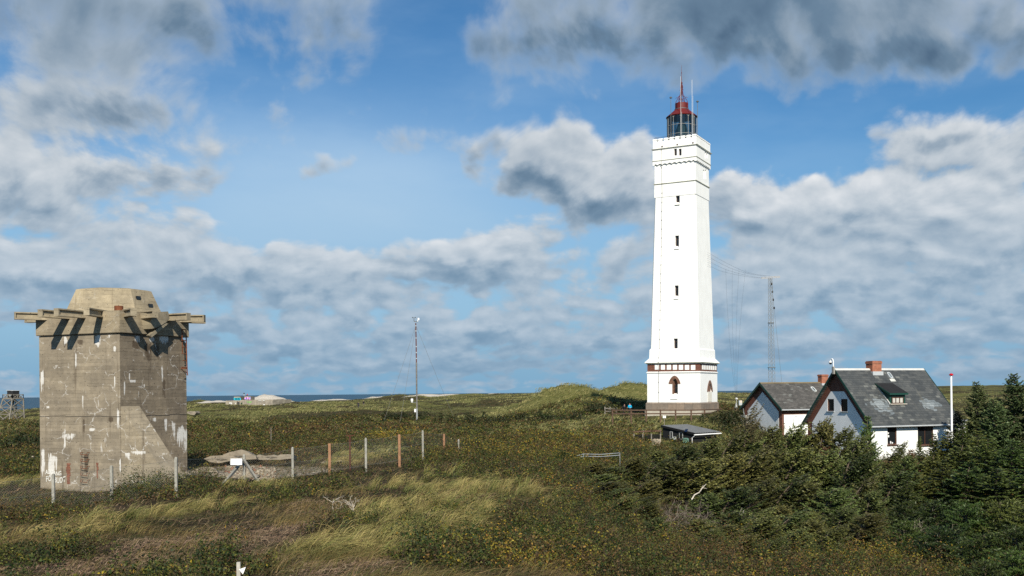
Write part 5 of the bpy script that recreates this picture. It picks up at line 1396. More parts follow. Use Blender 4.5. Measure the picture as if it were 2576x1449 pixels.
# ---------------------------------------------------------------- people
def skinned(name, verts, edges, mat, parent, sub=1):
    me = bpy.data.meshes.new(name); me.from_pydata([v[:3] for v in verts], edges, [])
    o = bpy.data.objects.new(name, me); COL.objects.link(o)
    o.modifiers.new('skin', 'SKIN'); s = o.modifiers.new('sub', 'SUBSURF'); s.levels = s.render_levels = sub
    for i, v in enumerate(verts):
        sv = me.skin_vertices[0].data[i]; sv.radius = (v[3], v[4] if len(v) > 4 else v[3]); sv.use_root = (i == 0)
    dg = bpy.context.evaluated_depsgraph_get(); m2 = bpy.data.meshes.new_from_object(o.evaluated_get(dg)); o.modifiers.clear(); o.data = m2; bpy.data.meshes.remove(me); m2.name = name
    m2.materials.clear(); m2.materials.append(mat); o.parent = parent
    for p in m2.polygons: p.use_smooth = True
    return o
SKIN = material('skin', None, (.42, .24, .17), .55, .3)
def person(loc, turn, label, jacket, trousers, hair, arms, scarf=None, sit=False, fine=True, height=1.68, group=None, shoe=(.03, .025, .02)):
    T = thing('person', label, 'person', loc, turn, group); T.scale = (height / 1.70,) * 3
    JK, TR, HR, SH_ = (weathered(n, c, .15, 9, bumpy=.05) for n, c in (('jacket_cloth', jacket), ('trouser_cloth', trousers), ('hair', hair), ('shoe_leather', shoe)))
    zo = -.46 if sit else 0.0
    J = {'pel': (0, 0, .94), 'sp': (0, .01, 1.14), 'ch': (0, 0, 1.33), 'nk': (0, 0, 1.47), 'hd': (0, -.02, 1.555), 'tp': (0, -.005, 1.66)}
    if sit: legs = {s: [(s * .09, -.02, .90), (s * .11, -.38, .96), (s * .11, -.52, .52), (s * .11, -.64, .47)] for s in (-1, 1)}
    else: legs = {s: [(s * .09, 0, .88), (s * .105, -.02, .49), (s * .11, .02, .085), (s * .12, -.13, .035)] for s in (-1, 1)}
    def up(p): return (p[0], p[1], p[2] + zo)
    V = [(*up(J['pel']), .14, .11), (*up(J['sp']), .125, .10), (*up(J['ch']), .145, .11), (*up(J['nk']), .052), (*up(J['hd']), .078, .092), (*up(J['tp']), .062, .075)]
    E = [(0, 1), (1, 2), (2, 3), (3, 4), (4, 5)]
    nose = len(V); hp = up(J['hd']); V.append((hp[0], hp[1] - .105, hp[2] - .005, .014)); E.append((4, nose))
    for s in (-1, 1):
        k = len(V); L_ = legs[s]; V += [(*up(L_[0]), .088), (*up(L_[1]), .058), (*up(L_[2]), .040), (*up(L_[3]), .034)]; E += [(0, k), (k, k + 1), (k + 1, k + 2), (k + 2, k + 3)]
        sh, el, wr, hd = arms[s]; k = len(V)
        V += [(*up(sh), .058), (*up(el), .042), (*up(wr), .030), (*up(hd), .034, .022)]; E += [(2, k), (k, k + 1), (k + 1, k + 2), (k + 2, k + 3)]
        if fine:
            w, h = Vector(wr), Vector(hd); d = (h - w).normalized(); side = d.cross(Vector((0, 0, 1))).normalized() if abs(d.z) < .95 else Vector((1, 0, 0)); nrm = side.cross(d)
            for j, (off, ln) in enumerate(((-.027, .060), (-.009, .072), (.009, .068), (.027, .052))):
                a = h + side * off + d * .03; b = a + d * ln * .6 - nrm * .012; c = b + d * ln * .4 - nrm * .03; k2 = len(V)
                V += [(*up(a), .009), (*up(b), .0085), (*up(c), .007)]; E += [(k + 3, k2), (k2, k2 + 1), (k2 + 1, k2 + 2)]
            a = h - side * .035 - d * .01; b = a - side * .03 + d * .03; k2 = len(V); V += [(*up(a), .011), (*up(b), .009)]; E += [(k + 3, k2), (k2, k2 + 1)]
    skinned('body', V, E, SKIN, T)
    V = [(*up((0, 0, .86)), .175, .14), (*up(J['sp']), .165, .135), (*up(J['ch']), .18, .14), (*up((0, 0, 1.45)), .085)]; E = [(0, 1), (1, 2), (2, 3)]
    for s in (-1, 1):
        sh, el, wr, hd = arms[s]; k = len(V); w = Vector(el).lerp(Vector(wr), .92)
        V += [(*up(sh), .085), (*up(el), .068), (*up(w), .050)]; E += [(2, k), (k, k + 1), (k + 1, k + 2)]
    skinned('jacket', V, E, JK, T)
    V = [(*up((0, 0, .92)), .15, .12)]; E = []
    for s in (-1, 1):
        L_ = legs[s]; k = len(V); V += [(*up(L_[0]), .10), (*up(L_[1]), .072), (*up(Vector(L_[1]).lerp(Vector(L_[2]), .9)), .056)]; E += [(0, k), (k, k + 1), (k + 1, k + 2)]
    skinned('trousers', V, E, TR, T)
    hp = up(J['tp']); skinned('hair', [(hp[0], hp[1] + .02, hp[2] + .0, .082, .09), (hp[0], hp[1] + .055, hp[2] - .09, .07, .07), (hp[0], hp[1] + .04, hp[2] - .17, .055, .05)], [(0, 1), (1, 2)], HR, T)
    if fine:
        for s in (-1, 1):
            e = up((s * .032, -.098, 1.575)); MB().lathe([(.001, -.009), (.009, 0), (.001, .009)], 8, fr=lambda q: (e[0] + q[0], e[1] + q[1], e[2] + q[2])).build('eye', BLACKP, T)
            f = up(legs[s][2]); t = up(legs[s][3]); skinned('shoe', [(f[0], f[1] + .03, t[2] + .02, .05), (f[0], (f[1] + t[1]) / 2, t[2] + .015, .05, .045), (t[0], t[1] - .03, t[2] + .005, .042, .036)], [(0, 1), (1, 2)], SH_, T)
            q = up((s * .084, 0, 1.56)); skinned('ear', [(q[0], q[1], q[2] - .02, .010, .018), (q[0], q[1], q[2] + .02, .010, .02)], [(0, 1)], SKIN, T)
        m = up((0, -.1, 1.515)); MB().box(-.024, .024, m[1] - .006, m[1] + .01, m[2] - .004, m[2] + .004).build('mouth', material('lip', None, (.28, .09, .08), .5), T)
    if scarf:
        q = up((0, -.01, 1.45)); SC_ = weathered('scarf_cloth', scarf, .15, 9)
        m = MB(); m.lathe([(.075, q[2] - .06), (.115, q[2] - .04), (.115, q[2] + .03), (.08, q[2] + .055)], 12, c=(q[0], q[1])); m.build('scarf', SC_, T, smooth=True)
    return T
pa = at(*cp(915, 938), 133.0); pb = at(*cp(718, 940), 133.5)
za, zb_ = gz(pa.x, pa.y), gz(pb.x, pb.y)
person((pa.x, pa.y, za), radians(8), 'person in a bright blue jacket and pink scarf standing with hands clasped', (.0, .34, .58), (.014, .014, .018), (.36, .22, .10),
       {-1: [(-.18, 0, 1.40), (-.25, -.02, 1.13), (-.06, -.24, 1.10), (-.0, -.27, 1.09)], 1: [(.18, 0, 1.40), (.25, -.02, 1.13), (.09, -.24, 1.08), (.03, -.28, 1.07)]}, (.62, .22, .34), height=(EYE + ray(*cp(910, 486))[1] * 133.0 - za) / 1.0 * 1.0)
person((pb.x, pb.y, zb_), radians(-6), 'person in a black jacket leaning one hand on the rail fence', (.010, .010, .012), (.014, .014, .018), (.05, .025, .014),
       {-1: [(-.18, 0, 1.40), (-.36, -.03, 1.16), (-.30, -.12, .92), (-.28, -.15, .86)], 1: [(.18, 0, 1.40), (.24, .02, 1.13), (.24, -.04, .88), (.24, -.05, .80)]}, None, height=(EYE + ray(*cp(718, 512))[1] * 133.5 - zb_))
HANG = {s: [(s * .18, 0, 1.40), (s * .24, .02, 1.13), (s * .24, -.04, .88), (s * .24, -.05, .80)] for s in (-1, 1)}
fp = at(*cf(1085, 300), 454.0)
person(fp, radians(20), 'tiny person in black top and pale trousers standing on the graffiti bunker', (.012, .012, .014), (.45, .45, .44), (.02, .015, .01), HANG, fine=False, height=1.75)
fp = at(*cf(1195, 302), 454.0)
person(fp, radians(-30), 'tiny person in a red top sitting on the graffiti bunker', (.45, .05, .09), (.02, .02, .025), (.02, .015, .01), HANG, sit=True, fine=False, height=1.7)
for (x, y), Yp, lab, jk in (((1575, 268), 260, 'tiny person in dark grey walking on the grassy dune', (.03, .03, .035)), ((1620, 262), 280, 'tiny person in black walking behind another on the grassy dune', (.01, .01, .012))):
    p = at(*c6(x, y + 6), Yp); person((p.x, p.y, gz(p.x, p.y)), .4, lab, jk, (.04, .04, .05), (.03, .02, .015), HANG, fine=False, height=1.72)

# ---------------------------------------------------------------- fences
def chain_fence():
    # column, row of the post's head, distance, kind (c concrete, o orange timber)
    PS = [(-62, 487, 43, 'c'), (-4, 481, 44.5, 'c'), (53.3, 474.6, 46, 'c'), (111.5, 466.5, 46, 'c'), (176.0, 458.0, 46.5, 'c'), (244.0, 455.2, 55, 'c'), (292.6, 447.8, 57, 'c'), (329.6, 443.4, 58.5, 'o'), (365.8, 438.6, 60, 'c'), (399.3, 434.4, 62, 'o'), (422.7, 431.0, 67, 'c'), (444.0, 433.8, 74, 'o'), (458.6, 439.8, 84, 'c'), (475.0, 446.3, 96, 'c')]
    T = thing('chain_link_fence', 'chain link fence on concrete and orange timber posts around the bunker', 'fence', at(176, 495, 46.5)); o = T.location.copy()
    tops, gr = [], []
    for u, v, Y, kd in PS:
        p = at(u, v, Y); g = gz(p.x, p.y); tops.append(p - o); gr.append(Vector((p.x, p.y, g)) - o)
        a, b = Vector((p.x, p.y, g - .5)) - o, p - o; w = .125 if kd == 'c' else .15
        m = MB().box(a.x - w / 2, a.x + w / 2, a.y - w / 2, a.y + w / 2, a.z, b.z)
        if kd == 'c': m.frustum(w, b.z, w * .5, b.z + .05, fr=lambda q: (a.x + q[0], a.y + q[1], q[2]))
        m.build('post', CONC_POST if kd == 'c' else WOOD_ORANGE, T, bevel=.012)
    # leaning braces at the corner post
    c = tops[5]; 
    for u, v, Y in ((218.5, 489, 50.5), (262, 483, 52.5)):
        e = at(u, v, Y); e.z = gz(e.x, e.y) - .1; MB().bar(c - Vector((0, .08, .25)), e - o, .11, .13).build('brace', weathered('mossy_concrete', (.22, .21, .18), .4, 5), T)
    e = at(*c6(526, 745), 53.2) - o; MB().box(e.x - .31, e.x + .31, e.y - .02, e.y + .02, e.z - .17, e.z + .17).build('notice_board', WHITE_METAL, T)
    # wires and netting, laid between the posts
    m = MB(); net = []
    sp = .11
    for i in range(len(tops) - 1):
        a, b = tops[i] - Vector((0, 0, .06)), tops[i + 1] - Vector((0, 0, .06)); n = max(1, int((b - a).length / sp))
        ga, gb = gr[i], gr[i + 1]
        def top(t): return a.lerp(b, t) - Vector((0, 0, .05 * 4 * t * (1 - t)))
        hgt = 1.55
        for zoff in (0, .75, 1.5):
            m.tube([top(t) - Vector((0, 0, zoff)) for t in (0, .25, .5, .75, 1)], .006, 3, cap=False)
        dv = (b - a); L_ = dv.length; side = dv.normalized(); st = hgt / L_; n2 = n
        for k in range(-int(hgt / sp), n2):
            for s in (0, 1):
                t0 = k / n2; t1 = t0 + st
                ta, tb = max(t0, 0), min(t1, 1)
                if tb <= ta: continue
                fa, fb = (ta - t0) / st, (tb - t0) / st
                if s: p, q = top(ta) - Vector((0, 0, fa * hgt)), top(tb) - Vector((0, 0, fb * hgt))
                else: p, q = top(ta) - Vector((0, 0, hgt * (1 - fa))), top(tb) - Vector((0, 0, hgt * (1 - fb)))
                net.append((p, q, side))
    m.build('tension_wire', WIRE, T)
    vs, fs = [], []
    for p, q, s in net:
        d = (q - p).normalized(); w = s * .0026; k = len(vs); vs += [p - w, p + w, q + w, q - w]; fs.append((k, k + 1, k + 2, k + 3))
    npmesh('wire_netting', np.array([tuple(v) for v in vs]), np.array(fs), material('netting_wire', None, (.20, .195, .17), .5, .4, .2), parent=T)
    return T
chain_fence()

def post_thing(name, label, cat, u, v, Y, w, mat, part='pole', head=None):
    p = at(u, v, Y); g = gz(p.x, p.y); T = thing(name, label, cat, (p.x, p.y, g)); h = p.z - g
    MB().tube([(0, 0, -.4), (0, 0, h)], w, 8).build(part, mat, T)
    if head: head(T, h)
    return T
post_thing('rusty_pole', 'rust brown steel pole with short crosspiece among the fence posts', 'pole', 349.8, 435.0, 61.0, .055, RUSTY, head=lambda T, h: MB().bar((-.25, 0, h - .05), (.25, 0, h - .02), .05, .05).build('crosspiece', RUSTY, T))
post_thing('thin_stake', 'thin pale leaning stake standing in the dark heath', 'stake', 271.0, 427.6, 100.0, .03, WOOD_GREY)
def tagged_stake():
    p = at(238.6, 562.0, 20.0); g = gz(p.x, p.y); T = thing('marker_stake', 'short grey stake with a small white tag in the near grass', 'stake', (p.x, p.y, g)); h = p.z - g
    MB().box(-.037, .037, -.03, .03, -.5, h).build('stake', weathered('pale_grey_stake', (.40, .38, .33), .25, 8), T, bevel=.006)
    q = at(241.6, 570.6, 19.93) - p; MB().prism([(q.x - .06, -.05, h + q.z + .02), (q.x + .08, -.05, h + q.z + .07), (q.x + .02, -.05, h + q.z - .08)], (0, .01, 0)).build('tag', WHITE_METAL, T)
tagged_stake()

def rail_fence():
    ps = [(605, 408.6, 141, 'g'), (617.5, 409.0, 139, 'g')]
    T = thing('timber_rail_fence', 'brown two rail timber fence along the lighthouse foot', 'fence', at(664, 415, 123)); o = T.location.copy()
    P = []
    for u, Y in ((612.5, 124.5), (631.2, 123.2), (646.2, 122.6), (660.5, 122.3), (675.6, 122.2), (691.2, 122.0), (704.6, 123.5), (717.5, 131), (728, 141), (741, 150)):
        a = at(u, 416, Y); g = gz(a.x, a.y); zt = {0: 409.6}.get(len(P), None)
        P.append((a, g))
    tops = []
    for i, (a, g) in enumerate(P):
        u = 512 + F * a.x / a.y; v = 409.4 - (0 if i < 6 else (i - 5) * .35)
        z = EYE + ray(u, v)[1] * a.y; tops.append(z)
        MB().box(a.x - .09 - o.x, a.x + .09 - o.x, a.y - .07 - o.y, a.y + .07 - o.y, g - .5 - o.z, z - o.z).build('post', WOOD_BROWN, T, bevel=.015)
    for lv in (.10, .52):
        for i in range(len(P) - 1):
            a, b = P[i][0].copy(), P[i + 1][0].copy(); a.z, b.z = tops[i] - lv, tops[i + 1] - lv; a.y -= .09; b.y -= .09
            MB().bar(a - o, b - o, .06, .15).build('rail', WOOD_BROWN, T)
    T2 = thing('grey_rail_fence', 'weathered grey rail fence end left of the two persons', 'fence', at(611, 410, 138)); o2 = T2.location.copy()
    q = [at(604.9, 407.6, 139), at(610.2, 407.8, 138.5), at(616.7, 408.0, 138)]
    for p in q: MB().box(p.x - .08 - o2.x, p.x + .08 - o2.x, p.y - .06 - o2.y, p.y + .06 - o2.y, gz(p.x, p.y) - .4 - o2.z, p.z + .1 - o2.z).build('post', WOOD_GREY, T2)
    for a, b in zip(q[:-1], q[1:]):
        for dz in (0, -.4): MB().bar(a - o2 + Vector((0, -.08, dz - .1)), b - o2 + Vector((0, -.08, dz - .1)), .06, .16).build('rail', WOOD_GREY, T2)
rail_fence()

def board_fence():
    a, b = at(*c7(606, 612), 110.5), at(*c7(888, 612), 108.5); o = a.copy(); o.z = 14.0
    T = thing('black_board_fence', 'black upright board fence running up to the black shed', 'fence', o); d = (b - a); n = int(d.length / .16); m = MB(); random.seed(8)
    BLK = weathered('black_board', (.012, .012, .012), .4, 5)
    for i in range(n):
        p = a + d * (i / n) - o; q = a + d * ((i + .86) / n) - o; m.prism([(p.x, p.y, -.6), (q.x, q.y, -.6), (q.x, q.y, p.z + random.uniform(-.04, .03)), (p.x, p.y, p.z + random.uniform(-.04, .03))], (.0, .03, 0))
    m.build('boards', BLK, T).name = 'boarding'
    for t in (.0, .33, .64, .97):
        p = a + d * t - o; MB().box(p.x - .06, p.x + .06, p.y - .14, p.y - .01, -.6, p.z + .08).build('post', WOOD_GREY, T)
    p, q = at(*c7(800, 660), 107.5), at(*c7(884, 662), 107.0); dd = q - p; T3 = thing('pale_paling', 'short pale grey paling between the black fence and the shed', 'fence', (p.x, p.y, gz(p.x, p.y))); o3 = T3.location
    m = MB()
    for i in range(9): s = p + dd * (i / 9) - o3; m.box(s.x, s.x + .09, s.y, s.y + .03, -.2, s.z + .02 * (i % 3))
    m.build('paling_boards', weathered('pale_boards', (.36, .30, .23), .3, 5), T3).name = 'boarding'
    MB().bar(p - o3 - Vector((0, -.05, .3)), q - o3 - Vector((0, -.05, .3)), .04, .08).build('rail', WOOD_GREY, T3)
    p, q = at(*c7(528, 586), 116), at(*c7(890, 575), 113); T4 = thing('low_timber_rail', 'single weathered brown rail behind the black board fence', 'fence', (p.x, p.y, gz(p.x, p.y))); o4 = T4.location
    MB().bar(p - o4, q - o4, .06, .14).build('rail', weathered('red_brown_rail', (.15, .085, .06), .3, 4), T4)
    for t in (0.02, .5, .98): s = p.lerp(q, t); MB().box(s.x - .05 - o4.x, s.x + .05 - o4.x, s.y - o4.y, s.y + .1 - o4.y, gz(s.x, s.y) - .3 - o4.z, s.z + .12 - o4.z).build('post', WOOD_GREY, T4)
board_fence()

def wire_fence_left():
    q = [(-25, 459.5, 82), (9.9, 458.4, 80), (33, 456.0, 78.5), (60, 453.5, 77)]
    T = thing('low_wire_fence', 'low wire fence with two pale timber posts left of the bunker', 'fence', at(10, 464, 80)); o = T.location.copy(); tp = []
    for u, v, Y in q:
        p = at(u, v, Y); g = at(u, v + 7.6, Y).z; tp.append(p - o); gg = min(g, gz(p.x, p.y)) - .2
        MB().box(p.x - .08 - o.x, p.x + .08 - o.x, p.y - .07 - o.y, p.y + .07 - o.y, gg - o.z, p.z - o.z).build('post', weathered('pale_post', (.34, .30, .22), .25, 4), T)
    for a, b in zip(tp[:-1], tp[1:]):
        for dz in (.08, .32, .56): MB().tube([a - Vector((0, .08, dz)), b - Vector((0, .08, dz))], .008, 4).build('wire', WIRE, T)
wire_fence_left()

def handrail():
    Y = 72.0; p = [at(*c7(*q), Y) for q in ((20, 832), (85, 814), (270, 818), (462, 803))]
    T = thing('galvanised_handrail', 'low galvanised tube handrail in the yellow shrubs before the spruces', 'handrail', (p[1].x, p[1].y, gz(p[1].x, p[1].y))); o = T.location.copy()
    for dz in (0, -.16): MB().tube([q - o + Vector((0, 0, dz)) for q in p], .026, 6).build('rail', weathered('dull_zinc_tube', (.22, .24, .25), .3, 4, rough=.5), T)
    for q in (p[1], p[3]): MB().tube([q - o, Vector((q.x - o.x, q.y - o.y, gz(q.x, q.y) - .3 - o.z))], .028, 6).build('post', weathered('dull_zinc_tube', (.22, .24, .25), .3, 4, rough=.5), T)
handrail()

def notice_sign():
    p = at(*c7(920, 433), 117.0); g = gz(p.x, p.y); T = thing('twin_notice_sign', 'small low sign with two white panels before the lighthouse', 'sign', (p.x, p.y, g)); h = p.z - g
    MB().box(-.03, .03, -.02, .03, -.3, h + .1).build('post', WOOD_GREY, T)
    for s in (-1, 1): MB().box(s * .10 - .08, s * .10 + .08, -.04, -.021, h - .12, h + .16).build('panel', WHITE_METAL, T)
notice_sign()

def cabinet():
    p = at(*c7(1700, 330), 140.0); g = gz(p.x, p.y); T = thing('grey_sensor_cabinet', 'grey metal cabinet on thin legs beside the small house', 'cabinet', (p.x, p.y, g))
    a, b = at(*c7(1685, 313), 140) - T.location, at(*c7(1718, 262), 140) - T.location
    MB().box(a.x, b.x, -.3, .3, a.z, b.z).build('cabinet_box', weathered('light_grey_steel', (.42, .45, .46), .1), T, bevel=.03)
    MB().box(a.x + .62 * (b.x - a.x) - .12, a.x + .62 * (b.x - a.x) + .12, -.32, -.301, a.z + .35, a.z + .7).build('warning_label', weathered('pale_label', (.6, .5, .42), .1), T)
    q = at(*c7(1664, 250), 140) - T.location
    for dx in (-.35, .15): MB().tube([(q.x, 0, q.z - .3), (q.x + dx, .1, -.3)], .04, 6).build('leg', GREY_METAL, T)
    MB().tube([(q.x, 0, -.3), (q.x, 0, q.z)], .04, 6).lathe([(.03, q.z), (.16, q.z), (.16, q.z + .12), (.08, q.z + .22), (.02, q.z + .24)], 10, c=(q.x, 0)).build('dome_sensor', WHITE_METAL, T)
cabinet()

# ---------------------------------------------------------------- broken concrete by the bunker
RUIN = concrete('rubble_concrete', (.25, .215, .165), plank=.3, white=.5)
def slab(label, pts, Y, thick, dy=1.2, name='concrete_fragment', m_=None, group='broken concrete pieces by the bunker', rough=.09):
    """pts: outline of the piece's face; it stands at its own distance with real depth, its broken top tilting back"""
    r = random.Random(len(pts) * 7 + int(pts[0][0])); P = []
    for i, q in enumerate(pts):
        a, b = at(*c6(*q), Y), at(*c6(*pts[(i + 1) % len(pts)]), Y); n = max(1, int((b - a).length / .45))
        for j in range(n):
            p = a.lerp(b, j / n)
            if j: p += Vector((r.gauss(0, rough * .5), 0, r.gauss(0, rough * .5)))
            P.append(p)
    c = sum(P, Vector()) / len(P); T = thing(name, label, 'broken concrete', c, group=group); T['kind'] = 'thing'
    fr_ = [p - c for p in P]; zmx = max(p.z for p in fr_)
    bk = [Vector((p.x * .9 + r.gauss(0, .08), dy + r.gauss(0, .12), p.z * .9 + thick + r.gauss(0, .05) - .03)) for p in fr_]
    n = len(P); fs = [tuple(range(n))] + [(i, (i + 1) % n, n + (i + 1) % n, n + i) for i in range(n)] + [tuple(range(n, 2 * n))[::-1]]
    MB().add(fr_ + bk, fs).build('fragment_body', m_ or RUIN, T)
    return T
slab('peaked concrete lump highest in the ruin by the bunker', [(405, 712), (412, 684), (470, 662), (570, 640), (612, 652), (650, 680), (692, 690), (700, 722), (560, 730)], 66, -.25, 2.2)
slab('long flat concrete edge running to the concrete fence post', [(700, 694), (720, 682), (850, 684), (880, 695), (905, 682), (1010, 681), (1010, 716), (900, 728), (720, 727)], 65, -.12, 1.6)
slab('broad low concrete floor piece beside the buttress', [(245, 719), (310, 695), (420, 688), (560, 716), (540, 742), (380, 756), (300, 748)], 64.5, -.1, 1.6)
slab('tilted grey slab with a broken edge behind the mesh', [(148, 832), (205, 796), (260, 788), (330, 795), (385, 850), (365, 866), (230, 872)], 58, -.2, 1.2)
slab('flat slab lying before the fence corner post', [(345, 874), (420, 852), (690, 850), (720, 872), (640, 902), (400, 906)], 57, -.05, .9)
slab('thin pale slab lying in the brown heather', [(1245, 748), (1330, 740), (1420, 733), (1425, 742), (1330, 752), (1345, 766), (1290, 768)], 68, -.03, 1.2, rough=.02)
slab('low ruined wall piece at the foot of the far dune', [(103, 318), (110, 312), (170, 312), (182, 325), (165, 345), (130, 338), (103, 330)], 180, -.1, 3.0, name='ruined_masonry', group=None)
def small_bunker():
    Y = 150.0; q = [at(*c0(*p), Y) for p in ((295, 662), (430, 655), (433, 760), (300, 760))]; c = q[0]
    T = thing('sunken_concrete_entrance', 'small sunken concrete entrance in the dune left of the bunker', 'bunker entrance', c); P = [p - c for p in q]
    MB().prism([P[0], P[1], P[2], P[3]], (.4, 3, 0)).build('entrance_block', RUIN, T, bevel=.05)
    a, b = at(*c0(445, 668), Y) - c, at(*c0(497, 760), Y) - c; MB().box(a.x, b.x, 1.2, 3, b.z, a.z).build('side_wall', RUIN, T)
    MB().box(P[1].x + .02, a.x, .9, 1.1, P[2].z, P[1].z - .15).build('doorway', weathered('dark_entrance', (.015, .014, .012), .2), T)
small_bunker()
def rubble():
    r = np.random.default_rng(5); vs, fs, cs = [], [], []
    for i in range(4200):
        u, v = r.uniform(225, 300), r.uniform(458, 481); x = (u * 4 - 700) / .4658; y = (v * 4 - 1500) / .4658
        if not (240 < x < 860 and 735 < y < 905): continue
        p = at(u, v, 61.0); k = (y - 735) / 170; Yg = 64.5 - 8 * k; p = at(u, v, Yg); z = gz(p.x, p.y); s = r.uniform(.02, .085) * (1 + (r.uniform() < .06))
        o = np.array([p.x, p.y, z + s * .2]); b = (r.normal(size=(6, 3)) * .25 + np.array([[1, 0, 0], [-1, 0, 0], [0, 1, 0], [0, -1, 0], [0, 0, .7], [0, 0, -.7]])) * s
        k0 = len(vs); vs += list(o + b); fs += [(k0 + a, k0 + b_, k0 + c) for a, b_, c in ((0, 2, 4), (2, 1, 4), (1, 3, 4), (3, 0, 4), (2, 0, 5), (1, 2, 5), (3, 1, 5), (0, 3, 5))]
        cs += [(np.array([.34, .29, .22]) if r.uniform() < .85 else np.array([.26, .12, .075])) * r.uniform(.6, 1.25)] * 6
    def bld(nt, b): nt.links.new(attr(nt, 'Col').k, b.inputs['Base Color'])
    tag(npmesh('rubble', np.array(vs), np.array(fs), material('rubble_stone', bld, rough=.95, spec=.1), np.array(cs)), kind='stuff')
rubble()
# ---------------------------------------------------------------- vegetation
def hit_ground(u, v):
    a, b = ray(u, v); t = 14.0
    ys = np.exp(np.linspace(log(14), log(900), 900)); z = ground(a * ys, ys); i = np.argmax(EYE + b * ys < z)
    return a * ys[i], ys[i]
def zone(lst):
    out = []
    for u, v, ru, rv, amt in lst:      # centre and half sizes are read off the picture, kept as metres on the ground
        x, y = hit_ground(u, v); rx = ru * y / F; _, y2 = hit_ground(u, v - rv); _, y3 = hit_ground(u, v + rv)
        out.append((x, y, rx, max(.5 * abs(y2 - y3), .5), amt))
    return out
def zval(zs, x, y):
    s = np.zeros_like(x)
    for X0, Y0, rx, ry, a in zs: s = s + a * np.exp(-(((x - X0) / rx) ** 2 + ((y - Y0) / ry) ** 2) ** 1.3)
    return s
Z_MARRAM = zone([(20, 483, 30, 6, 1.2), (235, 495, 55, 14, 1.0), (470, 485, 110, 12, 1.1), (390, 518, 55, 22, 1.0), (440, 522, 55, 20, .8), (360, 458, 36, 10, 1.3), (70, 535, 60, 16, .5), (520, 500, 70, 16, .6), (165, 520, 60, 10, .5), (320, 555, 60, 14, .45), (270, 520, 40, 20, .5), (180, 560, 50, 14, .4), (500, 545, 60, 14, .3)])
Z_ROSE = zone([(50, 565, 90, 16, .9), (35, 525, 60, 14, .8), (158, 491, 40, 8, 2.2), (50, 501, 50, 3, 1.0), (520, 462, 90, 10, 1.2), (230, 530, 50, 8, .5), (770, 568, 280, 20, 1.6), (830, 535, 70, 14, 1.2), (520, 560, 110, 14, 1.1), (600, 520, 40, 34, .9), (190, 498, 60, 6, .8), (300, 497, 26, 8, .8), (330, 490, 40, 6, .6), (560, 500, 30, 20, .4), (340, 535, 50, 8, .3), (130, 545, 40, 10, .4), (430, 565, 60, 8, .5), (220, 565, 30, 8, .5)])
Z_LITTER = zone([(180, 545, 45, 20, 1.0), (285, 528, 28, 20, 1.0), (345, 562, 60, 14, .8), (60, 568, 40, 6, .6), (110, 510, 40, 5, .5), (300, 508, 30, 8, .5), (410, 458, 10, 4, .3)])
Z_YELLOW = zone([(396, 437, 24, 6, 1.2), (520, 455, 90, 10, .6), (560, 438, 60, 7, .45), (530, 568, 60, 10, 1.0), (860, 565, 120, 14, .7), (620, 442, 50, 6, .35), (400, 572, 40, 6, .5)])
Z_DARK = zone([(210, 452, 60, 12, .7), (300, 446, 80, 10, .5), (660, 440, 40, 6, .3)])
Z_BROWN = zone([(290, 458, 60, 10, .4), (330, 430, 60, 5, .6), (690, 550, 50, 22, .7), (250, 436, 60, 5, .4), (430, 428, 40, 4, .4), (340, 465, 30, 5, .8)])
KEEPOUT = []
for fr_, x0, x1, y0, y1 in ((BKF, -6.4, 4.6, -.2, 6), (LHF, -4.3, 4.3, -4.3, 4.3), (MHF, -.4, 16, -.4, 9.8), (SHF, -.4, 14, -.4, 8), (SDF, -SDW - .3, .5, -.3, SDD + .3)): KEEPOUT.append((fr_, x0, x1, y0, y1))
def free(x, y):
    ok = np.ones(len(x), bool)
    for f, x0, x1, y0, y1 in KEEPOUT:
        c, s = cos(radians(f.deg)), sin(radians(f.deg)); dx, dy = x - f.o.x, y - f.o.y
        lx, ly = dx * c + dy * s, -dx * s + dy * c
        ok &= ~((lx > x0) & (lx < x1) & (ly > y0) & (ly < y1))
    st = at(238.6, 562, 20.0)           # a trodden spot round the marker stake
    return ok & (((x - st.x) / .75) ** 2 + ((y - st.y + .7) / 1.3) ** 2 > 1)
def polar(n, r0, r1, half=31.5):
    th = np.radians(RNG.uniform(-half, half, n)); r = np.sqrt(RNG.uniform(r0 * r0, r1 * r1, n)) if r1 / r0 < 2.2 else np.exp(RNG.uniform(log(r0), log(r1), n))
    x, y = r * np.sin(th), r * np.cos(th); k = free(x, y); return x[k], y[k]
ruin = at(270, 470, 62)
def masks(x, y):
    n1 = fbm(x / 6.0 + 3, y / 6.0, 3); n2 = fbm(x / 11 + 31, y / 9 + 7, 3)
    m = zval(Z_MARRAM, x, y) + n1 * .45; r = zval(Z_ROSE, x, y) + n2 * .55 - .05; l = zval(Z_LITTER, x, y) + fbm(x / 4 + 60, y / 4, 2) * .3
    rub = np.exp(-((x - ruin.x) / 4.2) ** 2 - ((y - ruin.y) / 3.4) ** 2)
    return m - rub * 2, r - l * .6 - rub * 2, l - rub
VEG = []
def leafmat(name, transl=.25):
    def bld(nt, b):
        c = attr(nt, 'Col'); nt.links.new(c.k, b.inputs['Base Color'])
        tr = nt.nodes.new('ShaderNodeBsdfTranslucent'); nt.links.new(c.k, tr.inputs[0])
        mx = nt.nodes.new('ShaderNodeMixShader'); mx.inputs[0].default_value = transl
        nt.links.new(b.outputs[0], mx.inputs[1]); nt.links.new(tr.outputs[0], mx.inputs[2]); nt.links.new(mx.outputs[0], nt.nodes['Material Output'].inputs[0])
    return material(name, bld, rough=.6, spec=.25)
M_GRASS, M_LEAF, M_NEEDLE = leafmat('grass_blades', .2), leafmat('leaves', .25), leafmat('needles', .12)
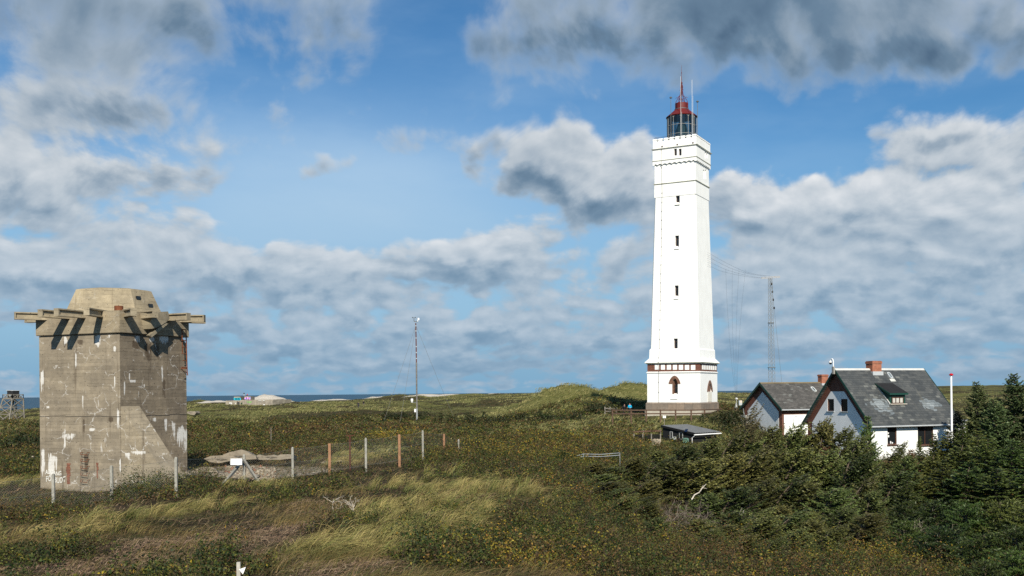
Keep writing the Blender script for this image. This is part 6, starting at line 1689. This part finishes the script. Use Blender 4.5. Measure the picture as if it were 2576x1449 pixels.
def blades(base, length, lean, width, cols, levels=3, wind=0.75, spread=.7, foot=None):
    """curved ribbons bent by the west wind; base (n,3)"""
    n = len(base); az = RNG.normal(0, spread, n); h = np.stack([np.cos(az) + wind, np.sin(az), 0 * az], 1); h /= np.linalg.norm(h, axis=1)[:, None] + 1e-6
    sa = RNG.uniform(0, 2 * pi, n); side = np.stack([np.cos(sa) * .9 + .3, np.sin(sa) * .6, .35 * RNG.normal(size=n)], 1)
    ts = np.linspace(0, 1, levels + 1); P = []
    for t in ts:
        p = base + h * (length * lean * (.35 * t + .75 * t * t))[:, None]; p[:, 2] += length * (1.05 * t - (.30 + .45 * np.minimum(lean, 1.2)) * t * t)
        P.append(p)
    V = np.empty((n, (levels + 1) * 2, 3)); 
    for i, t in enumerate(ts):
        w = (width * (1 - t) ** .7 * .5 + .0006)[:, None]; V[:, 2 * i] = P[i] - side * w; V[:, 2 * i + 1] = P[i] + side * w
    k = (levels + 1) * 2; o = (np.arange(n) * k)[:, None]
    f = np.concatenate([(o + np.array([[2 * i, 2 * i + 1, 2 * i + 3, 2 * i + 2]])) for i in range(levels)], 0)
    C = np.repeat(cols, k, 0)
    if foot is not None:        # green at the foot, straw towards the tip
        t = np.tile(np.repeat(ts, 2), n)[:, None] ** .5; C = C * t + np.array(foot) * (1 - t)
    return V.reshape(-1, 3), f, C
def leaves(c, nrm, size, cols, asp=.55):
    n = len(c); a = RNG.normal(size=(n, 3)); t1 = np.cross(nrm, a); t1 /= np.linalg.norm(t1, axis=1)[:, None] + 1e-9; t2 = np.cross(nrm, t1); t2 /= np.linalg.norm(t2, axis=1)[:, None] + 1e-9
    s = size[:, None]; bend = nrm * s * .18
    V = np.stack([c - t1 * s - bend, c + t2 * s * asp + bend * .5, c + t1 * s - bend, c - t2 * s * asp + bend * .5], 1).reshape(-1, 3)
    return V, np.arange(4 * n).reshape(n, 4), np.repeat(cols, 4, 0)
def join(parts):
    V, Fc, C, o = [], [], [], 0
    for v, f, c in parts: V.append(v); Fc.append(f + o); C.append(c); o += len(v)
    return np.concatenate(V), np.concatenate(Fc), np.concatenate(C)
def pick(pal, n, w=None):
    pal = np.array(pal); return pal[RNG.choice(len(pal), n, p=w)] * RNG.uniform(.75, 1.25, (n, 1)) * RNG.uniform(.93, 1.07, (n, 3))
def pts(x, y, dz=0.0): return np.stack([x, y, ground(x, y) + dz], 1)

# --- marram grass
STRAW, GRN, DEAD = (.50, .38, .145), (.13, .175, .04), (.27, .185, .10)
def tufts(n, r0, r1, per, lev, wid, lo, hi, thr=.32, rad=.17):
    x, y = polar(n, r0, r1); m, r, l = masks(x, y); k = RNG.uniform(0, .45, len(x)) + thr < m; x, y = x[k], y[k]
    nb = RNG.integers(int(per * .6), int(per * 1.4), len(x)); idx = np.repeat(np.arange(len(x)), nb); N = len(idx)
    q = RNG.normal(0, rad, (N, 2)); b = pts(x, y, -.03)[idx]; b[:, :2] += q
    L = RNG.uniform(lo, hi, len(x))[idx] * RNG.uniform(.55, 1.1, N); ln = RNG.uniform(.32, .95, len(x))[idx] * RNG.uniform(.6, 1.3, N)
    tone = np.clip(RNG.normal(.62, .28, len(x))[idx] + RNG.normal(0, .2, N), 0, 1)[:, None]
    c = np.array(GRN) * (1 - tone) + np.array(STRAW) * tone; d = RNG.uniform(size=N) < .14; c[d] = np.array(DEAD); c *= RNG.uniform(.75, 1.2, (N, 1))
    return blades(b, L, ln, np.full(N, wid), c, lev, .5, .95, (.060, .085, .020))
V, Fq, C = join([tufts(3600, 17, 45, 62, 3, .015, .6, 1.3, .50, .11), tufts(3400, 43, 84, 42, 3, .023, .6, 1.25, .50, .13)])
tag(npmesh('marram_grass', V, Fq, M_GRASS, C), kind='stuff')
print('marram', len(Fq))

# --- thatch: short dead blades, moss and low herbs close to the soil
def thatch(n, r0, r1, wid, lo, hi):
    x, y = polar(n, r0, r1); m, r, l = masks(x, y); N = len(x); lit = np.clip(l * 1.3, 0, 1)
    c = pick([(.165, .105, .058), (.11, .072, .040), (.055, .068, .018), (.040, .052, .014), (.21, .145, .065), (.03, .022, .014)], N, [.16, .16, .24, .2, .1, .14])
    k = RNG.uniform(size=N) < lit; c[k] = pick([(.29, .195, .125), (.22, .145, .09), (.32, .225, .14)], k.sum())
    return blades(pts(x, y, -.02), RNG.uniform(lo, hi, N) * (1 - .35 * lit), RNG.uniform(.6, 1.8, N), np.full(N, wid), c, 2, .5, 1.6)
# loose bents standing everywhere between the shrubs
def bents(n, r0, r1, wid, lo, hi):
    x, y = polar(n, r0, r1); g = fbm(x / 3 + 8, y / 3 + 2, 3); m, r, l = masks(x, y); k = RNG.uniform(-.20, .55, len(x)) < g + .30 * m - .12 - .25 * np.clip(r, 0, 1); x, y = x[k], y[k]; N = len(x)
    tone = np.clip(RNG.normal(.55, .28, N) + .35 * fbm(x / 9, y / 9 + 50, 2), 0, 1)[:, None]; c = np.array((.070, .085, .022)) * (1 - tone) + np.array((.235, .155, .060)) * tone
    return blades(pts(x, y, -.03), RNG.uniform(lo, hi, N), RNG.uniform(.35, 1.2, N), np.full(N, wid), c * RNG.uniform(.7, 1.2, (N, 1)), 3, .6, .9)
V, Fq, C = join([bents(95000, 16.5, 42, .010, .35, .95), bents(60000, 40, 80, .017, .35, .9)])
tag(npmesh('loose_grass', V, Fq, M_GRASS, C), kind='stuff')
V, Fq, C = join([thatch(170000, 16.5, 40, .012, .10, .45), thatch(110000, 38, 80, .022, .12, .45)])
tag(npmesh('dead_grass_thatch', V, Fq, M_GRASS, C), kind='stuff')
print('thatch', len(Fq))

# --- wild rose and heath thicket
P_GREEN = [(.026, .046, .010), (.044, .064, .013), (.080, .088, .018), (.018, .032, .009), (.12, .115, .022), (.045, .042, .014)]
P_YEL = [(.30, .22, .022), (.22, .175, .025), (.15, .145, .03), (.28, .16, .028)]
P_RUST = [(.105, .062, .024), (.075, .048, .021), (.145, .085, .028), (.080, .058, .028)]
def bushes(n, r0, r1, per, size, R0, R1, h0, h1, thr, mid=False):
    x, y = polar(n, r0, r1)
    if mid:
        g = fbm(x / 16 + 5, y / 22 + 9, 3); dens = .72 + g * .5 + zval(Z_DARK, x, y) - .9 * np.exp(-((x - LHC.x) / 15) ** 2 - ((y - LHC.y + 6) / 9) ** 2) - np.clip((y - 130) / 50, 0, 1) * .35 - 1.2 * zval(Z_MARRAM[5:6], x, y)
        dens = dens - 1.5 * np.exp(-((x - ruin.x) / 6.0) ** 2 - ((y - ruin.y) / 5.0) ** 2)
    else: m, r, l = masks(x, y); dens = r
    k = RNG.uniform(0, .4, len(x)) + thr < dens; x, y = x[k], y[k]; M = len(x)
    tall = (1 + .35 * np.clip((x - 3) / 5, 0, 1) * np.clip((y - 20) / 8, 0, 1) * (not mid) + .35 * np.exp(-((x + 19) / 5) ** 2 - ((y - 51.5) / 3) ** 2)) * RNG.choice([.7, 1.0, 1.4], M); tall = np.where((x < -.405 * y) & (y > 45.5) & (y < 62), .3, tall); R = RNG.uniform(R0, R1, M) * tall ** .6; h = RNG.uniform(h0, h1, M) * tall; nb = (per * np.minimum(R / R1, 1.5) ** 1.5).astype(int) + 8; idx = np.repeat(np.arange(M), nb); N = len(idx)
    K = 8; sub = idx * K + RNG.integers(0, K, N)               # leaves hang in a few sprays per bush
    sd = RNG.normal(size=(M * K, 3)); sd[:, 2] = np.abs(sd[:, 2]) * 1.1 + .1; sd /= np.linalg.norm(sd, axis=1)[:, None]; sr = RNG.uniform(.55, 1.08, M * K)
    d = sd[sub] + RNG.normal(size=(N, 3)) * .30; d[:, 2] = np.abs(d[:, 2]); d /= np.linalg.norm(d, axis=1)[:, None]
    rr = sr[sub] * RNG.uniform(.72, 1.04, N)
    c = pts(x, y)[idx]; c[:, 0] += d[:, 0] * R[idx] * rr; c[:, 1] += d[:, 1] * R[idx] * rr; c[:, 2] += d[:, 2] * h[idx] * rr
    yel = np.clip(zval(Z_YELLOW, x, y) * .42 + (.02 if mid else .03) + (.06 if mid else .10) * fbm(x / 5, y / 5 + 40, 2), 0, .7)[idx]; brn = np.clip(zval(Z_BROWN, x, y) * .55 + (.30 if mid else .20) + .35 * fbm(x / 8 + 77, y / 8, 2), 0, .8)[idx]
    su = RNG.uniform(size=M * K); u = np.where(RNG.uniform(size=N) < .86, su[sub], RNG.uniform(size=N))
    base_ = np.array(P_GREEN)[RNG.integers(0, len(P_GREEN), M * K)] * RNG.uniform(.75, 1.3, (M * K, 1)); col = base_[sub] * RNG.uniform(.75, 1.3, (N, 1))
    k = u < brn; col[k] = pick(P_RUST, k.sum()); k = u > 1 - yel; col[k] = pick(P_YEL, k.sum())
    nrm = d * .55 + RNG.normal(size=(N, 3)) * .55 + np.array([0, -.1, .35]); nrm /= np.linalg.norm(nrm, axis=1)[:, None]
    Lf = leaves(c, nrm, RNG.uniform(.6, 1.3, N) * size, col)
    ns = max(3, per // 26); idx = np.repeat(np.arange(M), ns); N = len(idx); b = pts(x, y)[idx]; b[:, :2] += RNG.normal(0, .3, (N, 2)) * R[idx][:, None]
    St = blades(b, h[idx] * RNG.uniform(.7, 1.35, N), RNG.uniform(.1, .6, N), np.full(N, size * .22), pick([(.08, .05, .032), (.13, .09, .06), (.05, .035, .025)], N), 2, .25, 1.5)
    return [Lf, St]
V, Fq, C = join(bushes(4600, 17, 42, 210, .034, .30, .66, .35, .85, .22) + bushes(5200, 40, 74, 130, .046, .35, .8, .45, .95, .18))
P_KEEP = P_GREEN, P_RUST
tag(npmesh('wild_rose_thicket', V, Fq, M_LEAF, C), kind='stuff')
print('rose', len(Fq))
V, Fq, C = join(bushes(9000, 68, 112, 46, .075, .5, 1.1, .45, .95, .18, True) + bushes(9000, 110, 178, 36, .12, .6, 1.4, .4, .9, .22, True))
tag(npmesh('heath_thicket', V, Fq, M_LEAF, C), kind='stuff')
print('heath', len(Fq))
def shrub_rows():
    out = []
    for u, v, Y, ru, n, hh in ((565, 420, 142, 45, 26, .75), (400, 421, 158, 26, 30, 1.1), (606, 414, 148, 14, 10, .9), (735, 416, 120, 20, 26, .9), (480, 427, 140, 40, 24, 1.0), (15, 450, 98, 30, 22, .9)):
        p = at(u, v, Y); x = p.x + RNG.normal(0, ru * Y / F * .6, n); y = Y + RNG.normal(0, 3, n); M = n; per = 130; idx = np.repeat(np.arange(M), per); N = len(idx)
        R = RNG.uniform(.7, 1.4, M); h = RNG.uniform(.6, 1.2, M) * hh; K = 9; sd = RNG.normal(size=(M * K, 3)); sd[:, 2] = np.abs(sd[:, 2]) + .2; sd /= np.linalg.norm(sd, axis=1)[:, None]; sub = idx * K + RNG.integers(0, K, N)
        d = sd[sub] + RNG.normal(size=(N, 3)) * .3; d[:, 2] = np.abs(d[:, 2]); d /= np.linalg.norm(d, axis=1)[:, None]; c = pts(x, y)[idx]; rr = RNG.uniform(.6, 1.05, N)
        c[:, 0] += d[:, 0] * R[idx] * rr; c[:, 1] += d[:, 1] * R[idx] * rr; c[:, 2] += d[:, 2] * h[idx] * 1.5 * rr
        nrm = d * .6 + RNG.normal(size=(N, 3)) * .5; nrm /= np.linalg.norm(nrm, axis=1)[:, None]
        out.append(leaves(c, nrm, RNG.uniform(.6, 1.3, N) * .13, pick([(.022, .034, .010), (.036, .042, .014), (.055, .045, .020), (.018, .026, .009)], N)))
    return out
V, Fq, C = join(shrub_rows())
tag(npmesh('dark_shrubbery', V, Fq, M_LEAF, C), kind='stuff')
# --- dune grass and dark heather of the far dunes: tussocks
def tussocks(n, r0, r1, per, L0, L1, wid):
    x, y = polar(n, r0, r1); z, sand = ground(x, y, full=True)
    g = fbm(x / 30 + 12, y / 40 + 3, 3); k = (z > 4) & (sand < RNG.uniform(.15, .5, len(x))) 
    if r0 < 160: k &= (RNG.uniform(0, .5, len(x)) < .15 + np.clip((y - 125) / 40, 0, 1) * .4 + .7 * np.exp(-((x - LHC.x) / 26) ** 2 - ((y - LHC.y) / 16) ** 2) + (x < -28) * .35 + (x > 38) * .4)
    x, y, z, g = x[k], y[k], z[k], g[k]; M = len(x); idx = np.repeat(np.arange(M), per); N = len(idx)
    dark = (g + RNG.normal(0, .08, M) - grassy(x, y) * .5 > .06)[idx]
    b = np.stack([x, y, z], 1)[idx]; sp = (.25 + .0022 * y)[idx]; b[:, 0] += RNG.normal(size=N) * sp; b[:, 1] += RNG.normal(size=N) * sp; b[:, 2] -= .05
    tone = np.clip(RNG.normal(.42, .24, M)[idx] + RNG.normal(0, .15, N), 0, 1)[:, None]
    c = np.array((.125, .145, .045)) * (1 - tone) + np.array((.33, .275, .115)) * tone
    c[dark] = pick([(.05, .055, .02), (.075, .058, .03), (.04, .05, .018), (.10, .075, .035)], dark.sum())
    L = RNG.uniform(L0, L1, N) * np.where(dark, .6, 1.0)
    return blades(b, L, RNG.uniform(.4, 1.2, N), np.full(N, 1.0) * wid * (y[idx] / r0) ** .7, c * RNG.uniform(.8, 1.2, (N, 1)), 2)
V, Fq, C = join([tussocks(20000, 85, 190, 8, .45, .9, .06), tussocks(26000, 180, 420, 7, .5, 1.0, .11), tussocks(20000, 400, 1000, 5, .6, 1.1, .22)])
tag(npmesh('dune_grass', V, Fq, M_GRASS, C), kind='stuff')
print('dune', len(Fq))
# ---------------------------------------------------------------- spruces, pines and dead wood
BARK = weathered('grey_brown_bark', (.10, .075, .055), .35, 6)
def conifer(seed, h, rad, lean=0.0, wind=0.0, step=.21, nwh=5, start=.06, needle=.085, pine=False, taper=.8, fill=1.0, tipc=(.18, .19, .056), oldc=(.022, .034, .009)):
    r = np.random.default_rng(seed); cen, nrm, siz, col = [], [], [], []; wood = MB()
    def tp(z): return np.array([lean * h * (z / h) ** 1.6 + .05 * sin(z * 3 + seed), .05 * cos(z * 2.3 + seed), z])
    wood.tube([tp(h * t) for t in np.linspace(0, .97, 8)], [max(.012, .018 * h * (1 - t) + .012) for t in np.linspace(0, .97, 8)], 6)
    z = start * h
    while z < h * .985:
        t0 = z / h; n = nwh if t0 < .85 else 4
        a0 = r.uniform(0, 6.28)
        for k in range(n):
            if r.uniform() > fill: continue
            a = a0 + 2 * pi * k / n + r.normal(0, .3); d = np.array([cos(a) + wind * .9, sin(a) * (1 - .35 * wind), 0.0]); d /= np.linalg.norm(d) + 1e-9
            L = (rad * (1 - t0) ** taper * r.uniform(.62, 1.12) + .10) * (1 + .45 * wind * max(0, cos(a)) - .40 * wind * max(0, -cos(a)))
            up = (.10 + .55 * t0 + .35 * wind + r.normal(0, .10)) if not pine else .45 + r.normal(0, .15)
            o = tp(z + r.normal(0, .05)); droop = .32 * (1 - t0) if not pine else .05
            def bp(t): return o + d * L * t + np.array([0, 0, L * (up * t * t - droop * t * (1 - t * .6))])
            tip = bp(1.0)
            wood.tube([bp(t) for t in (0, .5, 1)], [max(.006, .014 * L), .008 * L + .003, .003], 3, cap=False)
            side = np.cross(d, [0, 0, 1.0]); m = max(2, int(L / .105))
            for j in range(m + 1):
                t = .18 + .82 * j / m; p0 = bp(t); tl = (.36 * L * (1.08 - t) + .09) * r.uniform(.7, 1.2)
                for s in ((-1, 1) if j < m else (0,)):
                    td = d * (.75 if s else 1.0) + side * s * r.uniform(.6, 1.0) + np.array([0, 0, (.20 if not pine else .7) + r.normal(0, .22)]); td /= np.linalg.norm(td)
                    q = max(2, int(tl / (.058 if not pine else .075)))
                    f = (np.arange(q) + r.uniform(.2, .9, q)) / q
                    c = p0 + td * (f * tl)[:, None]; rep = 2; c = np.repeat(c, rep, 0); ff = np.repeat(f, rep)
                    nd = td * (.75 if not pine else .5) + r.normal(size=(len(c), 3)) * (.5 if not pine else .7)
                    cen.append(c); nrm.append(nd); siz.append(r.uniform(.7, 1.25, len(c)) * needle)
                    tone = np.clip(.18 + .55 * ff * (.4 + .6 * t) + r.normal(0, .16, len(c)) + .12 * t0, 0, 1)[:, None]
                    col.append(np.array(oldc) * (1 - tone) + np.array(tipc) * tone)  # old to young needles; lit tips and shaded interior heightened in the colour
        z += step * r.uniform(.75, 1.25) * (1.15 - .4 * t0)
    c = np.concatenate(cen); axis = np.concatenate(nrm); axis /= np.linalg.norm(axis, axis=1)[:, None]; s = np.concatenate(siz)[:, None]; cl = np.concatenate(col)
    ran = r.normal(size=(len(c), 3)); w = np.cross(axis, ran); w /= np.linalg.norm(w, axis=1)[:, None] + 1e-9
    asp = .34 if not pine else .17
    V = np.stack([c - axis * s * .5, c + w * s * asp, c + axis * s, c - w * s * asp], 1).reshape(-1, 3)
    return V, np.arange(len(V)).reshape(-1, 4), np.repeat(cl, 4, 0), wood
def _needles(nt, b):
    oi = nt.nodes.new('ShaderNodeObjectInfo'); r = X(nt, oi.outputs['Random'])
    f = r.lin(0, 1, .50, 1.25); g = (r * 7.31).fn('FRACT').lin(0, 1, .80, 1.22)
    c = vmath(nt, 'MULTIPLY', attr(nt, 'Col'), comb(nt, f * g, f, f * .95)); nt.links.new(c.k, b.inputs['Base Color'])
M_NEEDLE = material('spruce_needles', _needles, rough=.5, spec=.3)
class Kind:
    def __init__(s, name, seed, h, **k):
        s.h = h; s.name = name; V, Fq, C, wood = conifer(seed, h, **k); s.n = len(Fq)
        s.rad = k['rad']
        T = thing(name, 'x', 'tree'); s.T = T
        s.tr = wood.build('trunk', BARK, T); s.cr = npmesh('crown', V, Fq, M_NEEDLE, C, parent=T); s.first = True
    def place(s, x, y, h, wid, turn, label, cat, group=None):
        if s.first: T, s.first = s.T, False
        else:
            T = s.T.copy(); COL.objects.link(T)
            for ch in (s.tr, s.cr): c = ch.copy(); COL.objects.link(c); c.parent = T
            for k_ in ('group',):
                if k_ in T: del T[k_]
        k = h / s.h; w = wid / s.rad
        T.location = (x, y, gz(x, y) - .1); T.scale = (w, w, k); T.rotation_euler = (0, 0, turn)
        tag(T, label, cat, group); return T
SW = [Kind('windswept_spruce', 11 + i, 4.5, rad=2.0, lean=.16 + .06 * i, wind=.62 + .1 * i, step=.31, start=.10, taper=.62, needle=.105) for i in range(4)]
UP = [Kind('young_spruce', 31 + i, 5.0, rad=1.6, lean=.02, wind=.12, step=.28, start=.05, taper=.9, needle=.10, oldc=(.030, .052, .013), tipc=(.145, .175, .042)) for i in range(3)]
TALL = [Kind('tall_spruce', 51 + i, 8.0, rad=2.6, lean=-.02 + .03 * i, wind=.10, step=.33, nwh=6, start=.04, taper=.85, needle=.12, oldc=(.030, .048, .016), tipc=(.135, .165, .062)) for i in range(2)]
PINE = [Kind('mountain_pine', 71 + i, 3.0, rad=1.8, wind=.15, step=.26, nwh=6, start=.06, needle=.12, pine=True, taper=.55, oldc=(.022, .038, .008), tipc=(.085, .115, .024)) for i in range(2)]
SPARSE = Kind('sparse_spruce', 91, 6.0, rad=1.9, lean=.10, wind=.9, step=.30, nwh=4, start=.52, taper=.45, fill=.62, tipc=(.11, .115, .05), oldc=(.05, .05, .025))
RED = Kind('browned_spruce', 95, 3.2, rad=.9, wind=.2, step=.22, start=.05, oldc=(.07, .035, .016), tipc=(.16, .065, .028))
print('tree faces', [k.n for k in SW + UP + TALL + PINE + [SPARSE, RED]])
_tr = random.Random(5)
WL = 'dense dark green spruce bent by the wind in the thicket before the houses'; WG = 'windswept spruces in the thicket before the houses'
YL = 'upright dark green spruce in the thicket below the flagpole'; YG = 'upright spruces below the flagpole'
PL_ = 'low bushy green pine at the thicket edge'; PG = 'low pines at the thicket edge'
def put_tree(kind, u, v, Y, wid, label, cat='spruce tree', group=None, turn=None):
    a = at(u, v, Y); h = a.z - gz(a.x, a.y) + .1
    lean = {'windswept_spruce': .22, 'sparse_spruce': .10}.get(kind.name, 0)
    kind.place(a.x - lean * h * .8, a.y, max(h, 1.0), wid, _tr.uniform(-.3, .3) if turn is None else turn, label, cat, group)
for i, (u, v, Y, w) in enumerate([(652, 451, 70, 2.0), (676, 446, 72, 2.3), (699, 440, 74, 2.4), (722, 434, 76, 2.5), (745, 431, 78, 2.5), (766, 427, 80, 2.6), (786, 425, 80, 2.5), (806, 422, 80, 2.5), (826, 425, 79, 2.3), (843, 428, 78, 2.0), (852, 438, 74, 2.2), (888, 444, 76, 1.7), (905, 456, 73, 1.9),
        (600, 468, 60, 1.7), (620, 459, 63, 2.0), (642, 461, 62, 2.2), (666, 463, 60, 2.3), (690, 459, 60, 2.4), (715, 455, 62, 2.5), (740, 452, 62, 2.6), (765, 449, 64, 2.6), (790, 449, 64, 2.6), (815, 451, 64, 2.5), (840, 456, 62, 2.4), (866, 463, 62, 2.3), (890, 472, 60, 2.2),
        (604, 486, 52, 1.6), (628, 483, 52, 1.8), (700, 494, 50, 1.8), (725, 486, 50, 2.0), (750, 481, 52, 2.2), (775, 479, 52, 2.2), (800, 484, 52, 2.1), (826, 490, 50, 2.0), (615, 505, 47, 1.3), (742, 512, 45, 1.6), (772, 505, 46, 1.7), (800, 512, 46, 1.4), (640, 524, 43, 1.0), (850, 482, 55, 2.0), (870, 492, 52, 1.6), (593, 476, 54, 1.5), (606, 492, 48, 1.5), (622, 499, 46, 1.4), (650, 528, 37, .9), (722, 510, 42, 1.5), (746, 518, 40, 1.6), (772, 514, 41, 1.7), (803, 520, 40, 1.5), (703, 531, 37, 1.0), (735, 536, 35, 1.0), (760, 542, 34, .9), (588, 470, 58, 1.5), (598, 484, 50, 1.5), (612, 503, 45, 1.3), (628, 512, 43, 1.2), (690, 520, 41, 1.3), (715, 524, 39, 1.3), (785, 530, 37, 1.3), (815, 528, 38, 1.3), (840, 508, 45, 1.6), (860, 515, 43, 1.5)]):
    put_tree(SW[i % 4], u, v, Y, w, WL, group=WG)
for i, (u, v, Y, w) in enumerate([(946, 431, 80, 1.9), (961, 425, 79, 2.0), (976, 431, 74, 2.2), (960, 441, 70, 2.3), (985, 437, 68, 2.5), (1010, 441, 66, 2.6), (1036, 440, 66, 2.7), (915, 472, 60, 2.0), (940, 463, 60, 2.4), (966, 462, 58, 2.5), (995, 468, 56, 2.6), (1022, 470, 56, 2.6), (932, 452, 72, 1.8), (905, 480, 56, 1.6)]):
    put_tree(UP[i % 3], u, v, Y, w, YL, group=YG)
put_tree(UP[0], 866, 416, 79, 1.5, 'spiky upright spruce standing against the house gable corner')
put_tree(UP[1], 919, 436, 82, .7, 'narrow spiky spruce standing against the white front wall')
put_tree(UP[2], 933, 434, 81, 1.3, 'bushy young spruce hiding the dark front window of the house')
put_tree(TALL[0], 978, 381, 92, 2.5, 'tall spruce with a thin pointed top right of the flagpole')
put_tree(TALL[1], 1013, 373, 88, 3.2, 'tallest broad spruce at the end of the thicket')
put_tree(TALL[0], 995, 398, 86, 2.6, 'broad spruce filling the gap between the two tallest spruces')
put_tree(TALL[1], 1040, 384, 86, 3.0, 'tall spruce cut by the edge of the view')
put_tree(TALL[0], 958, 410, 95, 1.9, 'dark spruce with feathery sides just behind the tall pointed spruce')
for i, (u, v, Y, w) in enumerate([(903, 503, 46, 1.5), (934, 500, 44, 1.9), (966, 505, 42, 1.9), (1000, 500, 42, 2.1), (1028, 505, 40, 2.0), (984, 533, 34, 1.5), (1016, 528, 34, 1.7), (952, 530, 37, 1.2), (905, 522, 40, 1.5), (940, 526, 36, 1.6), (1012, 552, 28, 1.4), (985, 560, 27, 1.0)]):
    put_tree(PINE[i % 2], u, v, Y, w, PL_, 'pine', PG)
put_tree(SPARSE, 748, 406, 77, 1.7, 'half bare spruce with long sprays bent across the small house gable')
put_tree(RED, 911, 449, 77, .8, 'rust brown dying spruce beside the white front wall')
put_tree(RED, 826, 446, 66, 1.0, 'rust brown dying spruce among the green windswept spruces')

# --- dead wood
DEADW = weathered('dead_grey_wood', (.155, .125, .10), .3, 5); PALEW = weathered('bleached_wood', (.52, .46, .38), .25, 6)
def dead_bush(name, label, u, v, Y, h, spread, n, seed, mat, cat='dead bush', thick=1.0, lean=.3):
    r = random.Random(seed); p = at(u, v, Y); g = gz(p.x, p.y); T = thing(name, label, cat, (p.x, p.y, g)); m = MB()
    def grow(o, d, L, rad, lev):
        q = [o]; k = 3
        for i in range(k):
            d = (d + Vector((r.gauss(0, .28) + .05, r.gauss(0, .28), r.gauss(0, .22)))).normalized(); q.append(q[-1] + d * L / k)
        m.tube(q, [rad, rad * .8, rad * .6, rad * .35], 3 if lev else 5, cap=False)
        if lev < 3:
            for j in range(4 if lev < 2 else 3):
                f = r.uniform(.3, 1.0); o2 = q[min(k - 1, int(f * k))].lerp(q[min(k, int(f * k) + 1)], .5)
                grow(o2, (d + Vector((r.gauss(0, .75), r.gauss(0, .75), r.gauss(0, .45)))).normalized(), L * r.uniform(.4, .62), rad * .5, lev + 1)
    for i in range(n):
        a = r.uniform(0, 6.28); grow(Vector((r.gauss(0, .25) * spread, r.gauss(0, .25), -.1)), Vector((cos(a) * spread * .55 + lean, sin(a) * .4, 1)).normalized(), h * r.uniform(.7, 1.1), .026 * thick, 0)
    m.build('dead_branch_tangle', mat, T)
dead_bush('dead_bush', 'large tangle of dead grey branches in front of the spruces', 676, 523, 44, 1.35, 2.8, 17, 3, DEADW)
dead_bush('dead_bush', 'smaller grey dead branch tangle beside the large one', 738, 512, 46, 1.2, 1.8, 8, 4, DEADW)
dead_bush('dead_bush', 'thin bare twigs standing before the white front wall', 897, 482, 80, 2.1, 1.2, 6, 6, weathered('brown_twig', (.16, .10, .065), .3, 5))
dead_bush('dead_bush', 'small bleached white dead twigs in the near grass', 339, 535, 33, .75, 1.6, 4, 9, PALEW, thick=.6)
dead_bush('dead_bush', 'grey bare bush spreading above the yellow thicket', 920, 522, 42, 1.5, 1.6, 7, 12, weathered('pale_twig', (.27, .23, .17), .3, 5))
def fallen(label, a, b, Y, r0, seed):
    r = random.Random(seed); p, q = at(*a, Y), at(*b, Y + .6); T = thing('dead_branch', label, 'branch', p); d = q - p
    pts_ = [d * t + Vector((r.gauss(0, .03), 0, r.gauss(0, .05))) for t in (0, .25, .5, .75, 1)]
    m = MB().tube(pts_, [r0, r0 * .85, r0 * .7, r0 * .5, r0 * .25], 6)
    m.tube([pts_[2], pts_[2] + Vector((d.x * .2, -.1, .35))], [r0 * .5, r0 * .2], 5).tube([pts_[3], pts_[3] + Vector((d.x * .25, .1, -.05))], [r0 * .4, r0 * .15], 5)
    m.build('branch_wood', PALEW, T)
fallen('pale broken branch pointing up out of the dead bush', (690, 499), (707, 483), 45.5, .035, 2)
fallen('short pale branch low in the thicket below the dead bush', (734, 519), (744, 511), 44, .03, 3)
